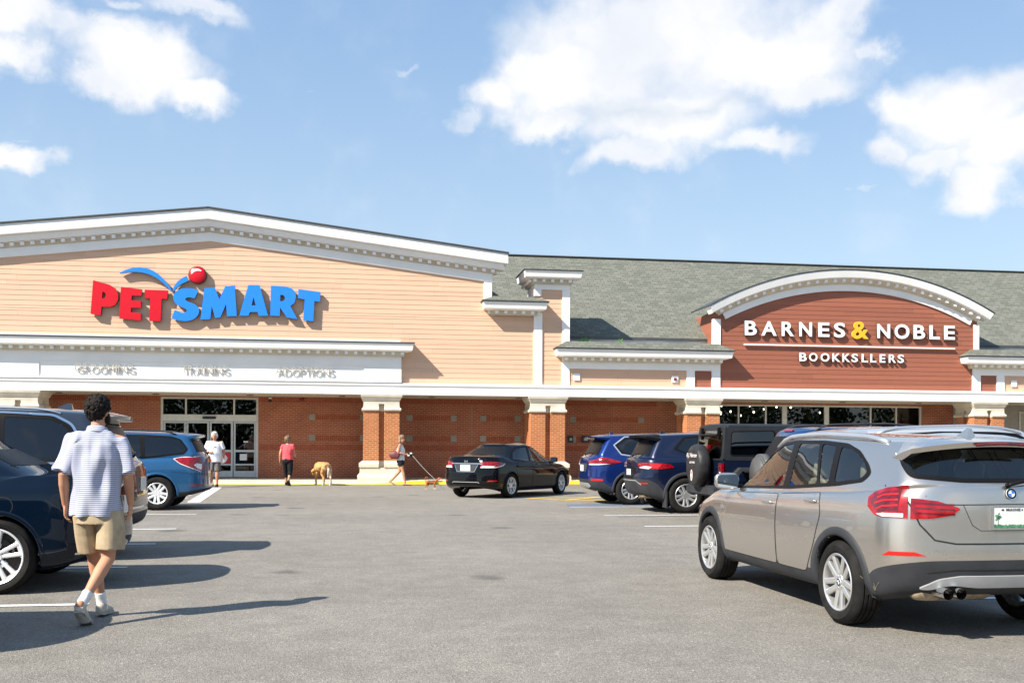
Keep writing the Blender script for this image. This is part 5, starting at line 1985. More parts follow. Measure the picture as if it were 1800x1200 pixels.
    # satin skid plate and the grey band under the bumper
c.patch('skid_plate', rounded([(-.64, .385), (-.52, .46), (-.38, .485), (.38, .485), (.52, .46), (.64, .385), (.57, .38), (.44, .42), (.25, .40), (-.25, .40), (-.44, .42), (-.57, .38)], .03), 'rear', M['clad_silver'], off=.018, skirt=.03)
c.line('bumper_groove', [(-.60, .50), (-.42, .525), (.42, .525), (.60, .50)], 'rear', M['seam'], wd=.008)
c.patch('number_recess', rounded([(-.33, .985), (.33, .985), (.27, .80), (-.27, .80)], .06), 'rear', c.paint, off=-.0, skirt=0)
c.line('recess_edge', [(-.36, .995), (-.30, .85), (-.24, .81), (.24, .81), (.30, .85), (.36, .995)], 'rear', M['seam'], wd=.004)
number_plate(c, 0.0, .905, maine=True)
p_, n_ = c.proj('rear', 0, 1.075)
q_ = n_.to_track_quat('Z', 'Y').to_matrix().to_4x4()
roundel((0, 0, 0), .041, c.root, mtx=Matrix.Translation(p_ + n_ * .012) @ q_ @ Matrix.Rotation(pi, 4, 'X'))
wiper(c, (0.02, 1.125), (-.42, 1.20))
sp = spoiler(c, -2.13, -1.80, .655, 1.455, .038, drop=.055)
bm = bmesh.new()
for i in range(9):
    pass
tube(bm, [(-2.135, y, 1.438 - .02 * (y / .3) ** 2) for y in (-.2, -.1, 0, .1, .2)], .011, 6, flat=1.3)
link('brake_light', bm, M['lamp_dark_red'], sp, local=True)
rail(c, .30, -1.62, .585, lift=.026, rad=.026)
fin(c, -1.70, .075, .17)
for s in (1, -1):
    c.mirror(.80, 1.06, s, PT['silver'], 1.08, y=.78)
c.wheels(.235, 'v', .235, M['alloy'], hub=True)
bm = bmesh.new()
for y in (.40, .50):
    bmesh.ops.create_cone(bm, cap_ends=False, segments=24, radius1=.040, radius2=.040, depth=.14, matrix=Matrix.Translation((-2.20, y, .36)) @ Matrix.Rotation(pi / 2, 4, 'Y'))
    bmesh.ops.create_cone(bm, cap_ends=False, segments=24, radius1=.033, radius2=.033, depth=.14, matrix=Matrix.Translation((-2.20, y, .36)) @ Matrix.Rotation(pi / 2, 4, 'Y'))
ex = link('exhaust', bm, M['chrome'], c.root, smooth=True, local=True)
bm = bmesh.new()
tube(bm, [(-2.02, y, .34) for y in (.02, .08, .5, .60, .64)], [.05, .085, .09, .08, .04], 14, flat=.7)
link('silencer', bm, M['exhaust'], ex, smooth=True, local=True)
c.finish(BM('silver'), 'int_beige', lip=.055, lip_mat=M['clad'])
# grass splatter of dried mud on the corner of the bumper
rnd = random.Random(5)
for k in range(10):
    a = radians(40 + rnd.random() * 110); L = .05 + rnd.random() * .13
    x0 = 54 + rnd.random() * 3
    pts = [(x0, .33 + rnd.random() * .02), (x0 - cos(a) * L * 60, .34 + sin(a) * L)]
    c_ = c.bvh  # bodywork only
    silver.line('mud_streak', pts, 'cyl', M['mud'], wd=.003 + .002 * rnd.random(), off=.004, s=1)

# ============================ black sedan, nearest on the left
c = Car('black_sedan', 'glossy black sedan parked nose-in beside the walking man, silver split-spoke wheel showing', 'car',
        (-4.58, 10.74), 180,
        rows_for(.90, 2.35, -2.33, [(-2.3, .45), (-1.9, .40), (1.8, .36), (2.3, .42)], [(-2.3, .66), (2.3, .58)], [(-2.3, .93), (-1.2, .92), (1.3, .82), (2.2, .68)],
                 [(-2.3, 1.03), (-1.2, 1.00), (1.0, .91)], [(-1.9, 1.085), (-1.2, 1.045), (.6, .97), (1.1, .96)],
                 [(-1.35, 1.33), (-1.0, 1.375), (-.3, 1.41), (.3, 1.39)],
                 1.15, .25, -1.10, -1.78, .78, .60, hood=(.70, .88), tail=(.01, .04, .09), under=.30, deck=(-2.12, 1.075), rcorner=.62, roofcr=.04, gcorner=.3, rcrn2=.3),
        [1] * 11, 2.70, .345, .88, PT['blackblue'], tint='glass_tint', arch=.395)
c.add_windows([[(.92, .985), (.50, 1.20), (.10, 1.345), (-.18, 1.365), (-.24, 1.0)], [(-.31, 1.0), (-.26, 1.365), (-.75, 1.33), (-1.05, 1.20), (-1.10, 1.05)]],
              [(1.0, .96), (.5, 1.235), (.1, 1.38), (-.25, 1.40), (-.8, 1.36), (-1.15, 1.22), (-1.3, 1.08), (-1.1, 1.02)])
c.rear_window([(-.62, 1.12), (-.50, 1.36), (.50, 1.36), (.62, 1.12)])
c.windshield([(-.64, 1.02), (-.50, 1.36), (.50, 1.36), (.64, 1.02)])
c.doors([[(.98, .34), (.97, .93), (-.26, .97), (-.30, .34)], [(-.315, .34), (-.275, .97), (-1.05, 1.0), (-1.12, .80), (-.88, .34)]], [(-.10, .85), (-1.0, .89)], hs=(.2, .03))
circ = [(-1.42 + .085 * cos(2 * pi * i / 24), .80 + .085 * sin(2 * pi * i / 24)) for i in range(24)]
c.line('fuel_lid_gap', circ, 'side', M['seam'], closed=True, wd=.008)
c.patch('fuel_lid', inset(circ, -.006), 'side', c.paint, off=.002, skirt=.004)
for s in (1, -1):
    c.patch('tail_lamp', [(20, .95), (36, .96), (46, .93), (50, .88), (42, .82), (20, .80)], 'cyl', M['lamp_red'], off=.008, s=s, grid=0)
    c.mirror(.85, 1.03, s, PT['blackblue'])
c.line('bumper_gap', [(62, .86), (50, .70), (35, .66), (0, .65)], 'cyl', M['seam'], wd=.008)
c.line('chrome_strip', [(48, .36), (20, .355), (0, .35)], 'cyl', M['chrome'], wd=.022, off=.01)
number_plate(c, 0, .78)
c.seat_drop, c.seat_fwd = .13, .16
c.wheels(.262, 'twin', .235, M['alloy_white'], n=5)
c.finish(BM('blackblue'), lip=.03)



def copy_tree(o, parent=None):
    n = o.copy(); COL.objects.link(n); n.parent = parent
    for ch in list(o.children):
        copy_tree(ch, n)
    return n


# the neighbour in the next bay, out of the picture but throwing its shadow across the stall line
nb_car = copy_tree(c.root)
nb_car.location = (-5.10, 7.5, 0)
nb_car['label'] = 'second dark sedan in the bay before the black one, its shadow on the stall line'

# ============================ slate large utility wagon behind it
c = Car('slate_utility_wagon', 'slate-grey large utility wagon with chrome window surround and shark-fin aerial, parked on the left', 'car',
        (-5.12, 13.35), 180,
        rows_for(.965, 2.45, -2.50, [(-2.5, .55), (-2.1, .42), (2.0, .38), (2.4, .5)], [(-2.5, .72), (2.4, .68)], [(-2.5, 1.02), (2.2, .95)],
                 [(-2.5, 1.13), (1.0, 1.08)], [(-2.4, 1.19), (.6, 1.13), (1.2, 1.12)],
                 [(-2.3, 1.70), (-1.6, 1.735), (-.6, 1.755), (.3, 1.72)],
                 1.30, .45, -2.12, -2.36, .86, .70, hood=(.95, 1.08), tail=(0, .03, .06), under=.36, bot=.28, roofcr=.045),
        [0, 0, 1, 1, 1, 1, 1, 1, 1, 1, 1], 3.0, .38, .95, PT['slate'], tint='glass_tint', arch=.43)
W1 = [[(1.0, 1.16), (.55, 1.50), (.30, 1.66), (-.10, 1.69), (-.16, 1.16)], [(-.24, 1.16), (-.20, 1.69), (-.98, 1.685), (-1.06, 1.18)],
      [(-1.13, 1.19), (-1.10, 1.68), (-1.60, 1.655), (-1.78, 1.56), (-1.98, 1.20)]]
c.add_windows(W1, [(1.08, 1.13), (.58, 1.54), (.32, 1.70), (-.2, 1.72), (-1.1, 1.715), (-1.62, 1.69), (-1.82, 1.585), (-2.06, 1.16), (-1.1, 1.15)])
for s in (1, -1):
    c.line('chrome_surround', rounded([(1.10, 1.12), (.58, 1.555), (.32, 1.715), (-.2, 1.735), (-1.1, 1.73), (-1.63, 1.705), (-1.835, 1.60), (-2.09, 1.145), (-1.1, 1.135)], .06), 'side', M['chrome'], s=s, closed=True, wd=.028, off=.008)
    c.patch('tail_lamp', [(22, 1.06), (40, 1.07), (56, 1.06), (60, .96), (48, .90), (22, .93)], 'cyl', M['lamp_red'], off=.008, s=s, grid=0)
    c.mirror(1.0, 1.2, s, PT['slate'])
c.rear_window([(-.72, 1.20), (-.60, 1.63), (.60, 1.63), (.72, 1.20)])
c.windshield([(-.7, 1.2), (-.56, 1.66), (.56, 1.66), (.7, 1.2)])
c.doors([[(1.0, .42), (.98, 1.11), (-.18, 1.14), (-.2, .42)], [(-.215, .42), (-.195, 1.14), (-1.08, 1.15), (-1.2, .9), (-1.02, .42)]], [(-.02, 1.0), (-.95, 1.02)], hs=(.22, .035), handle_mat=M['chrome'])
c.line('chrome_strip', [(66, .60), (40, .60), (0, .60)], 'cyl', M['chrome'], wd=.028, off=.012)
c.line('bumper_gap', [(66, .80), (40, .78), (0, .78)], 'cyl', M['seam'], wd=.01)
number_plate(c, 0, .88)
spoiler(c, -2.32, -1.95, .62, 1.715, .04, drop=.02)
rail(c, .2, -1.7, .66, lift=.03, rad=.018)
fin(c, -1.55, .085, .24)
wiper(c, (0, 1.20), (-.4, 1.26))
c.wheels(.25, 'plain', .24, M['alloy'])
c.finish(BM('slate'), lip=.04)

# ============================ steel-blue wagon
c = Car('steel_blue_wagon', 'steel-blue wagon with black roof rails and big red tail lamp parked by the shop doors', 'car',
        (-5.34, 22.78), 180,
        rows_for(.885, 2.20, -2.28, [(-2.3, .46), (-1.9, .38), (1.8, .34), (2.1, .42)], [(-2.3, .70), (2.2, .62)], [(-2.3, .98), (-1.2, .95), (2.1, .80)],
                 [(-2.2, 1.09), (-1.4, 1.06), (.9, .99)], [(-2.1, 1.16), (-1.5, 1.12), (.6, 1.04), (1.1, 1.03)],
                 [(-2.0, 1.53), (-1.5, 1.565), (-.6, 1.59), (.3, 1.55)],
                 1.15, .35, -1.98, -2.17, .80, .66, hood=(.84, .98), tail=(.01, .03, .05), under=.36, bot=.27, roofcr=.04),
        [0, 0, 1, 1, 1, 1, 1, 1, 1, 1, 1], 2.615, .35, .87, PT['steelblue'], tint='glass_tint', arch=.40)
c.add_windows([[(.85, 1.06), (.35, 1.40), (.10, 1.52), (-.16, 1.54), (-.2, 1.07)], [(-.28, 1.07), (-.24, 1.54), (-.92, 1.53), (-.98, 1.10)],
               [(-1.06, 1.105), (-1.03, 1.525), (-1.55, 1.495), (-1.72, 1.44), (-1.86, 1.26), (-1.80, 1.19)]],
              [(.92, 1.03), (.38, 1.44), (.12, 1.55), (-.2, 1.57), (-1.0, 1.56), (-1.56, 1.53), (-1.75, 1.465), (-1.91, 1.26), (-1.83, 1.155), (-1.0, 1.06)])
c.rear_window([(-.68, 1.16), (-.58, 1.49), (.58, 1.49), (.68, 1.16)])
c.windshield([(-.66, 1.08), (-.52, 1.5), (.52, 1.5), (.66, 1.08)])
c.doors([[(.9, .38), (.88, 1.01), (-.22, 1.04), (-.24, .38)], [(-.255, .38), (-.235, 1.04), (-.98, 1.08), (-1.08, .85), (-.88, .38)]], [(-.05, .93), (-.86, .96)], hs=(.2, .03))
for s in (1, -1):
    l = c.patch('tail_lamp', [(34, 1.10), (54, 1.09), (66, 1.06), (60, .97), (48, .87), (37, .80), (34, .84)], 'cyl', M['lamp_red'], off=.010, s=s, grid=0)
    c.patch('lamp_lens', [(35, .95), (43, .97), (46, .93), (42, .86), (36.5, .83)], 'cyl', M['lamp_clear'], parent=l, off=.013, s=s, grid=0)
    c.line('lamp_edge', [(34, 1.105), (54, 1.095), (66.5, 1.06), (60, .965), (48, .862), (37, .79)], 'cyl', M['lamp_clear'], wd=.014, off=.013, s=s, parent=l)
    c.patch('reflector', [(36, .50), (50, .50), (50, .53), (36, .53)], 'cyl', M['lamp_bright'], off=.006, s=s, grid=0)
    c.mirror(.8, 1.1, s, PT['steelblue'])
c.line('bumper_gap', [(70, .80), (50, .76), (34, .74), (0, .73)], 'cyl', M['seam'], wd=.008)
number_plate(c, 0, .90, mat='plate_white')
c.patch('boot_handle_strip', [(-.3, 1.0), (.3, 1.0), (.3, 1.04), (-.3, 1.04)], 'rear', M['chrome'], off=.012)
spoiler(c, -2.13, -1.85, .58, 1.57, .03, drop=.02)
rail(c, .1, -1.65, .60, lift=.055, rad=.020, mat='clad')
wiper(c, (0, 1.15), (-.4, 1.2))
bm = bmesh.new(); tube(bm, [(-1.55, .35, 1.62), (-1.85, .36, 1.80)], .0035, 6); link('aerial', bm, M['seam'], c.root, local=True)
c.wheels(.225, 'v', .215, M['alloy_white'])
c.finish(BM('steelblue'), lip=.035)

# ============================ black saloon crossing the lane
c = Car('black_saloon', 'shiny black compact saloon with white alloy wheels driving past the brick pillars', 'car',
        (4.27, 28.02), 49.4,
        rows_for(.875, 2.24, -2.26, [(-2.26, .42), (-1.9, .36), (1.8, .30), (2.2, .38)], [(-2.26, .62), (2.2, .55)], [(-2.26, .90), (-1.2, .86), (1.3, .76), (2.1, .64)],
                 [(-2.26, 1.02), (-1.2, .95), (1.0, .86)], [(-1.7, 1.06), (-1.1, 1.0), (.6, .91), (1.2, .90)],
                 [(-1.2, 1.31), (-.9, 1.355), (-.2, 1.39), (.3, 1.36)],
                 1.30, .25, -1.02, -1.72, .76, .57, hood=(.64, .82), tail=(.01, .05, .08), under=.30, deck=(-2.12, 1.065), rcorner=.45, roofcr=.04, gcorner=.3, rcrn2=.3, bot=.19),
        [1] * 11, 2.67, .325, .86, PT['black'], tint='glass_tint', arch=.372, smooth=3)
c.add_windows([[(1.02, .915), (.50, 1.16), (.12, 1.305), (-.16, 1.325), (-.24, .94)], [(-.31, .945), (-.25, 1.325), (-.70, 1.29), (-.98, 1.17), (-1.10, 1.01)]],
              [(1.10, .89), (.5, 1.20), (.12, 1.34), (-.22, 1.36), (-.74, 1.325), (-1.04, 1.19), (-1.26, 1.02), (-1.05, .97)], glass=[M['glass_mid'], M['glass_tint']])
c.rear_window([(-.60, 1.10), (-.50, 1.34), (-.2, 1.355), (.2, 1.355), (.50, 1.34), (.60, 1.10), (.25, 1.085), (-.25, 1.085)])
c.windshield([(-.64, .97), (-.48, 1.33), (.48, 1.33), (.64, .97)])
c.doors([[(1.0, .30), (1.0, .88), (-.26, .915), (-.32, .30)], [(-.335, .30), (-.275, .915), (-1.0, .95), (-1.12, .74), (-.9, .30)]], [(-.12, .80), (-.98, .84)], hs=(.2, .03))
for s in (1, -1):
    l = c.patch('tail_lamp', [(25, .94), (38, .955), (52, .945), (66, .905), (60, .85), (46, .80), (25, .80)], 'cyl', M['lamp_red'], off=.010, s=s, grid=0)
    c.line('lamp_edge', [(25, .80), (46, .80), (60, .85), (66, .90)], 'cyl', M['lamp_clear'], wd=.02, off=.013, s=s, parent=l)
    c.patch('reversing_lamp', [(27, .81), (42, .81), (46, .835), (27, .845)], 'cyl', M['lamp_clear'], parent=l, off=.0125, s=s, grid=0)
    c.patch('reflector', [(34, .44), (50, .45), (48, .475), (36, .47)], 'cyl', M['lamp_bright'], off=.006, s=s, grid=0)
    c.mirror(.92, .98, s, PT['black'])
c.patch('chrome_strip', [(-.48, .885), (.48, .885), (.48, .91), (-.48, .91)], 'rear', M['chrome'], off=.014)
c.patch('number_recess', rounded([(-.36, .87), (.36, .87), (.26, .68), (-.26, .68)], .05), 'rear', M['clad'], off=.003)
c.line('recess_edge', [(-.36, .87), (-.27, .69), (.27, .69), (.36, .87)], 'rear', M['chrome'], wd=.012, off=.006)
number_plate(c, 0, .79)
c.line('bumper_gap', [(66, .84), (48, .72), (30, .66), (0, .65)], 'cyl', M['seam'], wd=.008)
c.line('bumper_strip', [(-.42, .40), (-.38, .425), (.38, .425), (.42, .40)], 'rear', M['clad_silver'], wd=.014, off=.006)
c.line('boot_gap', [(-.55, 1.02), (-.50, .93)], 'rear', M['seam'])
c.line('boot_gap', [(.55, 1.02), (.50, .93)], 'rear', M['seam'])
# maker's mark: an H in a rounded frame
p_, _n = c.proj('rear', 0, .955)
bm = bmesh.new()
x_ = p_.x - .012
for (a, b, d, e) in ((-.045, -.028, -.035, .035), (.028, .045, -.035, .035), (-.028, .028, -.008, .008)):
    box(bm, x_, x_ + .03, a, b, .955 + d, .955 + e)
link('badge', bm, M['chrome'], c.root, local=True)
bm = bmesh.new(); p_, _n = c.proj('rear', -.42, .955); box(bm, p_.x - .006, p_.x + .02, -.47, -.39, .935, .985); link('boot_sticker', bm, M['plate_white'], c.root, local=True)
c.seat_drop, c.seat_fwd = .13, .18
c.wheels(.228, 'y', .21, M['alloy_white'], n=6, yaw=radians(6))
c.finish(BM('black'), lip=.02)

# ============================ bright blue crossover
c = Car('blue_crossover', 'bright blue crossover with chrome quarter window trim parked furthest along the right row', 'car',
        (6.32 + 1.35, 24.05), 1.5,
        rows_for(.91, 2.25, -2.30, [(-2.3, .60), (-2.0, .54), (-1.8, .40), (1.8, .38), (2.2, .5)], [(-2.3, .74), (2.2, .66)], [(-2.3, .97), (2.1, .86)],
                 [(-2.2, 1.09), (-1.4, 1.10), (.9, 1.02)], [(-2.1, 1.16), (-1.5, 1.17), (.6, 1.06), (1.2, 1.05)],
                 [(-2.0, 1.58), (-1.4, 1.605), (-.5, 1.63), (.3, 1.59)],
                 1.20, .4, -1.92, -2.16, .81, .67, hood=(.88, 1.0), tail=(.01, .02, .05), under=.36, bot=.26, roofcr=.04),
        [0, 0, 1, 1, 1, 1, 1, 1, 1, 1, 1], 2.70, .355, .895, PT['blue'], tint='glass_tint', arch=.405)
c.add_windows([[(.9, 1.08), (.4, 1.43), (.12, 1.55), (-.16, 1.57), (-.2, 1.10)], [(-.28, 1.10), (-.24, 1.57), (-.92, 1.56), (-1.0, 1.14)], [(-1.08, 1.15), (-1.0, 1.555), (-1.42, 1.53), (-1.64, 1.38), (-1.50, 1.22)]],
              [(.97, 1.05), (.42, 1.47), (.14, 1.58), (-.2, 1.60), (-1.0, 1.59), (-1.44, 1.565), (-1.69, 1.39), (-1.54, 1.19), (-1.0, 1.11)])
for s in (1, -1):
    c.line('chrome_surround', [(.42, 1.485), (.14, 1.595), (-.2, 1.615), (-1.0, 1.605), (-1.45, 1.58), (-1.715, 1.39), (-1.56, 1.175), (-1.0, 1.095), (.9, 1.035)], 'side', M['satin'], s=s, wd=.03, off=.008)
    l = c.patch('tail_lamp', [(22, .99), (40, 1.06), (46, 1.10), (54, 1.09), (73, 1.00), (62, .955), (44, .95), (28, .955)], 'cyl', M['lamp_red'], off=.012, s=s, grid=0)
    c.patch('lamp_lens', [(30, .995), (44, 1.035), (52, 1.05), (60, 1.01), (46, .995)], 'cyl', M['lamp_dark_red'], parent=l, off=.014, s=s, grid=0)
    c.patch('reversing_lamp', [(26, .925), (44, .93), (58, .95), (44, .955), (28, .955)], 'cyl', M['lamp_clear'], parent=l, off=.012, s=s, grid=0)
    c.patch('reflector', [(32, .56), (50, .56), (50, .60), (32, .61)], 'cyl', M['lamp_bright'], off=.006, s=s, grid=0)
    c.mirror(.85, 1.12, s, PT['blue'])
c.rear_window([(-.70, 1.14), (-.56, 1.55), (.56, 1.55), (.70, 1.14)])
c.windshield([(-.66, 1.1), (-.52, 1.54), (.52, 1.54), (.66, 1.1)])
c.doors([[(.95, .42), (.93, 1.03), (-.22, 1.07), (-.24, .42)], [(-.255, .42), (-.235, 1.07), (-1.0, 1.12), (-1.12, .88), (-.9, .42)]], [(-.05, .96), (-.9, 1.0)], hs=(.2, .03))
c.patch('number_recess', rounded([(-.36, .96), (.36, .96), (.30, .76), (-.30, .76)], .05), 'rear', M['clad'], off=.003)
number_plate(c, 0, .85)
c.patch('skid_plate', rounded([(-.5, .42), (-.42, .50), (.42, .50), (.5, .42), (.3, .38), (-.3, .38)], .03), 'rear', M['clad_silver'], off=.015)
c.line('bumper_gap', [(70, .86), (50, .80), (30, .75), (0, .745)], 'cyl', M['seam'], wd=.008)
spoiler(c, -2.14, -1.75, .62, 1.60, .035, drop=.02)
bm = bmesh.new(); p_, _n = c.proj('rear', 0, 1.04)
for k in range(28):
    a = 2 * pi * k / 28; b = 2 * pi * (k + 1) / 28
    if .35 < abs(math.sin(a)) or True:
        quad(bm, [(p_.x - .012, .045 * cos(a), 1.04 + .045 * sin(a)), (p_.x - .012, .045 * cos(b), 1.04 + .045 * sin(b)), (p_.x - .012, .035 * cos(b), 1.04 + .035 * sin(b)), (p_.x - .012, .035 * cos(a), 1.04 + .035 * sin(a))])
box(bm, p_.x - .014, p_.x + .01, -.055, .055, 1.03, 1.05)
link('badge', bm, M['chrome'], c.root, local=True)
fin(c, -1.55, .06, .15)
wiper(c, (0, 1.13), (-.4, 1.2))
c.wheels(.228, 'v', .225, M['alloy'])
c.finish(BM('blue'), lip=.045, lip_mat=M['clad'])

# ============================ navy crossover
c = Car('navy_crossover', 'dark navy crossover with angular grey bumper between the blue crossover and the jeep-like wagon', 'car',
        (6.68 + 1.345, 21.08), 1.0,
        rows_for(.92, 2.25, -2.32, [(-2.32, .72), (-2.1, .70), (-1.92, .60), (-1.8, .42), (1.8, .40), (2.2, .55)], [(-2.32, .80), (2.2, .70)], [(-2.32, 1.0), (2.1, .90)],
                 [(-2.2, 1.10), (-1.4, 1.11), (.9, 1.04)], [(-2.1, 1.17), (-1.5, 1.18), (.6, 1.08), (1.2, 1.07)],
                 [(-2.0, 1.57), (-1.4, 1.60), (-.5, 1.635), (.3, 1.60)],
                 1.20, .4, -1.95, -2.15, .81, .68, hood=(.92, 1.02), tail=(.03, .04, .06), under=.36, bot=.26, roofcr=.04),
        [0, 0, 1, 1, 1, 1, 1, 1, 1, 1, 1], 2.69, .365, .905, PT['navy'], tint='glass_tint', arch=.42)
c.add_windows([[(.9, 1.10), (.4, 1.45), (.12, 1.56), (-.16, 1.58), (-.2, 1.12)], [(-.28, 1.12), (-.24, 1.58), (-.95, 1.565), (-1.02, 1.16)], [(-1.10, 1.17), (-1.05, 1.555), (-1.3, 1.53), (-1.5, 1.32)]],
              [(.97, 1.07), (.42, 1.49), (.14, 1.59), (-.2, 1.61), (-1.0, 1.60), (-1.34, 1.565), (-1.58, 1.31), (-1.1, 1.14)])
for s in (1, -1):
    l = c.patch('tail_lamp', [(25, .99), (36, 1.03), (50, 1.03), (68, 1.0), (72, .94), (56, .90), (46, .905), (30, .95)], 'cyl', M['lamp_red'], off=.012, s=s, grid=0)
    c.patch('lamp_lens', [(45, 1.01), (54, 1.015), (58, .99), (54, .92), (47, .93), (49, .97)], 'cyl', M['lamp_bright'], parent=l, off=.015, s=s, grid=0)
    c.patch('reversing_lamp', [(30, .93), (45, .905), (48, .95), (40, .965)], 'cyl', M['lamp_clear'], parent=l, off=.013, s=s, grid=0)
    c.patch('reflector', [(30, .60), (44, .60), (44, .62), (30, .62)], 'cyl', M['lamp_bright'], off=.006, s=s, grid=0)
    c.mirror(.85, 1.14, s, PT['navy'])
    bm = bmesh.new(); box(bm, -1.78, -1.75, min(s * .66, s * .90), max(s * .66, s * .90), .12, .46); link('mud_flap', bm, M['clad'], c.root, local=True)
c.rear_window([(-.70, 1.15), (-.58, 1.50), (.58, 1.50), (.70, 1.15)])
c.windshield([(-.66, 1.12), (-.52, 1.55), (.52, 1.55), (.66, 1.12)])
c.doors([[(.95, .44), (.93, 1.05), (-.22, 1.09), (-.24, .44)], [(-.255, .44), (-.235, 1.09), (-1.0, 1.13), (-1.12, .9), (-.9, .44)]], [(-.05, .98), (-.9, 1.02)], hs=(.2, .03))
c.patch('number_recess', rounded([(-.42, .93), (.42, .93), (.34, .70), (-.34, .70)], .04), 'rear', M['trimblack'], off=.003)
number_plate(c, 0, .82)
c.line('bumper_groove', [(-.62, .58), (-.45, .66), (.45, .66), (.62, .58)], 'rear', M['clad_silver'], wd=.02, off=.008)
spoiler(c, -2.20, -1.8, .64, 1.60, .045, mat=M['trimblack'], drop=.02)
bm = bmesh.new(); p_, _n = c.proj('rear', 0, 1.04)
for (rx, rz_) in ((.055, .038), (.025, .036), (.05, .014)):
    for k in range(28):
        a = 2 * pi * k / 28; b = 2 * pi * (k + 1) / 28; w_ = .008
        zc_ = 1.04 + (.012 if rx == .05 else 0)
        quad(bm, [(p_.x - .012 - rx * .02, rx * cos(a), zc_ + rz_ * sin(a)), (p_.x - .012 - rx * .02, rx * cos(b), zc_ + rz_ * sin(b)), (p_.x - .012 - rx * .02, (rx - w_) * cos(b), zc_ + (rz_ - w_) * sin(b)), (p_.x - .012 - rx * .02, (rx - w_) * cos(a), zc_ + (rz_ - w_) * sin(a))])
link('badge', bm, M['chrome'], c.root, local=True)
bm = bmesh.new()
bmesh.ops.create_cone(bm, cap_ends=False, segments=16, radius1=.03, radius2=.03, depth=.25, matrix=Matrix.Translation((-2.12, -.55, .33)) @ Matrix.Rotation(pi / 2, 4, 'Y'))
link('exhaust', bm, M['exhaust'], c.root, local=True)
fin(c, -1.55, .06, .15)
wiper(c, (0, 1.14), (-.4, 1.2))
c.wheels(.24, 'v', .235, M['alloy'])
c.finish(BM('navy'), lip=.06, lip_mat=M['clad'])


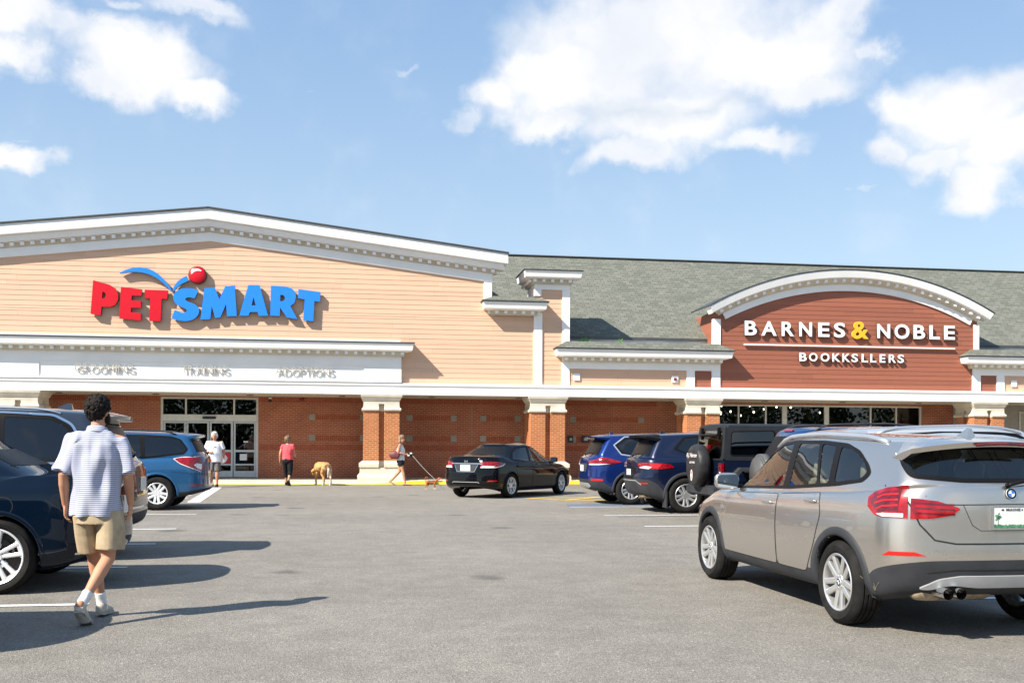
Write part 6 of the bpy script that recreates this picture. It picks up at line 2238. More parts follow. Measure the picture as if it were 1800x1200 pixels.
# ============================ boxy off-roader with a covered spare wheel
def offroader():
    X0 = 6.52     # rear face of the body
    wb = 2.95
    root = thing('boxy_offroader', 'boxy black and navy off-roader carrying a spare wheel in a printed black cover', 'car', (X0 + .62 + wb / 2, 18.32, 0), 0)
    P = lambda *a: a
    wb2 = wb / 2
    xr, W = -wb2 - .62, .79

    def panel(name, pts, s, y, th, mat, holes=(), parent=None, slope=0.0, z0=1.0):
        """upright side panel drawn in (x, z); slope leans it inwards above z0"""
        bm = bmesh.new()
        slab(bm, [pts], holes, lambda x, z, d: (x, s * (y - slope * max(0, z - z0) + d), z), th, 0, 0)
        bmesh.ops.recalc_face_normals(bm, faces=bm.faces)
        return link(name, bm, mat, parent or root, local=True)
    body_m, top_m = PT['jeep'], M['hardtop']
    for s in (1, -1):
        tub = rounded([(xr, .50), (-wb2 - .42, .50), (-wb2 - .42, .86), (-wb2 - .28, 1.0), (-wb2 + .28, 1.0), (-wb2 + .50, .56), (.98, .50), (.98, 1.02), (1.02, 1.12), (xr, 1.12)], .03)
        panel('body_side', tub, s, W - .02, .02, body_m)
        win = rounded([(xr + .13, 1.22), (xr + .17, 1.64), (xr + .98, 1.66), (xr + 1.0, 1.22)], .05)
        top = rounded([(xr + .01, 1.125), (xr + .09, 1.74), (.35, 1.76), (.42, 1.68), (.40, 1.125)], .05)
        w2 = rounded([(xr + 1.16, 1.2), (xr + 1.16, 1.66), (xr + 1.95, 1.66), (xr + 1.95, 1.2)], .05)
        w3 = rounded([(xr + 2.06, 1.2), (xr + 2.06, 1.66), (xr + 2.62, 1.66), (xr + 2.70, 1.2)], .05)
        panel('hardtop_side', top, s, W - .035, .02, top_m, [win, w2, w3], slope=.10, z0=1.12)
        for w_ in (win, w2, w3):
            panel('side_window', inset(w_, .01), s, W - .030, .006, M['glass_tint'], slope=.10, z0=1.12)
        panel('window_trim', inset(win, .012), s, W - .014, .006, M['trimblack'], [inset(win, -.006)], slope=.10, z0=1.12)
        for k, (a, b) in enumerate(((-.50, .22), (.24, .95))):
            d = panel('door', rounded([(a, .55), (b, .55), (b, 1.08), (a, 1.08)], .04), s, W, .012, body_m)
            bm = bmesh.new(); box(bm, a + .06, a + .20, min(s * (W + .012), s * (W + .045)), max(s * (W + .012), s * (W + .045)), .98, 1.01); link('handle', bm, M['clad'], d, local=True)
            bm = bmesh.new(); box(bm, a - .008, a, min(s * W, s * (W + .003)), max(s * W, s * (W + .003)), .55, 1.08); link('door_gap', bm, M['seam'], root, local=True)
        # flares
        for x in (wb2, -wb2):
            pts = [(x - .62, .62), (x - .50, .86), (x - .36, 1.0), (x + .36, 1.0), (x + .50, .86), (x + .60, .62), (x + .54, .60), (x + .44, .82), (x + .33, .94), (x - .33, .94), (x - .44, .82), (x - .56, .60)]
            bm = bmesh.new()
            slab(bm, [pts], [], lambda xx, z, d: (xx, s * (W - .02 + d), z - .03 * d), .17)
            bmesh.ops.recalc_face_normals(bm, faces=bm.faces)
            link('wheel_arch', bm, M['clad'], root, local=True)
        # tail lamp on the corner
        bm = bmesh.new(); box(bm, xr - .05, xr + .02, min(s * .66, s * .79), max(s * .66, s * .79), .86, 1.07)
        l = link('tail_lamp', bm, M['lamp_red'], root, local=True)
        bm = bmesh.new(); box(bm, xr - .054, xr + .0, min(s * .69, s * .76), max(s * .69, s * .76), .875, .92); link('reversing_lamp', bm, M['lamp_clear'], l, local=True)
        bm = bmesh.new()
        for a, b, c_, d in ((.655, .795, 1.07, 1.078), (.655, .795, .852, .86), (.655, .663, .86, 1.07), (.787, .795, .86, 1.07)):
            box(bm, xr - .06, xr - .045, min(s * a, s * b), max(s * a, s * b), c_, d)
        link('lamp_guard', bm, M['clad'], l, local=True)
        # mirrors
        bm = bmesh.new(); box(bm, .80, .92, min(s * .86, s * 1.04), max(s * .86, s * 1.04), 1.12, 1.30); bmesh.ops.bevel(bm, geom=list(bm.edges), offset=.02, segments=2, affect='EDGES')
        m = link('door_mirror', bm, M['clad'], root, local=True)
        bm = bmesh.new(); box(bm, .797, .7995, min(s * .88, s * 1.02), max(s * .88, s * 1.02), 1.14, 1.28); link('mirror_glass', bm, M['mirror'], m, local=True)
    # rear wall: tailgate below, glass in black frame above (leans forward)
    def rear(name, pts, x, th, mat, holes=(), lean=0.10, z0=1.12, parent=None):
        bm = bmesh.new()
        slab(bm, [pts], holes, lambda y, z, d: (x - d + (max(0, z - z0)) * lean, y, z), th)
        bmesh.ops.recalc_face_normals(bm, faces=bm.faces)
        return link(name, bm, mat, parent or root, local=True)
    tail = rear('tailgate', rounded([(-.78, .55), (.78, .55), (.78, 1.12), (-.78, 1.12)], .04), xr + .02, .03, body_m)
    for z in (.66, .76, .86, .96):
        rear('pressing', rounded([(-.50, z), (.5, z), (.5, z + .05), (-.5, z + .05)], .02), xr - .009, .012, body_m, parent=tail)
    hole = rounded([(-.60, 1.20), (.60, 1.20), (.56, 1.62), (-.56, 1.62)], .06)
    rear('hardtop_back', rounded([(-.765, 1.125), (.765, 1.125), (.70, 1.75), (-.70, 1.75)], .05), xr + .02, .025, top_m, [hole])
    rg = rear('rear_window', inset(hole, .04), xr - .006, .008, M['glass_mid'])
    for y in (.45, -.45):
        bm = bmesh.new(); box(bm, xr + .0, xr + .10, y - .025, y + .025, 1.50, 1.72); link('glass_hinge', bm, M['trimblack'], rg, local=True)
    bm = bmesh.new(); tube(bm, [(xr + .0, .45, 1.585), (xr + .0, -.45, 1.585)], .022, 8); link('glass_hinge_bar', bm, M['trimblack'], rg, local=True)
    bm = bmesh.new(); box(bm, xr - .03, xr + .02, -.04, .04, 1.33, 1.40); link('brake_light', bm, M['lamp_red'], root, local=True)
    # roof
    bm = bmesh.new()
    rows = []
    for x in (xr + .085, xr + .12, xr + .2, -.6, .2, .36, .42):
        zt = 1.795 if xr + .1 < x < .3 else (1.755 if x < 0 else 1.74)
        rows.append([bm.verts.new((x, y, zt - (.0 if abs(y) < .5 else .012 if abs(y) < .66 else .05))) for y in (-.715, -.68, -.6, -.3, 0, .3, .6, .68, .715)])
    for a, b in zip(rows, rows[1:]):
        for k in range(8):
            bm.faces.new((a[k], a[k + 1], b[k + 1], b[k]))
    link('roof', bm, top_m, root, smooth=True, local=True)
    # windscreen, bonnet, wings, grille
    bm = bmesh.new(); slab(bm, [rounded([(-.72, 0), (.72, 0), (.66, .60), (-.66, .60)], .04)], [rounded([(-.64, .08), (.64, .08), (.60, .53), (-.60, .53)], .04)], lambda y, z, d: (.78 - z * .52 + d, y, 1.10 + z), .04)
    bmesh.ops.recalc_face_normals(bm, faces=bm.faces)
    ws = link('windscreen_frame', bm, body_m, root, local=True)
    bm = bmesh.new(); vs = [bm.verts.new((.79 - z * .52, y, 1.10 + z)) for y, z in ((-.65, .07), (.65, .07), (.61, .54), (-.61, .54))]; bm.faces.new(vs); link('windscreen', bm, M['glass_mid'], ws, local=True)
    bm = bmesh.new()
    rows = []
    for x in (.80, 1.4, wb2 + .38, wb2 + .46):
        zt = 1.13 - .02 * (x - .8) - (.03 if x > wb2 + .4 else 0)
        rows.append([bm.verts.new((x, y * (1 - .13 * max(0, x - .8)), zt - (.06 if abs(y) > .6 else 0))) for y in (-.70, -.6, 0, .6, .70)] )
    for a, b in zip(rows, rows[1:]):
        for k in range(4):
            bm.faces.new((a[k], a[k + 1], b[k + 1], b[k]))
    link('bonnet', bm, body_m, root, smooth=True, local=True)
    bm = bmesh.new()
    box(bm, .8, wb2 + .46, -.55, .55, .55, 1.05)
    box(bm, xr + .05, .9, -.70, .70, .48, .56); box(bm, xr + .03, xr + .08, -.7, .7, .5, 1.1)
    box(bm, xr + .2, wb2 + .5, -.35, .35, .38, .50)
    link('chassis', bm, M['seam'], root, local=True)
    bm = bmesh.new()
    for i in range(7):
        y = (i - 3) * .11
        box(bm, wb2 + .462, wb2 + .49, y - .03, y + .03, .74, 1.0)
    link('grille', bm, M['clad'], root, local=True)
    for s in (1, -1):
        bm = bmesh.new(); bmesh.ops.create_cone(bm, cap_ends=True, segments=24, radius1=.09, radius2=.09, depth=.06, matrix=Matrix.Translation((wb2 + .48, s * .45, .87)) @ Matrix.Rotation(pi / 2, 4, 'Y')); link('headlight', bm, M['lamp_clear'], root, local=True)
    for x, nm in ((xr - .16, 'rear_bumper'), (wb2 + .62, 'front_bumper')):
        bm = bmesh.new(); box(bm, x - .02, x + .20, -.80, .80, .47, .66); bmesh.ops.bevel(bm, geom=list(bm.edges), offset=.03, segments=2, affect='EDGES'); link(nm, bm, M['clad'], root, local=True)
    bm = bmesh.new()
    for sy in (.36, -.36):
        for sx in (.1, -.85):
            box(bm, sx - .25, sx + .22, sy - .23, sy + .23, .60, .78); box(bm, sx - .32, sx - .2, sy - .23, sy + .23, .78, 1.22); box(bm, sx - .31, sx - .24, sy - .1, sy + .1, 1.24, 1.42)
    link('seats', bm, M['int_dark'], root, local=True)
    for x in (wb2, -wb2):
        for s in (1, -1):
            wheel(root, (x, s * .80, .40), s, .40, .225, .25, 'plain', M['alloy'])
    # spare wheel under a fabric cover, hung on the tailgate
    cx, cz, R = xr - .20, 1.02, .395
    bm = bmesh.new()
    seg = 64
    prof = [(0.001, -.135), (R - .10, -.135), (R - .045, -.125), (R - .01, -.09), (R, -.03), (R - .002, .04), (R - .02, .09), (R - .07, .12), (R - .09, .125)]
    rows = []
    rnd = random.Random(2)
    for i in range(seg):
        a = 2 * pi * i / seg
        w_ = 1 + .010 * sin(7 * a + 1) + .006 * sin(17 * a)
        rows.append([bm.verts.new((cx + y + (.004 * sin(9 * a + k) if 0 < k < 7 else 0), r * w_ * cos(a), cz + r * w_ * sin(a))) for k, (r, y) in enumerate(prof)])
    for i in range(seg):
        A, B = rows[i], rows[(i + 1) % seg]
        for k in range(len(prof) - 1):
            bm.faces.new((A[k], B[k], B[k + 1], A[k + 1]))
    bmesh.ops.recalc_face_normals(bm, faces=bm.faces)
    cov = link('spare_wheel_cover', bm, M['vinyl'], root, smooth=True, local=True)
    for txt, y0, z0, wdt, h, slant in (('R.J. Numan', .30, 1.15, .56, .10, .05), ('GOTHIC', .12, 1.06, .30, .035, .02)):
        me = text_mesh(txt, 1.0, .012, .01)
        xs = [v.co.x for v in me.vertices]; ys = [v.co.y for v in me.vertices]
        b2 = bmesh.new(); b2.from_mesh(me); bpy.data.meshes.remove(me)
        for v in b2.verts:
            a = (v.co.x - min(xs)) / (max(xs) - min(xs)); b = (v.co.y - min(ys)) / (max(ys) - min(ys))
            v.co = Vector((cx - .137 - (.003 if v.co.z > 0 else 0), y0 - a * wdt - b * slant, z0 + b * h + a * slant * .0))
        link('cover_lettering', b2, M['print_white'], cov, local=True)
    b2 = bmesh.new()
    slab(b2, [smooth_loop([(0 + .055 * cos(t * pi / 6), .84 + .105 * sin(t * pi / 6)) for t in range(12)], 2)], [], lambda y, z, d: (cx - .137 - d, y, z), .002)
    pr = link('cover_print', b2, M['print_white'], cov, local=True)
    b2 = bmesh.new()
    for (yy, zz_, r1, r2) in ((0, .885, .022, .028), (0, .80, .018, .024)):
        slab(b2, [[(yy + r1 * cos(t * pi / 8), zz_ + r2 * sin(t * pi / 8)) for t in range(16)]], [], lambda y, z, d: (cx - .1395 - d, y, z), .001)
    link('print_motif', b2, M['sign_red'], pr, local=True)


M['hardtop'] = simple('hardtop_plastic', (0.017, 0.019, 0.022), 0.5, vary=0.1, scale=3, bump=.2, spec=.25)
M['vinyl'] = simple('cover_vinyl', (0.022, 0.022, 0.023), 0.45, vary=0.15, scale=5, bump=.3, spec=.3)
M['print_white'] = simple('print_white', (0.72, 0.66, 0.64), 0.6, vary=0.06)
offroader()

# ============================ royal blue wagon with grey spare wheel cover
c = Car('royal_blue_wagon', 'royal blue upright wagon with black roof rails behind the silver crossover', 'car',
        (6.55 + 2.2, 15.6), 0,
        rows_for(.89, 2.20, -2.20, [(-2.2, .52), (-1.9, .40), (1.8, .38), (2.2, .5)], [(-2.2, .72), (2.2, .66)], [(-2.2, .95), (2.1, .86)],
                 [(-2.2, 1.07), (.9, 1.0)], [(-2.1, 1.12), (.6, 1.05), (1.2, 1.04)],
                 [(-2.0, 1.62), (-1.5, 1.655), (-.5, 1.67), (.3, 1.63)],
                 1.20, .4, -1.86, -2.14, .80, .67, hood=(.86, .98), tail=(.01, .02, .03), under=.36, bot=.26, roofcr=.03, gcorner=.16, rcrn2=.18),
        [0, 0, 1, 1, 1, 1, 1, 1, 1, 1, 1], 2.62, .35, .875, PT['crv'], tint='glass_tint', arch=.40)
c.add_windows([[(.9, 1.08), (.4, 1.45), (.12, 1.60), (-.16, 1.61), (-.2, 1.09)], [(-.28, 1.09), (-.24, 1.61), (-.95, 1.61), (-1.0, 1.11)], [(-1.08, 1.11), (-1.05, 1.61), (-1.66, 1.58), (-1.84, 1.14)]],
              [(.97, 1.05), (.42, 1.49), (.14, 1.63), (-.2, 1.64), (-1.0, 1.64), (-1.70, 1.61), (-1.89, 1.10), (-1.1, 1.07)])
c.rear_window([(-.70, 1.12), (-.62, 1.59), (.62, 1.59), (.70, 1.12)], M['glass_tint'])
c.windshield([(-.66, 1.1), (-.52, 1.58), (.52, 1.58), (.66, 1.1)])
for s in (1, -1):
    c.patch('tail_lamp', [(44, 1.60), (54, 1.58), (56, 1.1), (60, .9), (46, .9), (44, 1.1)], 'cyl', M['lamp_red'], off=.008, s=s, grid=0)
    c.mirror(.85, 1.12, s, PT['crv'])
c.patch('high_brake_light', rounded([(-.16, 1.615), (.16, 1.615), (.16, 1.645), (-.16, 1.645)], .01), 'rear', M['lamp_red'], off=.02)
rail(c, .2, -1.75, .62, lift=.06, rad=.02, mat='clad')
wiper(c, (0, 1.14), (-.4, 1.2))
bm = bmesh.new()
bmesh.ops.create_cone(bm, cap_ends=True, segments=48, radius1=.34, radius2=.34, depth=.22, matrix=Matrix.Translation((-2.30, 0, .92)) @ Matrix.Rotation(pi / 2, 4, 'Y'))
bmesh.ops.bevel(bm, geom=[e for e in bm.edges if e.is_boundary or len(e.link_faces) == 2 and e.calc_face_angle(0) > 1], offset=.05, segments=4, affect='EDGES')
link('spare_wheel_cover', bm, M['cover_grey'] if 'cover_grey' in M else M.setdefault('cover_grey', simple('cover_grey', (.07, .07, .07), .5, vary=.05)), c.root, smooth=True, local=True)
c.wheels(.22, 'plain', .215, M['alloy'])
c.finish(BM('crv'), lip=.04, lip_mat=M['clad'])

# ============================ pale silver wagon, mostly hidden by the nearest car
c = Car('pale_silver_wagon', 'pale silver wagon with its roof showing above the silver crossover', 'car',
        (8.45, 12.95), 0,
        rows_for(.91, 2.35, -2.35, [(-2.35, .48), (-1.9, .38), (1.9, .36), (2.3, .46)], [(-2.35, .70), (2.3, .64)], [(-2.35, .95), (2.2, .84)],
                 [(-2.3, 1.06), (.9, 1.0)], [(-2.2, 1.12), (.6, 1.05), (1.2, 1.04)],
                 [(-2.1, 1.60), (-1.5, 1.64), (-.5, 1.67), (.3, 1.63)],
                 1.25, .4, -2.05, -2.25, .82, .69, hood=(.82, .96), tail=(.01, .02, .05), under=.34, bot=.24, roofcr=.04),
        [1] * 11, 2.75, .345, .895, PT['white'], tint='glass_tint', arch=.395)
c.add_windows([[(.9, 1.08), (.4, 1.43), (.12, 1.58), (-.16, 1.60), (-.2, 1.09)], [(-.28, 1.09), (-.24, 1.60), (-1.05, 1.60), (-1.1, 1.11)], [(-1.18, 1.11), (-1.15, 1.59), (-1.7, 1.55), (-1.9, 1.14)]],
              [(.97, 1.05), (.42, 1.47), (.14, 1.61), (-.2, 1.63), (-1.0, 1.63), (-1.74, 1.58), (-1.96, 1.10), (-1.1, 1.07)])
c.rear_window([(-.70, 1.14), (-.60, 1.56), (.60, 1.56), (.70, 1.14)])
c.windshield([(-.66, 1.1), (-.52, 1.58), (.52, 1.58), (.66, 1.1)])
for s in (1, -1):
    c.patch('tail_lamp', [(40, 1.10), (60, 1.06), (62, .92), (44, .88), (40, .95)], 'cyl', M['lamp_bright'], off=.008, s=s, grid=0)
    c.mirror(.85, 1.12, s, PT['white'])
number_plate(c, 0, .85)
spoiler(c, -2.27, -1.9, .62, 1.635, .03, drop=.02)
rail(c, .2, -1.85, .64, lift=.03, rad=.020)
c.root.scale.z = .972
c.wheels(.22, 'plain', .215, M['alloy'])
c.finish(BM('white'), lip=.03)

# ============================ black wagon in the next row
c = Car('black_wagon', 'black tall wagon parked in the far row, seen past the silver crossover roof', 'car',
        (14.9, 18.2), 180,
        rows_for(.93, 2.40, -2.40, [(-2.4, .50), (-1.9, .40), (1.9, .38), (2.3, .48)], [(-2.4, .74), (2.3, .68)], [(-2.4, 1.0), (2.2, .92)],
                 [(-2.3, 1.12), (.9, 1.06)], [(-2.2, 1.18), (.6, 1.11), (1.2, 1.10)],
                 [(-2.1, 1.65), (-1.5, 1.69), (-.5, 1.71), (.3, 1.67)],
                 1.30, .45, -2.05, -2.25, .83, .70, hood=(.94, 1.05), tail=(.01, .02, .05), under=.34, bot=.24, roofcr=.04),
        [1] * 11, 2.8, .36, .91, PT['black'], tint='glass_tint', arch=.41)
c.add_windows([[(.95, 1.14), (.45, 1.49), (.12, 1.62), (-.16, 1.64), (-.2, 1.15)], [(-.28, 1.15), (-.24, 1.64), (-1.05, 1.64), (-1.1, 1.17)], [(-1.18, 1.17), (-1.15, 1.63), (-1.7, 1.59), (-1.9, 1.2)]],
              [(1.02, 1.11), (.47, 1.53), (.14, 1.65), (-.2, 1.67), (-1.0, 1.67), (-1.74, 1.62), (-1.96, 1.16), (-1.1, 1.13)])
c.windshield([(-.68, 1.16), (-.54, 1.62), (.54, 1.62), (.68, 1.16)])
c.rear_window([(-.70, 1.2), (-.60, 1.6), (.60, 1.6), (.70, 1.2)])
for s in (1, -1):
    c.mirror(.9, 1.18, s, PT['black'])
    c.patch('headlight', [(-62 + 180, .88), (-62 + 200, .90), (-62 + 200, .80), (-62 + 184, .78)], 'cyl', M['lamp_clear'], off=.008, s=s, grid=0)
c.wheels(.23, 'plain', .22, M['alloy'])
c.finish(BM('black'), lip=.03)

# ------------------------------------------------------------------ people and animals
def skin_mat(name, col):
    return simple(name, col, 0.55, vary=.06, scale=8, spec=.35)


def cloth(name, col, vary=.08, rough=.9, scale=14):
    return simple(name, col, rough, vary=vary, scale=scale, bump=.15, spec=.2)


M['skin'] = skin_mat('skin', (0.50, 0.25, 0.15))
M['skin_tan'] = skin_mat('skin_tan', (0.46, 0.21, 0.12))
M['hair_dark'] = simple('hair_dark', (0.010, 0.007, 0.005), .75, vary=.5, scale=40, bump=.5, spec=.25)
M['hair_white'] = simple('hair_white', (0.62, 0.58, 0.54), .7, vary=.1, scale=30, bump=.4)
M['hair_brown'] = simple('hair_brown', (0.17, 0.10, 0.055), .6, vary=.3, scale=30, bump=.4)
M['hair_blond'] = simple('hair_blond', (0.24, 0.15, 0.09), .6, vary=.3, scale=30, bump=.4)
M['khaki'] = cloth('khaki', (0.42, 0.325, 0.21))
M['sock'] = cloth('sock_white', (0.75, 0.75, 0.74), .03)
M['shoe_cream'] = cloth('shoe_cream', (0.50, 0.46, 0.39), .1, .7)
M['sole'] = simple('sole', (0.42, 0.39, 0.33), .8, vary=.1, scale=20)
M['tee_white'] = cloth('tee_white', (0.74, 0.74, 0.78), .03)
M['print_purple'] = cloth('print_purple', (0.18, 0.14, 0.36), .1)
M['short_grey'] = cloth('short_grey', (0.115, 0.105, 0.10), .3, scale=25)
M['shoe_black'] = cloth('shoe_black', (0.02, 0.02, 0.025), .1, .6)
M['coral'] = cloth('coral_top', (0.80, 0.10, 0.12), .08)
M['black_cloth'] = cloth('black_cloth', (0.012, 0.012, 0.014), .1)
M['pattern_top'] = simple('pattern_top', (0.70, 0.70, 0.71), .9, vary=.22, scale=28, spec=.2)
M['maroon'] = simple('maroon_bag', (0.13, 0.03, 0.035), .55, vary=.1)
M['eye'] = simple('eye_dark', (0.02, 0.015, 0.012), .3)
M['lip'] = simple('lip', (0.38, 0.12, 0.10), .5)


def stripe_mat():
    m, t = new_mat('striped_jersey')
    c = t.n('ShaderNodeTexCoord')
    sp = t.n('ShaderNodeSeparateXYZ', {0: c.outputs['Object']})
    nz = t.n('ShaderNodeTexNoise', {'Vector': c.outputs['Object'], 'Scale': 5.0, 'Detail': 2.0})
    z = t.math('ADD', sp.outputs[2], t.math('MULTIPLY', nz.outputs[0], 0.012))
    f = t.math('FRACT', t.math('DIVIDE', z, 0.0158))
    s = t.n('ShaderNodeMapRange', {0: t.math('ABSOLUTE', t.math('SUBTRACT', f, 0.5)), 1: 0.16, 2: 0.24, 3: 1.0, 4: 0.0})
    col = t.mix(s.outputs[0], (0.52, 0.53, 0.60, 1), (0.17, 0.19, 0.34, 1))
    nb = t.n('ShaderNodeTexNoise', {'Vector': c.outputs['Object'], 'Scale': 260.0})
    b = t.n('ShaderNodeBump', {'Strength': .15, 'Distance': .003, 'Height': nb.outputs[0]})
    p = t.n('ShaderNodeBsdfPrincipled', {'Base Color': col, 'Roughness': .9, 'Specular IOR Level': .2, 'Normal': b.outputs[0]})
    t.n('ShaderNodeOutputMaterial', {0: p.outputs[0]})
    return m


M['stripes'] = stripe_mat()


def etube(bm, pts, radii, ref=(1, 0, 0), seg=16, cap=True):
    """closed elliptical tube; radii [(across, along ref)]"""
    pts = [Vector(p) for p in pts]
    ref = Vector(ref)
    n = len(pts)
    P, Rd, T = [], [], []
    for i in range(n):
        t = (pts[min(n - 1, i + 1)] - pts[max(0, i - 1)]).normalized()
        if cap and i == 0:
            for q in (0.0, .5, .87):
                k = max(radii[0]) * .7
                P.append(pts[0] - t * k * (1 - q)); Rd.append(tuple(r * max(.05, sqrt(1 - (1 - q) ** 2)) for r in radii[0])); T.append(t)
        P.append(pts[i]); Rd.append(radii[i]); T.append(t)
        if cap and i == n - 1:
            for q in (.87, .5, 0.0):
                k = max(radii[-1]) * .7
                P.append(pts[-1] + t * k * (1 - q)); Rd.append(tuple(r * max(.05, sqrt(1 - (1 - q) ** 2)) for r in radii[-1])); T.append(t)
    rows = []
    for p, r, t in zip(P, Rd, T):
        v = (ref - t * ref.dot(t))
        if v.length < .05: v = Vector((0, 0, 1)) - t * t.z
        v.normalize(); u = t.cross(v)
        rows.append([bm.verts.new(p + u * r[0] * cos(2 * pi * k / seg) + v * r[1] * sin(2 * pi * k / seg)) for k in range(seg)])
    for a, b in zip(rows, rows[1:]):
        for k in range(seg):
            bm.faces.new((a[k], a[(k + 1) % seg], b[(k + 1) % seg], b[k]))
    bm.faces.new(rows[0][::-1]); bm.faces.new(rows[-1])


def ell(bm, c, r, rot=None, sub=3):
    m = Matrix.Translation(c) @ (rot.to_4x4() if rot is not None else Matrix.Identity(4)) @ Matrix.Diagonal((*r, 1))
    bmesh.ops.create_icosphere(bm, subdivisions=sub, radius=1, matrix=m)


def fuse(name, bm, mats, parent, voxel=.008, smooth=3, noise=0.0, nscale=4.0, tag_fn=None):
    """melt overlapping volumes into one continuous surface"""
    bmesh.ops.recalc_face_normals(bm, faces=bm.faces)
    me = bpy.data.meshes.new('tmp'); bm.to_mesh(me); bm.free()
    o = bpy.data.objects.new('tmp', me); COL.objects.link(o)
    r = o.modifiers.new('r', 'REMESH'); r.mode = 'VOXEL'; r.voxel_size = voxel
    if smooth:
        s = o.modifiers.new('s', 'SMOOTH'); s.factor = .5; s.iterations = smooth
    dg = bpy.context.evaluated_depsgraph_get(); dg.update()
    me2 = bpy.data.meshes.new_from_object(o.evaluated_get(dg))
    bpy.data.objects.remove(o); bpy.data.meshes.remove(me)
    from mathutils import noise as mn
    if noise:
        co = np.empty(len(me2.vertices) * 3); me2.vertices.foreach_get('co', co); co = co.reshape(-1, 3)
        nr = np.array([v.normal[:] for v in me2.vertices])
        for i in range(len(co)):
            p = Vector(co[i])
            q = Vector((p.x * nscale, p.y * nscale, p.z * nscale * .32))
            co[i] += nr[i] * noise * mn.noise(q + Vector((3.1, 1.7, .3)))
        me2.vertices.foreach_set('co', co.ravel())
    me2.name = name
    me2.materials.clear()
    for m in (mats if isinstance(mats, (list, tuple)) else [mats]):
        me2.materials.append(m)
    me2.polygons.foreach_set('use_smooth', [True] * len(me2.polygons))
    if tag_fn:
        for p in me2.polygons:
            p.material_index = tag_fn(p.center)
    ob = bpy.data.objects.new(name, me2); COL.objects.link(ob)
    ob.parent = parent
    return ob


def hand(bm, wrist, direction, palm_n, side, s=1.0, curl=.5, thumb=1):
    """palm and five bent fingers. direction: from wrist to knuckles; palm_n: the way the palm faces"""
    d = Vector(direction).normalized(); n = Vector(palm_n); n = (n - d * n.dot(d)).normalized()
    a = d.cross(n).normalized() * thumb           # across the palm, towards the thumb
    w_ = Vector(wrist)
    etube(bm, [w_, w_ + d * .035 * s, w_ + d * .075 * s], [(.026 * s, .018 * s), (.036 * s, .015 * s), (.038 * s, .013 * s)], ref=n, seg=12)
    L = (.072, .080, .075, .058)
    for k in range(4):
        b = w_ + d * .080 * s + a * (.027 - .018 * k) * s
        pts = [b]
        ang = curl * (.35 + .08 * k)
        p = b.copy(); q = 0
        for j, f in enumerate((.42, .32, .26)):
            q += ang * (1.0 if j else .6)
            p = p + (d * cos(q) + n * sin(q)) * L[k] * f * s
            pts.append(p.copy())
        etube(bm, pts, [(.0088 * s, .0088 * s), (.0082 * s, .0082 * s), (.0075 * s, .0075 * s), (.0065 * s, .0065 * s)], ref=n, seg=10)
    b = w_ + d * .022 * s + a * .026 * s
    etube(bm, [b, b + (d * .6 + a * .55 + n * .3) * .035 * s, b + (d * .85 + a * .50 + n * .45) * .058 * s, b + (d * 1.0 + a * .42 + n * .6) * .075 * s],
          [(.013 * s, .012 * s), (.0105 * s, .0105 * s), (.009 * s, .009 * s), (.007 * s, .007 * s)], ref=n, seg=10)


def head(bm, c, yaw, s=1.0, pitch=0.0):
    R = Matrix.Rotation(yaw, 3, 'Z') @ Matrix.Rotation(pitch, 3, 'Y')
    c = Vector(c)
    P = lambda x, y, z: c + R @ (Vector((x, y, z)) * s)
    ell(bm, P(-.008, 0, .02), (.095 * s, .076 * s, .100 * s), R)
    ell(bm, P(.022, 0, -.045), (.070 * s, .060 * s, .075 * s), R)
    ell(bm, P(.052, 0, -.092), (.026 * s, .030 * s, .022 * s), R)
    etube(bm, [P(.080, 0, .012), P(.096, 0, -.014), P(.106, 0, -.030)], [(.009 * s, .009 * s), (.012 * s, .012 * s), (.016 * s, .011 * s)], ref=(0, 0, 1), seg=10)
    for q in (1, -1):
        ell(bm, P(.070, q * .030, .030), (.016 * s, .022 * s, .010 * s), R, 2)
        ell(bm, P(.055, q * .040, -.020), (.024 * s, .020 * s, .020 * s), R, 2)
        ell(bm, P(-.004, q * .079, -.008), (.020 * s, .008 * s, .033 * s), R @ Matrix.Rotation(q * -.25, 3, 'Z'), 2)
    ell(bm, P(.076, 0, -.058), (.014 * s, .024 * s, .009 * s), R, 2)


def face_bits(parent, c, yaw, s=1.0, brow=None, pitch=0.0):
    R = Matrix.Rotation(yaw, 3, 'Z') @ Matrix.Rotation(pitch, 3, 'Y'); c = Vector(c)
    P = lambda x, y, z: c + R @ (Vector((x, y, z)) * s)
    for q in (1, -1):
        bm = bmesh.new(); ell(bm, P(.0775, q * .031, .008), (.008 * s, .013 * s, .007 * s), R, 2)
        link('eye', bm, M['eye'], parent, smooth=True, local=True)
        if brow:
            bm = bmesh.new(); etube(bm, [P(.082, q * .014, .032), P(.083, q * .030, .038), P(.072, q * .046, .030)], [(.005 * s, .005 * s)] * 3, seg=8)
            link('eyebrow', bm, brow, parent, smooth=True, local=True)
    bm = bmesh.new(); etube(bm, [P(.080, -.022, -.060), P(.090, 0, -.056), P(.080, .022, -.060)], [(.004 * s, .005 * s), (.006 * s, .008 * s), (.004 * s, .005 * s)], seg=8)
    link('mouth', bm, M['lip'], parent, smooth=True, local=True)


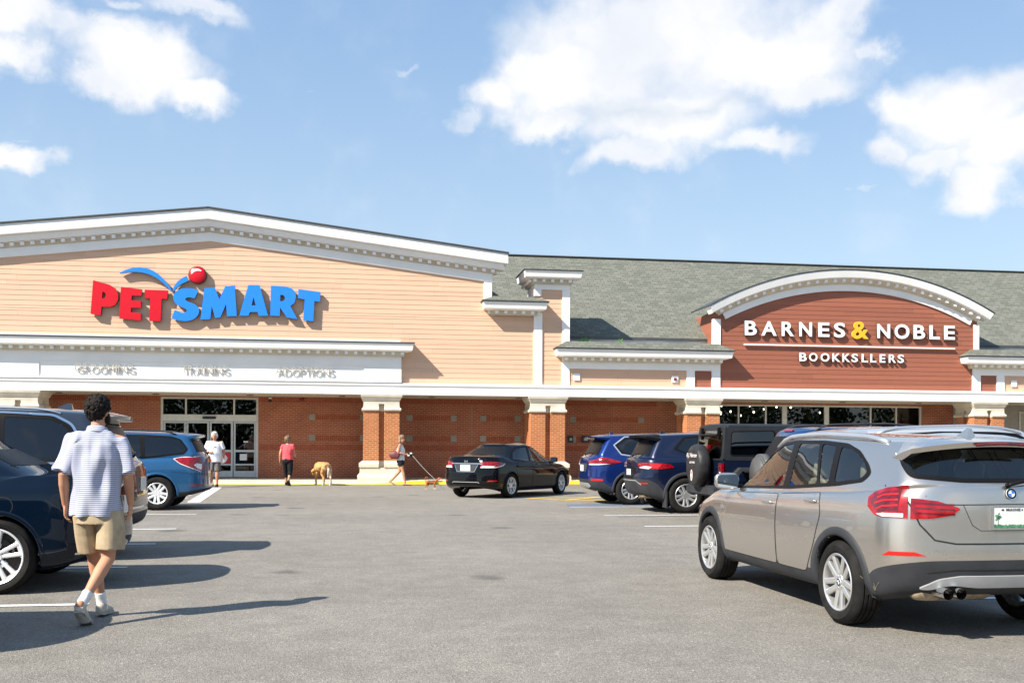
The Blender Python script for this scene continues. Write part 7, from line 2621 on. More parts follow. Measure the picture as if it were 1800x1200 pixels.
def hair_cap(parent, c, yaw, mat, s=1.0, length=.05, bump=.012, n=260, seed=1, fringe=.045, vox=.007, thick=.016, back=-.07, r0=.020, side=None, extra=None, sm=1):
    """many small locks fused over the scalp"""
    rnd = random.Random(seed)
    R = Matrix.Rotation(yaw, 3, 'Z'); c = Vector(c)
    bm = bmesh.new()
    ell(bm, c + R @ (Vector((-.016, 0, .030)) * s), ((.092 + thick * .5) * s, (.076 + thick * .5) * s, (.097 + thick * .5) * s), R)
    k = 0
    while k < n:
        u = rnd.random() * 2 - 1; a = rnd.random() * 2 * pi
        v = Vector((sqrt(1 - u * u) * cos(a), sqrt(1 - u * u) * sin(a), u))
        p = Vector((v.x * .100 - .014, v.y * .083, v.z * .108 + .028))
        low = back if v.x < -.1 else (side if side is not None else back * .3)
        if v.x > .45 and p.z < fringe + .025: k += 1; continue
        if p.z < low: k += 1; continue
        if v.x > .05 and p.z < .0: k += 1; continue
        q = p + v * rnd.random() * bump
        ell(bm, c + R @ (q * s), (r0 * (.7 + .6 * rnd.random()) * s,) * 3, None, 1)
        k += 1
    if extra: extra(bm, lambda x, y, z: c + R @ (Vector((x, y, z)) * s))
    # cut away what would cover the face
    return fuse('hair', bm, mat, parent, vox, sm)


def person_body(root, J, s=1.0, skin='skin', voxel=.009, build=1.0, head_yaw=0.0, hands=None, female=False, pitch=0.0):
    bm = bmesh.new()
    b = build
    sh = .155 if female else .175
    etube(bm, [J['pelvis'] - Vector((0, 0, .05)), J['pelvis'] + Vector((0, 0, .05)), J['waist'], J['chest'], J['neckb'] - Vector((0, 0, .08)), J['neckb']],
          [(.165 * b, .115 * b), (.165 * b, .115 * b), (.14 * b, .105 * b), (.165 * b, .118 * b), (.13 * b, .085 * b), (.055, .055)], ref=(1, 0, 0), seg=24)
    etube(bm, [J['neckb'] - Vector((0, 0, .04)), J['head'] + Vector((-.01, 0, -.06))], [(.056, .058), (.052, .056)], ref=(1, 0, 0))
    head(bm, J['head'], head_yaw, 1.0, pitch)
    for sd, q in (('L', 1), ('R', -1)):
        S, E, W = J['sh' + sd], J['el' + sd], J['wr' + sd]
        etube(bm, [J['neckb'] + Vector((0, q * .03, -.05)), S], [(.05, .05), (.056 * b, .056 * b)], ref=(1, 0, 0))
        etube(bm, [S, S.lerp(E, .45), E, E.lerp(W, .3), W], [(.052 * b, .055 * b), (.047 * b, .050 * b), (.038 * b, .040 * b), (.041 * b, .040 * b), (.026, .024)], ref=(1, 0, 0))
        hd = (hands or {}).get(sd)
        d = (W - E).normalized() if not hd else Vector(hd[0])
        pn = Vector((0, -q, 0)) if not hd else Vector(hd[1])
        dd = d.normalized(); nn = (pn - dd * pn.dot(dd)).normalized()
        cr = dd.cross(nn)
        th = 1 if cr.x > 0 else -1
        if hd and len(hd) > 3: th = hd[3]
        hand(bm, W, d, pn, q, 1.0, hd[2] if hd else .8, th)
        Hp, K, A = J['hip' + sd], J['kn' + sd], J['an' + sd]
        etube(bm, [Hp, Hp.lerp(K, .5), K, K.lerp(A, .30), K.lerp(A, .75), A], [(.088 * b, .092 * b), (.074 * b, .080 * b), (.054 * b, .056 * b), (.053 * b, .060 * b), (.036, .040), (.033, .038)], ref=(1, 0, 0))
        H_, B_, T_ = J['he' + sd], J['ba' + sd], J['to' + sd]
        etube(bm, [A, H_ + Vector((0, 0, .03))], [(.034, .038), (.032, .036)], ref=(1, 0, 0))
        etube(bm, [H_ + Vector((0, 0, .0)), B_, T_], [(.030, .028), (.040, .024), (.032, .016)], ref=(0, 0, 1))
    return fuse('body', bm, M[skin], root, voxel, 4)


def shoe(root, J, sd, up, sole, high=.0, name='shoe', vox=.006):
    A, H_, B_, T_ = J['an' + sd], J['he' + sd], J['ba' + sd], J['to' + sd]
    f = (T_ - H_).normalized()
    n = Vector((0, 1, 0)).cross(f) * -1
    if n.z < 0: n = -n
    bm = bmesh.new()
    etube(bm, [H_ - f * .005 + n * .012, H_.lerp(B_, .5) + n * .014, B_ + n * .004, T_ + f * .012], [(.040, .040), (.043, .042), (.053, .034), (.040, .026)], ref=n, seg=18)
    etube(bm, [H_ + n * .02, A.lerp(H_, .55) + n * .015 + f * .012], [(.040, .046), (.042, .046)], ref=f, seg=16)
    s_ = fuse(name, bm, M[up], root, vox, 3)
    bm = bmesh.new()
    prof = []
    vs = []
    for (t, w_) in ((-.05, .025), (.0, .040), (.3, .040), (.6, .050), (.85, .050), (1.0, .038), (1.07, .015)):
        vs.append((t, w_))
    y = f.cross(n).normalized()
    L = (T_ - H_).length + .03
    base = H_ - n * .030
    tp = [base + f * (t * L) + y * w_ for t, w_ in vs] + [base + f * (t * L) - y * w_ for t, w_ in reversed(vs)]
    A1 = [bm.verts.new(p + n * .022) for p in tp]; B1 = [bm.verts.new(p) for p in tp]
    bm.faces.new(A1); bm.faces.new(B1[::-1])
    for i in range(len(tp)):
        j = (i + 1) % len(tp)
        bm.faces.new((A1[j], A1[i], B1[i], B1[j]))
    bmesh.ops.recalc_face_normals(bm, faces=bm.faces)
    link('sole', bm, M[sole], s_, local=True)
    return s_


def garment(name, root, tubes, mat, vox=.009, noise=.006, nscale=14, smooth=3, tag_fn=None, mats=None):
    bm = bmesh.new()
    for t in tubes:
        etube(bm, *t)
    return fuse(name, bm, mats or M[mat], root, vox, smooth, noise, nscale, tag_fn)


V = Vector


def legs_from(J):
    """derive heel, ball and toe when not given"""
    for sd in 'LR':
        if 'he' + sd in J: continue
        a = J['an' + sd]; yaw = J.get('ft' + sd, 0)
        f = V((cos(yaw), sin(yaw), 0))
        J['he' + sd] = V((a.x, a.y, .05)) - f * .045; J['ba' + sd] = V((a.x, a.y, .035)) + f * .12; J['to' + sd] = V((a.x, a.y, .03)) + f * .19
    return J


# ---------------- man walking away, nearest
man = thing('person', 'man with dark curly hair in blue-striped polo and khaki shorts, walking away', 'person', (-1.98, 8.36, 0), radians(88))
man.scale = (.97, .97, .97)
J = legs_from(dict(pelvis=V((0, 0, .93)), waist=V((0, 0, 1.10)), chest=V((0, 0, 1.30)), neckb=V((-.01, 0, 1.52)), head=V((.025, 0, 1.675)),
                   shL=V((0, .180, 1.428)), shR=V((0, -.180, 1.428)), elL=V((-.06, .245, 1.17)), elR=V((-.02, -.24, 1.16)), wrL=V((.03, .255, .925)), wrR=V((.09, -.235, .93)),
                   hipL=V((0, .085, .90)), hipR=V((0, -.085, .90)), knL=V((.13, .06, .50)), knR=V((-.02, -.09, .50)), anL=V((.22, .02, .10)), anR=V((-.30, .03, .185)),
                   heR=V((-.345, .035, .145)), baR=V((-.245, .03, .045)), toR=V((-.17, .03, .032))))
body = person_body(man, J, head_yaw=radians(-24), voxel=.0055, hands={'L': ((.08, .0, -1), (.1, -1, 0), 1.0), 'R': ((.12, .05, -1), (.1, 1, 0), 1.1)}, pitch=.05)
face_bits(man, J['head'], radians(-24), brow=M['hair_dark'], pitch=.05)
hair_cap(man, J['head'], radians(-24), M['hair_dark'], .96, n=1500, seed=4, bump=.014, thick=.014, r0=.0095, back=-.085, vox=.0036, fringe=.04, side=-.02, sm=1,
         extra=lambda bm, P: [ell(bm, P(.045, q * .062, -.06), (.03, .014, .045), None, 2) for q in (-1,)])
bm = bmesh.new()
hc = J['head']; Rz = Matrix.Rotation(radians(-24), 3, 'Z')
for q in (1, -1):
    ell(bm, hc + Rz @ V((.035, q * .055, -.065)), (.040, .014, .040), Rz, 2)
ell(bm, hc + Rz @ V((.065, 0, -.095)), (.028, .034, .024), Rz, 2)
fuse('beard', bm, M['hair_dark'], man, .006, 1)
garment('shirt', man, [
    ([V((0, 0, .84)), V((-.005, 0, .98)), V((-.01, 0, 1.12)), V((-.015, 0, 1.30)), V((-.015, 0, 1.40)), V((-.01, 0, 1.470)), V((-.01, 0, 1.515))],
     [(.212, .150), (.205, .146), (.198, .140), (.202, .140), (.190, .122), (.125, .090), (.068, .070)], (1, 0, 0), 32, False),
    ([J['neckb'] + V((0, .04, -.07)), J['shL'] + V((0, .0, .0)), J['shL'].lerp(J['elL'], .45), J['shL'].lerp(J['elL'], .92) + V((0, .012, 0))], [(.056, .078), (.062, .086), (.068, .084), (.072, .084)], (1, 0, 0), 20, False),
    ([J['neckb'] + V((0, -.04, -.07)), J['shR'] + V((0, .0, .0)), J['shR'].lerp(J['elR'], .45), J['shR'].lerp(J['elR'], .92) + V((0, -.012, 0))], [(.056, .078), (.062, .086), (.068, .084), (.072, .084)], (1, 0, 0), 20, False)],
    'stripes', .006, .042, 11, 14)
bm = bmesh.new()
rows = []
for i in range(28):
    a = 2 * pi * i / 28
    rows.append([bm.verts.new((-.012 + r * cos(a) * 1.0, r * sin(a) * 1.02, z - .022 * cos(a))) for r, z in ((.064, 1.50), (.066, 1.545), (.076, 1.543), (.090, 1.498))])
for i in range(28):
    for k in range(3):
        bm.faces.new((rows[i][k], rows[(i + 1) % 28][k], rows[(i + 1) % 28][k + 1], rows[i][k + 1]))
link('collar', bm, M['stripes'], man, smooth=True, local=True)
garment('shorts', man, [
    ([V((0, 0, .78)), V((0, 0, .86)), V((0, 0, .98))], [(.175, .135), (.185, .135), (.165, .125)], (1, 0, 0), 28, False),
    ([J['hipL'] + V((0, .01, -.02)), J['hipL'].lerp(J['knL'], .45) + V((0, .015, 0)), J['hipL'].lerp(J['knL'], .84) + V((0, .012, 0))], [(.100, .120), (.100, .112), (.104, .112)], (1, 0, 0), 22, False),
    ([J['hipR'] + V((0, -.01, -.02)), J['hipR'].lerp(J['knR'], .45) + V((0, -.02, 0)), J['hipR'].lerp(J['knR'], .82) + V((0, -.015, 0))], [(.100, .120), (.104, .112), (.110, .112)], (1, 0, 0), 22, False)],
    'khaki', .006, .012, 10, 3)
for sd in 'LR':
    shoe(man, J, sd, 'shoe_cream', 'sole', vox=.005)
    bm = bmesh.new(); k_ = J['kn' + sd]; a_ = J['an' + sd]
    d_ = (k_ - a_).normalized()
    etube(bm, [a_ - d_ * .05, a_ + d_ * .05, a_ + d_ * .105], [(.041, .046), (.040, .044), (.043, .047)], (1, 0, 0), 18, False)
    fuse('sock', bm, M['sock'], man, .006, 2, .003, 30)

# ---------------- older man walking towards the camera
om = thing('person', 'white-haired man in white t-shirt and grey shorts near the shop doors', 'person', (-4.42, 33.6, 0), radians(-92))
J = legs_from(dict(pelvis=V((0, 0, .90)), waist=V((.02, 0, 1.06)), chest=V((.01, 0, 1.26)), neckb=V((0, 0, 1.47)), head=V((.045, 0, 1.615)),
                   shL=V((0, .20, 1.40)), shR=V((0, -.20, 1.40)), elL=V((-.05, .275, 1.14)), elR=V((-.02, -.29, 1.13)), wrL=V((.05, .29, .90)), wrR=V((.20, -.13, 1.10)),
                   hipL=V((0, .09, .87)), hipR=V((0, -.09, .87)), knL=V((.09, .10, .48)), knR=V((.06, -.10, .48)), anL=V((.14, .10, .10)), anR=V((-.12, -.09, .12))))
person_body(om, J, skin='skin_tan', voxel=.009, build=1.16, hands={'R': ((.25, .95, 0), (-1, 0, 0), 1.4), 'L': ((.1, 0, -1), (0, -1, 0), .9)}, pitch=.12)
face_bits(om, J['head'], 0, brow=M['hair_white'], pitch=.12)
hair_cap(om, J['head'], 0, M['hair_white'], n=240, seed=7, bump=.014, thick=.018, vox=.007, back=-.06, fringe=.05)
garment('shirt', om, [
    ([V((.01, 0, .80)), V((.015, 0, .95)), V((.03, 0, 1.08)), V((.015, 0, 1.26)), V((0, 0, 1.38)), V((0, 0, 1.455))], [(.225, .165), (.225, .17), (.225, .175), (.22, .16), (.195, .125), (.11, .085)], (1, 0, 0), 24, False),
    ([V((0, .04, 1.39)), J['shL'], J['shL'].lerp(J['elL'], .75)], [(.08, .08), (.078, .082), (.082, .088)], (1, 0, 0), 16, False),
    ([V((0, -.04, 1.39)), J['shR'], J['shR'].lerp(J['elR'], .75)], [(.08, .08), (.078, .082), (.082, .088)], (1, 0, 0), 16, False)], 'tee_white', .009, .012, 9, 3)
bm = bmesh.new()
for (y0, z0, a, b) in ((.03, 1.27, .06, .012), (-.01, 1.24, .045, .014), (.02, 1.205, .05, .010), (-.035, 1.18, .035, .012), (.04, 1.165, .03, .008)):
    ell(bm, (.172, y0, z0), (.012, a, b), Matrix.Rotation(.25, 3, 'X'), 2)
link('shirt_print', bm, M['print_purple'], om, smooth=True, local=True)
garment('shorts', om, [
    ([V((0, 0, .78)), V((0, 0, .95))], [(.185, .14), (.18, .14)], (1, 0, 0), 24, False),
    ([J['hipL'], J['hipL'].lerp(J['knL'], .95) + V((0, .005, 0))], [(.108, .12), (.098, .105)], (1, 0, 0), 18, False),
    ([J['hipR'], J['hipR'].lerp(J['knR'], .95) + V((0, -.005, 0))], [(.108, .12), (.098, .105)], (1, 0, 0), 18, False)], 'short_grey', .009, .008, 12, 2)
for sd in 'LR':
    shoe(om, J, sd, 'shoe_black', 'shoe_black', vox=.008)
ph = bmesh.new(); box(ph, .10, .11, .27, .33, .78, .88); tag(link('phone', ph, M['alloy'], om, local=True))

# ---------------- woman in coral top
wr_ = thing('person', 'woman with brown bob in coral top and black cropped trousers at the kerb', 'person', (-2.22, 34.75, 0), radians(78))
J = legs_from(dict(pelvis=V((0, 0, .86)), waist=V((0, 0, 1.02)), chest=V((0, 0, 1.20)), neckb=V((0, 0, 1.37)), head=V((.035, 0, 1.505)),
                   shL=V((0, .17, 1.315)), shR=V((0, -.17, 1.315)), elL=V((-.06, .235, 1.06)), elR=V((.06, -.20, 1.06)), wrL=V((-.01, .255, .83)), wrR=V((.22, -.19, .98)),
                   hipL=V((0, .085, .83)), hipR=V((0, -.085, .83)), knL=V((.09, .085, .46)), knR=V((-.04, -.10, .45)), anL=V((.12, .075, .10)), anR=V((-.30, -.12, .20)),
                   heR=V((-.345, -.12, .165)), baR=V((-.25, -.12, .055)), toR=V((-.18, -.12, .030))))
person_body(wr_, J, voxel=.009, female=True, build=.98, head_yaw=-.3, hands={'L': ((.1, 0, -1), (0, -1, 0), .9), 'R': ((1, 0, -.1), (0, 1, 0), 1.2)})
face_bits(wr_, J['head'], -.3)
hair_cap(wr_, J['head'], -.3, M['hair_brown'], n=260, seed=9, bump=.018, thick=.03, r0=.024, back=-.10, side=-.08, vox=.008, fringe=.045)
garment('top', wr_, [
    ([V((0, 0, .86)), V((0, 0, 1.0)), V((0, 0, 1.18)), V((0, 0, 1.29)), V((0, 0, 1.36))], [(.185, .145), (.175, .14), (.18, .14), (.165, .11), (.09, .07)], (1, 0, 0), 24, False),
    ([V((0, .04, 1.31)), J['shL'], J['shL'].lerp(J['elL'], .38)], [(.07, .07), (.066, .07), (.070, .076)], (1, 0, 0), 16, False),
    ([V((0, -.04, 1.31)), J['shR'], J['shR'].lerp(J['elR'], .38)], [(.07, .07), (.066, .07), (.070, .076)], (1, 0, 0), 16, False)], 'coral', .009, .014, 10, 3)
garment('trousers', wr_, [
    ([V((0, 0, .73)), V((0, 0, .80)), V((0, 0, .92))], [(.13, .12), (.185, .155), (.17, .135)], (1, 0, 0), 24, False),
    ([J['hipL'], J['knL'], J['knL'].lerp(J['anL'], .50)], [(.105, .115), (.078, .085), (.070, .078)], (1, 0, 0), 18, False),
    ([J['hipR'], J['knR'], J['knR'].lerp(J['anR'], .50)], [(.105, .115), (.078, .085), (.070, .078)], (1, 0, 0), 18, False)], 'black_cloth', .009, .006, 12, 2)
for sd in 'LR':
    shoe(wr_, J, sd, 'shoe_black', 'shoe_black', vox=.008)

# ---------------- woman with shoulder bag and leash
wd_ = thing('person', 'woman in patterned sleeveless top and black shorts carrying a maroon shoulder bag', 'person', (1.52, 34.9, 0), radians(-14))
J = legs_from(dict(pelvis=V((0, 0, .88)), waist=V((0, 0, 1.04)), chest=V((.0, 0, 1.24)), neckb=V((0, 0, 1.42)), head=V((.04, 0, 1.56)),
                   shL=V((0, .165, 1.36)), shR=V((0, -.165, 1.36)), elL=V((.03, .20, 1.12)), elR=V((-.05, -.215, 1.10)), wrL=V((.25, .06, 1.06)), wrR=V((.20, -.10, 1.05)),
                   hipL=V((0, .085, .85)), hipR=V((0, -.085, .85)), knL=V((-.05, .08, .47)), knR=V((.10, -.09, .47)), anL=V((-.32, .07, .17)), anR=V((.18, -.08, .09)),
                   heL=V((-.37, .07, .13)), baL=V((-.27, .07, .05)), toL=V((-.20, .07, .028))))
person_body(wd_, J, voxel=.009, female=True, build=.92, head_yaw=-.5, hands={'L': ((1, -.2, 0), (-.2, -1, 0), 1.5), 'R': ((1, .3, 0), (0, 1, 0), 1.5)})
face_bits(wd_, J['head'], -.5)
hair_cap(wd_, J['head'], -.5, M['hair_blond'], n=240, seed=12, bump=.012, thick=.022, r0=.020, back=-.09, side=-.09, vox=.008, fringe=.04,
         extra=lambda bm, P: [etube(bm, [P(-.03, q * .065, .02), P(-.03, q * .085, -.09), P(-.01, q * .09, -.19)], [(.04, .05), (.035, .05), (.02, .03)], (1, 0, 0), 12) for q in (1, -1)] + [ell(bm, P(-.06, 0, -.07), (.04, .07, .09), None, 2)])
garment('top', wd_, [
    ([V((0, 0, .84)), V((0, 0, 1.0)), V((.01, 0, 1.20)), V((0, 0, 1.32)), V((0, 0, 1.375))], [(.18, .14), (.165, .13), (.165, .14), (.125, .095), (.11, .07)], (1, 0, 0), 24, False)], 'pattern_top', .009, .012, 10, 3)
garment('shorts', wd_, [
    ([V((0, 0, .76)), V((0, 0, .90))], [(.165, .135), (.155, .125)], (1, 0, 0), 24, False),
    ([J['hipL'], J['hipL'].lerp(J['knL'], .48)], [(.098, .11), (.096, .105)], (1, 0, 0), 18, False),
    ([J['hipR'], J['hipR'].lerp(J['knR'], .48)], [(.098, .11), (.096, .105)], (1, 0, 0), 18, False)], 'black_cloth', .009, .006, 12, 2)
for sd in 'LR':
    bm = bmesh.new()
    H_, T_ = J['he' + sd], J['to' + sd]; f = (T_ - H_).normalized(); n = V((0, 1, 0)).cross(f) * -1
    if n.z < 0: n = -n
    etube(bm, [H_ - n * .038 - f * .02, H_.lerp(T_, .5) - n * .03, T_ + f * .03 - n * .020], [(.036, .010), (.036, .010), (.042, .010)], n, 14)
    etube(bm, [H_.lerp(T_, .55) + V((0, .042, -.01)), H_.lerp(T_, .72) + n * .03, H_.lerp(T_, .55) + V((0, -.042, -.01))], [(.008, .008)] * 3, n, 8)
    fuse('sandal', bm, M['shoe_black'], wd_, .007, 1)
hx = Matrix.Translation((1.52, 34.9, 0)) @ Matrix.Rotation(radians(-14), 4, 'Z')
# bag
bg = thing('shoulder_bag', 'maroon handbag hanging from the shoulder of the woman with the leash', 'handbag', hx @ V((-.16, -.22, .95)), radians(-14))
bm = bmesh.new()
etube(bm, [V((-.10, 0, .06)), V((0, 0, .075)), V((.10, 0, .06))], [(.05, .12), (.06, .13), (.05, .12)], (0, 0, 1), 16)
fuse('bag_body', bm, M['maroon'], bg, .008, 2)
bm = bmesh.new(); tube(bm, [V((-.08, 0, .16)), V((.02, .02, .30)), V((.13, .05, .45)), V((.13, .08, .50)), V((.15, .02, .42)), V((.08, .0, .16))], .010, 8); link('strap', bm, M['maroon'], bg, smooth=True, local=True)
# leash with its reel
reel = thing('dog_leash', 'thin dog leash running from a black reel down to the small brown dog', 'leash', hx @ V((.34, -.05, 1.05)))
bm = bmesh.new(); etube(bm, [V((-.07, 0, .0)), V((0, 0, -.01)), V((.07, 0, -.04))], [(.025, .06), (.028, .07), (.02, .05)], (0, 0, 1), 14); fuse('reel', bm, M['black_cloth'], reel, .006, 2)
bm = bmesh.new(); ell(bm, V((.03, -.02, .03)), (.05, .03, .03), None, 2); ell(bm, V((-.05, -.02, -.04)), (.045, .03, .03), None, 2); fuse('reel_grip', bm, M['sock'], reel, .007, 1)
DOGP = V((2.30, 31.3, 0))
bm = bmesh.new()
p0 = hx @ V((.42, -.05, 1.01)); p1 = DOGP + V((.10, 0, .335))
pts = [(p0.lerp(p1, i / 10) - V((0, 0, .03 * sin(pi * i / 10)))) for i in range(11)]
tube(bm, pts, .0048, 6)
link('cord', bm, M['flash'], reel)


def coat_mat(name, base, dark, white, fn):
    """fur with broad patches: fn(t, separated object coords, noise) -> (dark factor, white factor)"""
    m, t = new_mat(name)
    c = t.n('ShaderNodeTexCoord')
    sp = t.n('ShaderNodeSeparateXYZ', {0: c.outputs['Object']})
    nz = t.n('ShaderNodeTexNoise', {'Vector': c.outputs['Object'], 'Scale': 9.0, 'Detail': 5.0})
    hairs = t.n('ShaderNodeTexNoise', {'Vector': t.n('ShaderNodeVectorMath', {0: c.outputs['Object'], 1: (60, 60, 18)}, operation='MULTIPLY').outputs[0], 'Scale': 1.0, 'Detail': 4.0})
    dk, wh = fn(t, sp, nz.outputs[0])
    col = t.mix(dk, (*base, 1), (*dark, 1))
    col = t.mix(wh, col, (*white, 1))
    col = t.mix(1.0, col, t.ramp(hairs.outputs[0], [(.3, .6), (.7, 1.35)]), 'MULTIPLY')
    b = t.n('ShaderNodeBump', {'Strength': .8, 'Distance': .01, 'Height': hairs.outputs[0]})
    p = t.n('ShaderNodeBsdfPrincipled', {'Base Color': col, 'Roughness': .9, 'Normal': b.outputs[0]})
    t.n('ShaderNodeOutputMaterial', {0: p.outputs[0]})
    return m


def fn_big(t, sp, nz):
    x, y, z = sp.outputs
    lo = t.n('ShaderNodeMapRange', {0: t.math('ADD', z, t.math('MULTIPLY', nz, .2)), 1: .18, 2: .30, 3: 1.0, 4: 0.0}).outputs[0]
    rump = t.n('ShaderNodeMapRange', {0: t.math('ADD', t.math('MULTIPLY', x, -1), t.math('MULTIPLY', nz, .12)), 1: .44, 2: .52, 3: 0.0, 4: .8}).outputs[0]
    dk = t.n('ShaderNodeMapRange', {0: nz, 1: .60, 2: .72, 3: 0.0, 4: .55}).outputs[0]
    low2 = t.n('ShaderNodeMapRange', {0: z, 1: .52, 2: .62, 3: 1.0, 4: 0.0}).outputs[0]
    return t.math('MAXIMUM', dk, t.math('MULTIPLY', rump, t.math('SUBTRACT', 1.0, low2))), t.math('MAXIMUM', lo, t.math('MULTIPLY', rump, low2))


def fn_small(t, sp, nz):
    x, y, z = sp.outputs
    a = t.n('ShaderNodeMapRange', {0: t.math('ADD', z, t.math('MULTIPLY', nz, .10)), 1: .30, 2: .33, 3: 0.0, 4: .85}).outputs[0]
    mid = t.n('ShaderNodeMapRange', {0: t.math('ABSOLUTE', x), 1: .08, 2: .13, 3: 1.0, 4: 0.0}).outputs[0]
    lo = t.n('ShaderNodeMapRange', {0: z, 1: .05, 2: .08, 3: .9, 4: 0.0}).outputs[0]
    return t.math('MULTIPLY', a, mid), lo


M['fur_fawn'] = coat_mat('fur_fawn', (0.52, 0.28, 0.10), (0.05, 0.035, 0.03), (0.66, 0.58, 0.48), fn_big)
M['fur_brown'] = coat_mat('fur_brown', (0.42, 0.135, 0.035), (0.03, 0.02, 0.018), (0.66, 0.56, 0.46), fn_small)


def dog(root, h, mat, L=1.0, tail='down', headlow=False, voxel=.012, fluff=0.0, belly=1.0, earpt=False):
    """h: height at the withers; local x forwards"""
    s = h
    bm = bmesh.new()
    bl = .52 * L
    etube(bm, [V((-bl, 0, .80)) * s, V((-bl * .6, 0, .84)) * s, V((-.05, 0, .80)) * s, V((bl * .5, 0, .80)) * s, V((bl * .85, 0, .84)) * s],
          [(.125 * s, .14 * s), (.16 * s * belly, .17 * s), (.155 * s * belly, .16 * s * belly), (.17 * s * belly, .215 * s), (.13 * s, .17 * s)], (0, 0, 1), 22)
    hd = V((bl + .42, 0, .62)) * s if headlow else V((bl + .30, 0, 1.18)) * s
    nk = V((bl * .85, 0, .90)) * s
    etube(bm, [nk, nk.lerp(hd, .6), hd], [(.11 * s, .13 * s), (.09 * s, .10 * s), (.08 * s, .09 * s)], (0, 0, 1), 16)
    hv = V((.75, 0, -.65)).normalized() if headlow else V((1, 0, -.12)).normalized()
    etube(bm, [hd - hv * .06 * s, hd + hv * .07 * s, hd + hv * .14 * s, hd + hv * .25 * s], [(.10 * s, .10 * s), (.095 * s, .09 * s), (.055 * s, .055 * s), (.042 * s, .042 * s)], (0, 0, 1), 16)
    for q in (1, -1):
        if earpt:
            etube(bm, [hd + V((-.01, q * .06, .05)) * s, hd + V((-.02, q * .075, .15)) * s], [(.035 * s, .02 * s), (.010 * s, .008 * s)], (0, 1, 0), 10)
        else:
            etube(bm, [hd + V((-.02, q * .08, .05)) * s, hd + V((-.03, q * .115, -.05)) * s], [(.04 * s, .014 * s), (.03 * s, .012 * s)], (0, 1, 0), 10)
        # fore leg: shoulder, elbow, wrist, paw
        fx = bl * .68 + q * .06
        etube(bm, [V((bl * .70, q * .10, .76)) * s, V((bl * .60, q * .115, .55)) * s, V((fx, q * .11, .28)) * s, V((fx - .01, q * .11, .08)) * s], [(.075 * s, .11 * s), (.058 * s, .072 * s), (.040 * s, .044 * s), (.034 * s, .038 * s)], (1, 0, 0), 14)
        etube(bm, [V((fx - .01, q * .11, .035)) * s, V((fx + .08, q * .11, .030)) * s], [(.040 * s, .034 * s), (.036 * s, .026 * s)], (0, 0, 1), 12)
        # hind leg: hip, stifle forward, hock back, paw
        ox = q * .09
        etube(bm, [V((-bl * .86, q * .085, .76)) * s, V((-bl * .74 + ox, q * .11, .52)) * s, V((-bl * 1.02 + ox, q * .105, .31)) * s, V((-bl * .99 + ox, q * .105, .08)) * s], [(.10 * s, .15 * s), (.062 * s, .085 * s), (.034 * s, .042 * s), (.032 * s, .036 * s)], (1, 0, 0), 14)
        etube(bm, [V((-bl * .99 + ox, q * .105, .035)) * s, V((-bl * .90 + ox, q * .105, .030)) * s], [(.040 * s, .034 * s), (.036 * s, .026 * s)], (0, 0, 1), 12)
    if tail == 'down':
        etube(bm, [V((-bl - .08, 0, .84)) * s, V((-bl - .20, .01, .70)) * s, V((-bl - .20, .02, .48)) * s, V((-bl - .15, .02, .36)) * s], [(.05 * s, .05 * s), (.055 * s, .055 * s), (.05 * s, .05 * s), (.02 * s, .02 * s)], (0, 1, 0), 12)
    else:
        etube(bm, [V((-bl - .06, 0, .88)) * s, V((-bl - .14, 0, 1.08)) * s, V((-bl - .02, 0, 1.28)) * s, V((-bl + .20, .0, 1.27)) * s, V((-bl + .26, .02, 1.16)) * s], [(.045 * s, .045 * s), (.045 * s, .045 * s), (.045 * s, .045 * s), (.035 * s, .035 * s), (.02 * s, .02 * s)], (0, 1, 0), 12)
    b = fuse('body', bm, mat, root, voxel, 3, fluff, 14)
    bm = bmesh.new(); ell(bm, hd + hv * .285 * s, (.022 * s, .028 * s, .022 * s), None, 2); link('nose', bm, M['eye'], root, smooth=True, local=True)
    for q in (1, -1):
        bm = bmesh.new(); ell(bm, hd + V((.095, q * .062, .035)) * s, (.012 * s,) * 3, None, 2); link('eye', bm, M['eye'], root, smooth=True, local=True)
    return b


bd = thing('dog', 'huge fawn shaggy dog seen from behind with its head lowered at the kerb', 'dog', (-1.08, 35.0, 0), radians(116))
bd.scale = (.92, 1.28, 1)
dog(bd, .76, M['fur_fawn'], .97, 'down', True, .013, .030, 1.38)
sd_ = thing('dog', 'small brown dog with curled tail and dark saddle on the leash', 'dog', tuple(DOGP), radians(-4))
dog(sd_, .30, M['fur_brown'], 1.0, 'curl', False, .007, .002, 1.0, True)

# ------------------------------------------------------------------ small things on the buildings
def fixture(name, label, cat, loc):
    return thing(name, label, cat, loc)


def bevbox(x0, x1, y0, y1, z0, z1, b=.01):
    bm = bmesh.new(); box(bm, x0, x1, y0, y1, z0, z1)
    bmesh.ops.bevel(bm, geom=list(bm.edges), offset=b, segments=2, affect='EDGES')
    return bm


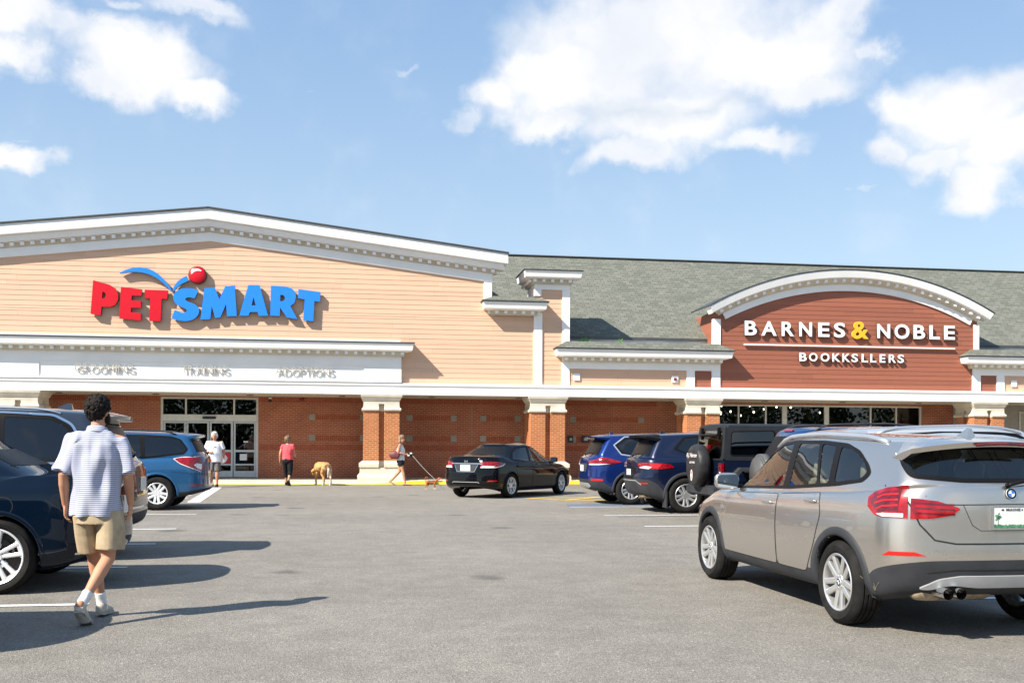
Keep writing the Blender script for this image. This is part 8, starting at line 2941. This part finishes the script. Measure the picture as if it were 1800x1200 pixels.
f = fixture('alarm_strobe', 'white wall plate with a red alarm strobe near the first bookstore pilaster', 'alarm', (11.7, YS - .02, 3.85))
link('plate', bevbox(-.13, .13, -.04, 0, -.13, .13), M['trim'], f, local=True)
link('lens', bevbox(-.055, .055, -.09, -.041, -.05, .05), M['lamp_red'], f, local=True)
for lab, x in (('plain white box on the peach boards right of the tower', 7.98), ('plain white box on the peach boards beyond the last brown panel', 25.45)):
    f = fixture('wall_box', lab, 'junction box', (x, YS - .02, 3.87))
    link('cover', bevbox(-.12, .12, -.04, 0, -.12, .14), M['trim'], f, local=True)
for lab, x in (('smaller dark intercom on the brick wall right of the tower pillar', 8.35), ('wider dark intercom with grey screen on the brick wall', 8.95)):
    f = fixture('intercom', lab, 'intercom', (x, YB, 1.62))
    w_ = .10 if x < 8.5 else .15
    link('housing', bevbox(-w_, w_, -.08, 0, -.13, .13), M['black_plastic'], f, local=True)
    link('screen', bevbox(-w_ * .5, w_ * .5, -.09, -.081, -.05, .05, .003), M['flash'], f, local=True)
f = fixture('security_camera', 'small dome camera under the soffit right of the entrance', 'camera', (-3.15, YB - .25, 3.05))
bm = bmesh.new(); ell(bm, (0, 0, -.05), (.07, .07, .07)); link('dome', bm, M['black_plastic'], f, smooth=True, local=True)
link('bracket', bevbox(-.05, .05, -.04, .25, 0, .06), M['trim'], f, local=True)
f = fixture('alarm_bell', 'red alarm sounder at the top of the brick wall right of the entrance', 'alarm', (-2.0, YB - .03, 3.05))
link('case', bevbox(-.09, .09, -.06, 0, -.05, .06), M['lamp_red'], f, local=True)
f = fixture('wall_lamp', 'small dark wall light on bricks left of the first full pillar', 'lamp', (.42, YB, 1.65))
link('case', bevbox(-.06, .06, -.10, 0, -.08, .08), M['limestone_dark'], f, local=True)
f = fixture('security_camera', 'black bullet camera under the soffit by the grey doors', 'camera', (25.0, YB - .4, 2.9))
bm = bmesh.new(); etube(bm, [V((-.15, 0, .0)), V((.15, 0, 0))], [(.05, .05), (.05, .05)], (0, 0, 1), 12); link('case', bm, M['black_plastic'], f, smooth=True, local=True)
link('bracket', bevbox(-.02, .02, 0, .4, -.02, .2), M['black_plastic'], f, local=True)
# weeds growing behind the low cornice
M['weed'] = simple('weed_green', (0.12, 0.30, 0.045), .7, vary=.3, scale=20)
rnd = random.Random(11)
for (x, n, hgt, lab) in ((8.35, 45, .26, 'larger tuft of green weeds growing in the roof gutter beside the tower'), (9.75, 16, .26, 'smaller thin tuft of green weeds further along the roof gutter')):
    f = thing('weed_plant', lab, 'weed', (x, 37.15, 5.17))
    bm = bmesh.new()
    for k in range(n):
        a = rnd.random() * 2 * pi; r = rnd.random() * (.30 if n > 40 else .10); hh = hgt * (.4 + .6 * rnd.random()); ln = (rnd.random() - .5) * .25
        bx_, by_ = r * cos(a), r * sin(a) * .4
        w_ = .010 + .008 * rnd.random(); b = rnd.random() * pi
        dx, dy = w_ * cos(b), w_ * sin(b)
        v = [bm.verts.new((bx_ - dx, by_ - dy, 0)), bm.verts.new((bx_ + dx, by_ + dy, 0)), bm.verts.new((bx_ + ln * .5 + dx * .7, by_ + dy * .7, hh * .6)), bm.verts.new((bx_ + ln, by_, hh)), bm.verts.new((bx_ + ln * .5 - dx * .7, by_ - dy * .7, hh * .6))]
        bm.faces.new(v)
    link('leaves', bm, M['weed'], f, local=True)

# ------------------------------------------------------------------ woods across the road behind the camera (mirrored in glass and paint)
M['leaf'] = simple('woodland_leaf', (0.055, 0.095, 0.03), .8, vary=.45, scale=.7)
M['bark'] = simple('bark', (0.10, 0.075, 0.055), .9, vary=.2)
bm = bmesh.new()
rnd = random.Random(21)
for k in range(34):
    tx = -115 + k * 7.0 + rnd.random() * 4; ty = -92 - rnd.random() * 16; H_ = 9 + rnd.random() * 7
    tube(bm, [(tx, ty, -.1), (tx + .2, ty, H_ * .4), (tx, ty, H_ * .85)], [.28, .2, .05], 6)
    for i in range(1400):
        a = rnd.random() * 2 * pi; u = rnd.random() ** .5; zc = rnd.random() ** 1.3
        rr = (H_ * .42) * sqrt(max(.05, sin(pi * (.12 + .86 * zc)))) * u * (1 + .3 * sin(3 * a + k))
        p = V((tx + rr * cos(a), ty + rr * sin(a), H_ * (.04 + .96 * zc)))
        sz = .22 + rnd.random() * .28
        d1 = V((rnd.random() - .5, rnd.random() - .5, rnd.random() - .5)).normalized() * sz; d2 = d1.cross(V((rnd.random() - .5, rnd.random() - .5, rnd.random() - .5))).normalized() * sz
        f_ = bm.faces.new([bm.verts.new(p + d1), bm.verts.new(p + d2), bm.verts.new(p - d1), bm.verts.new(p - d2)]); f_.material_index = 1
o = link('woods', bm, [M['bark'], M['leaf']]); tag(o, kind='stuff')
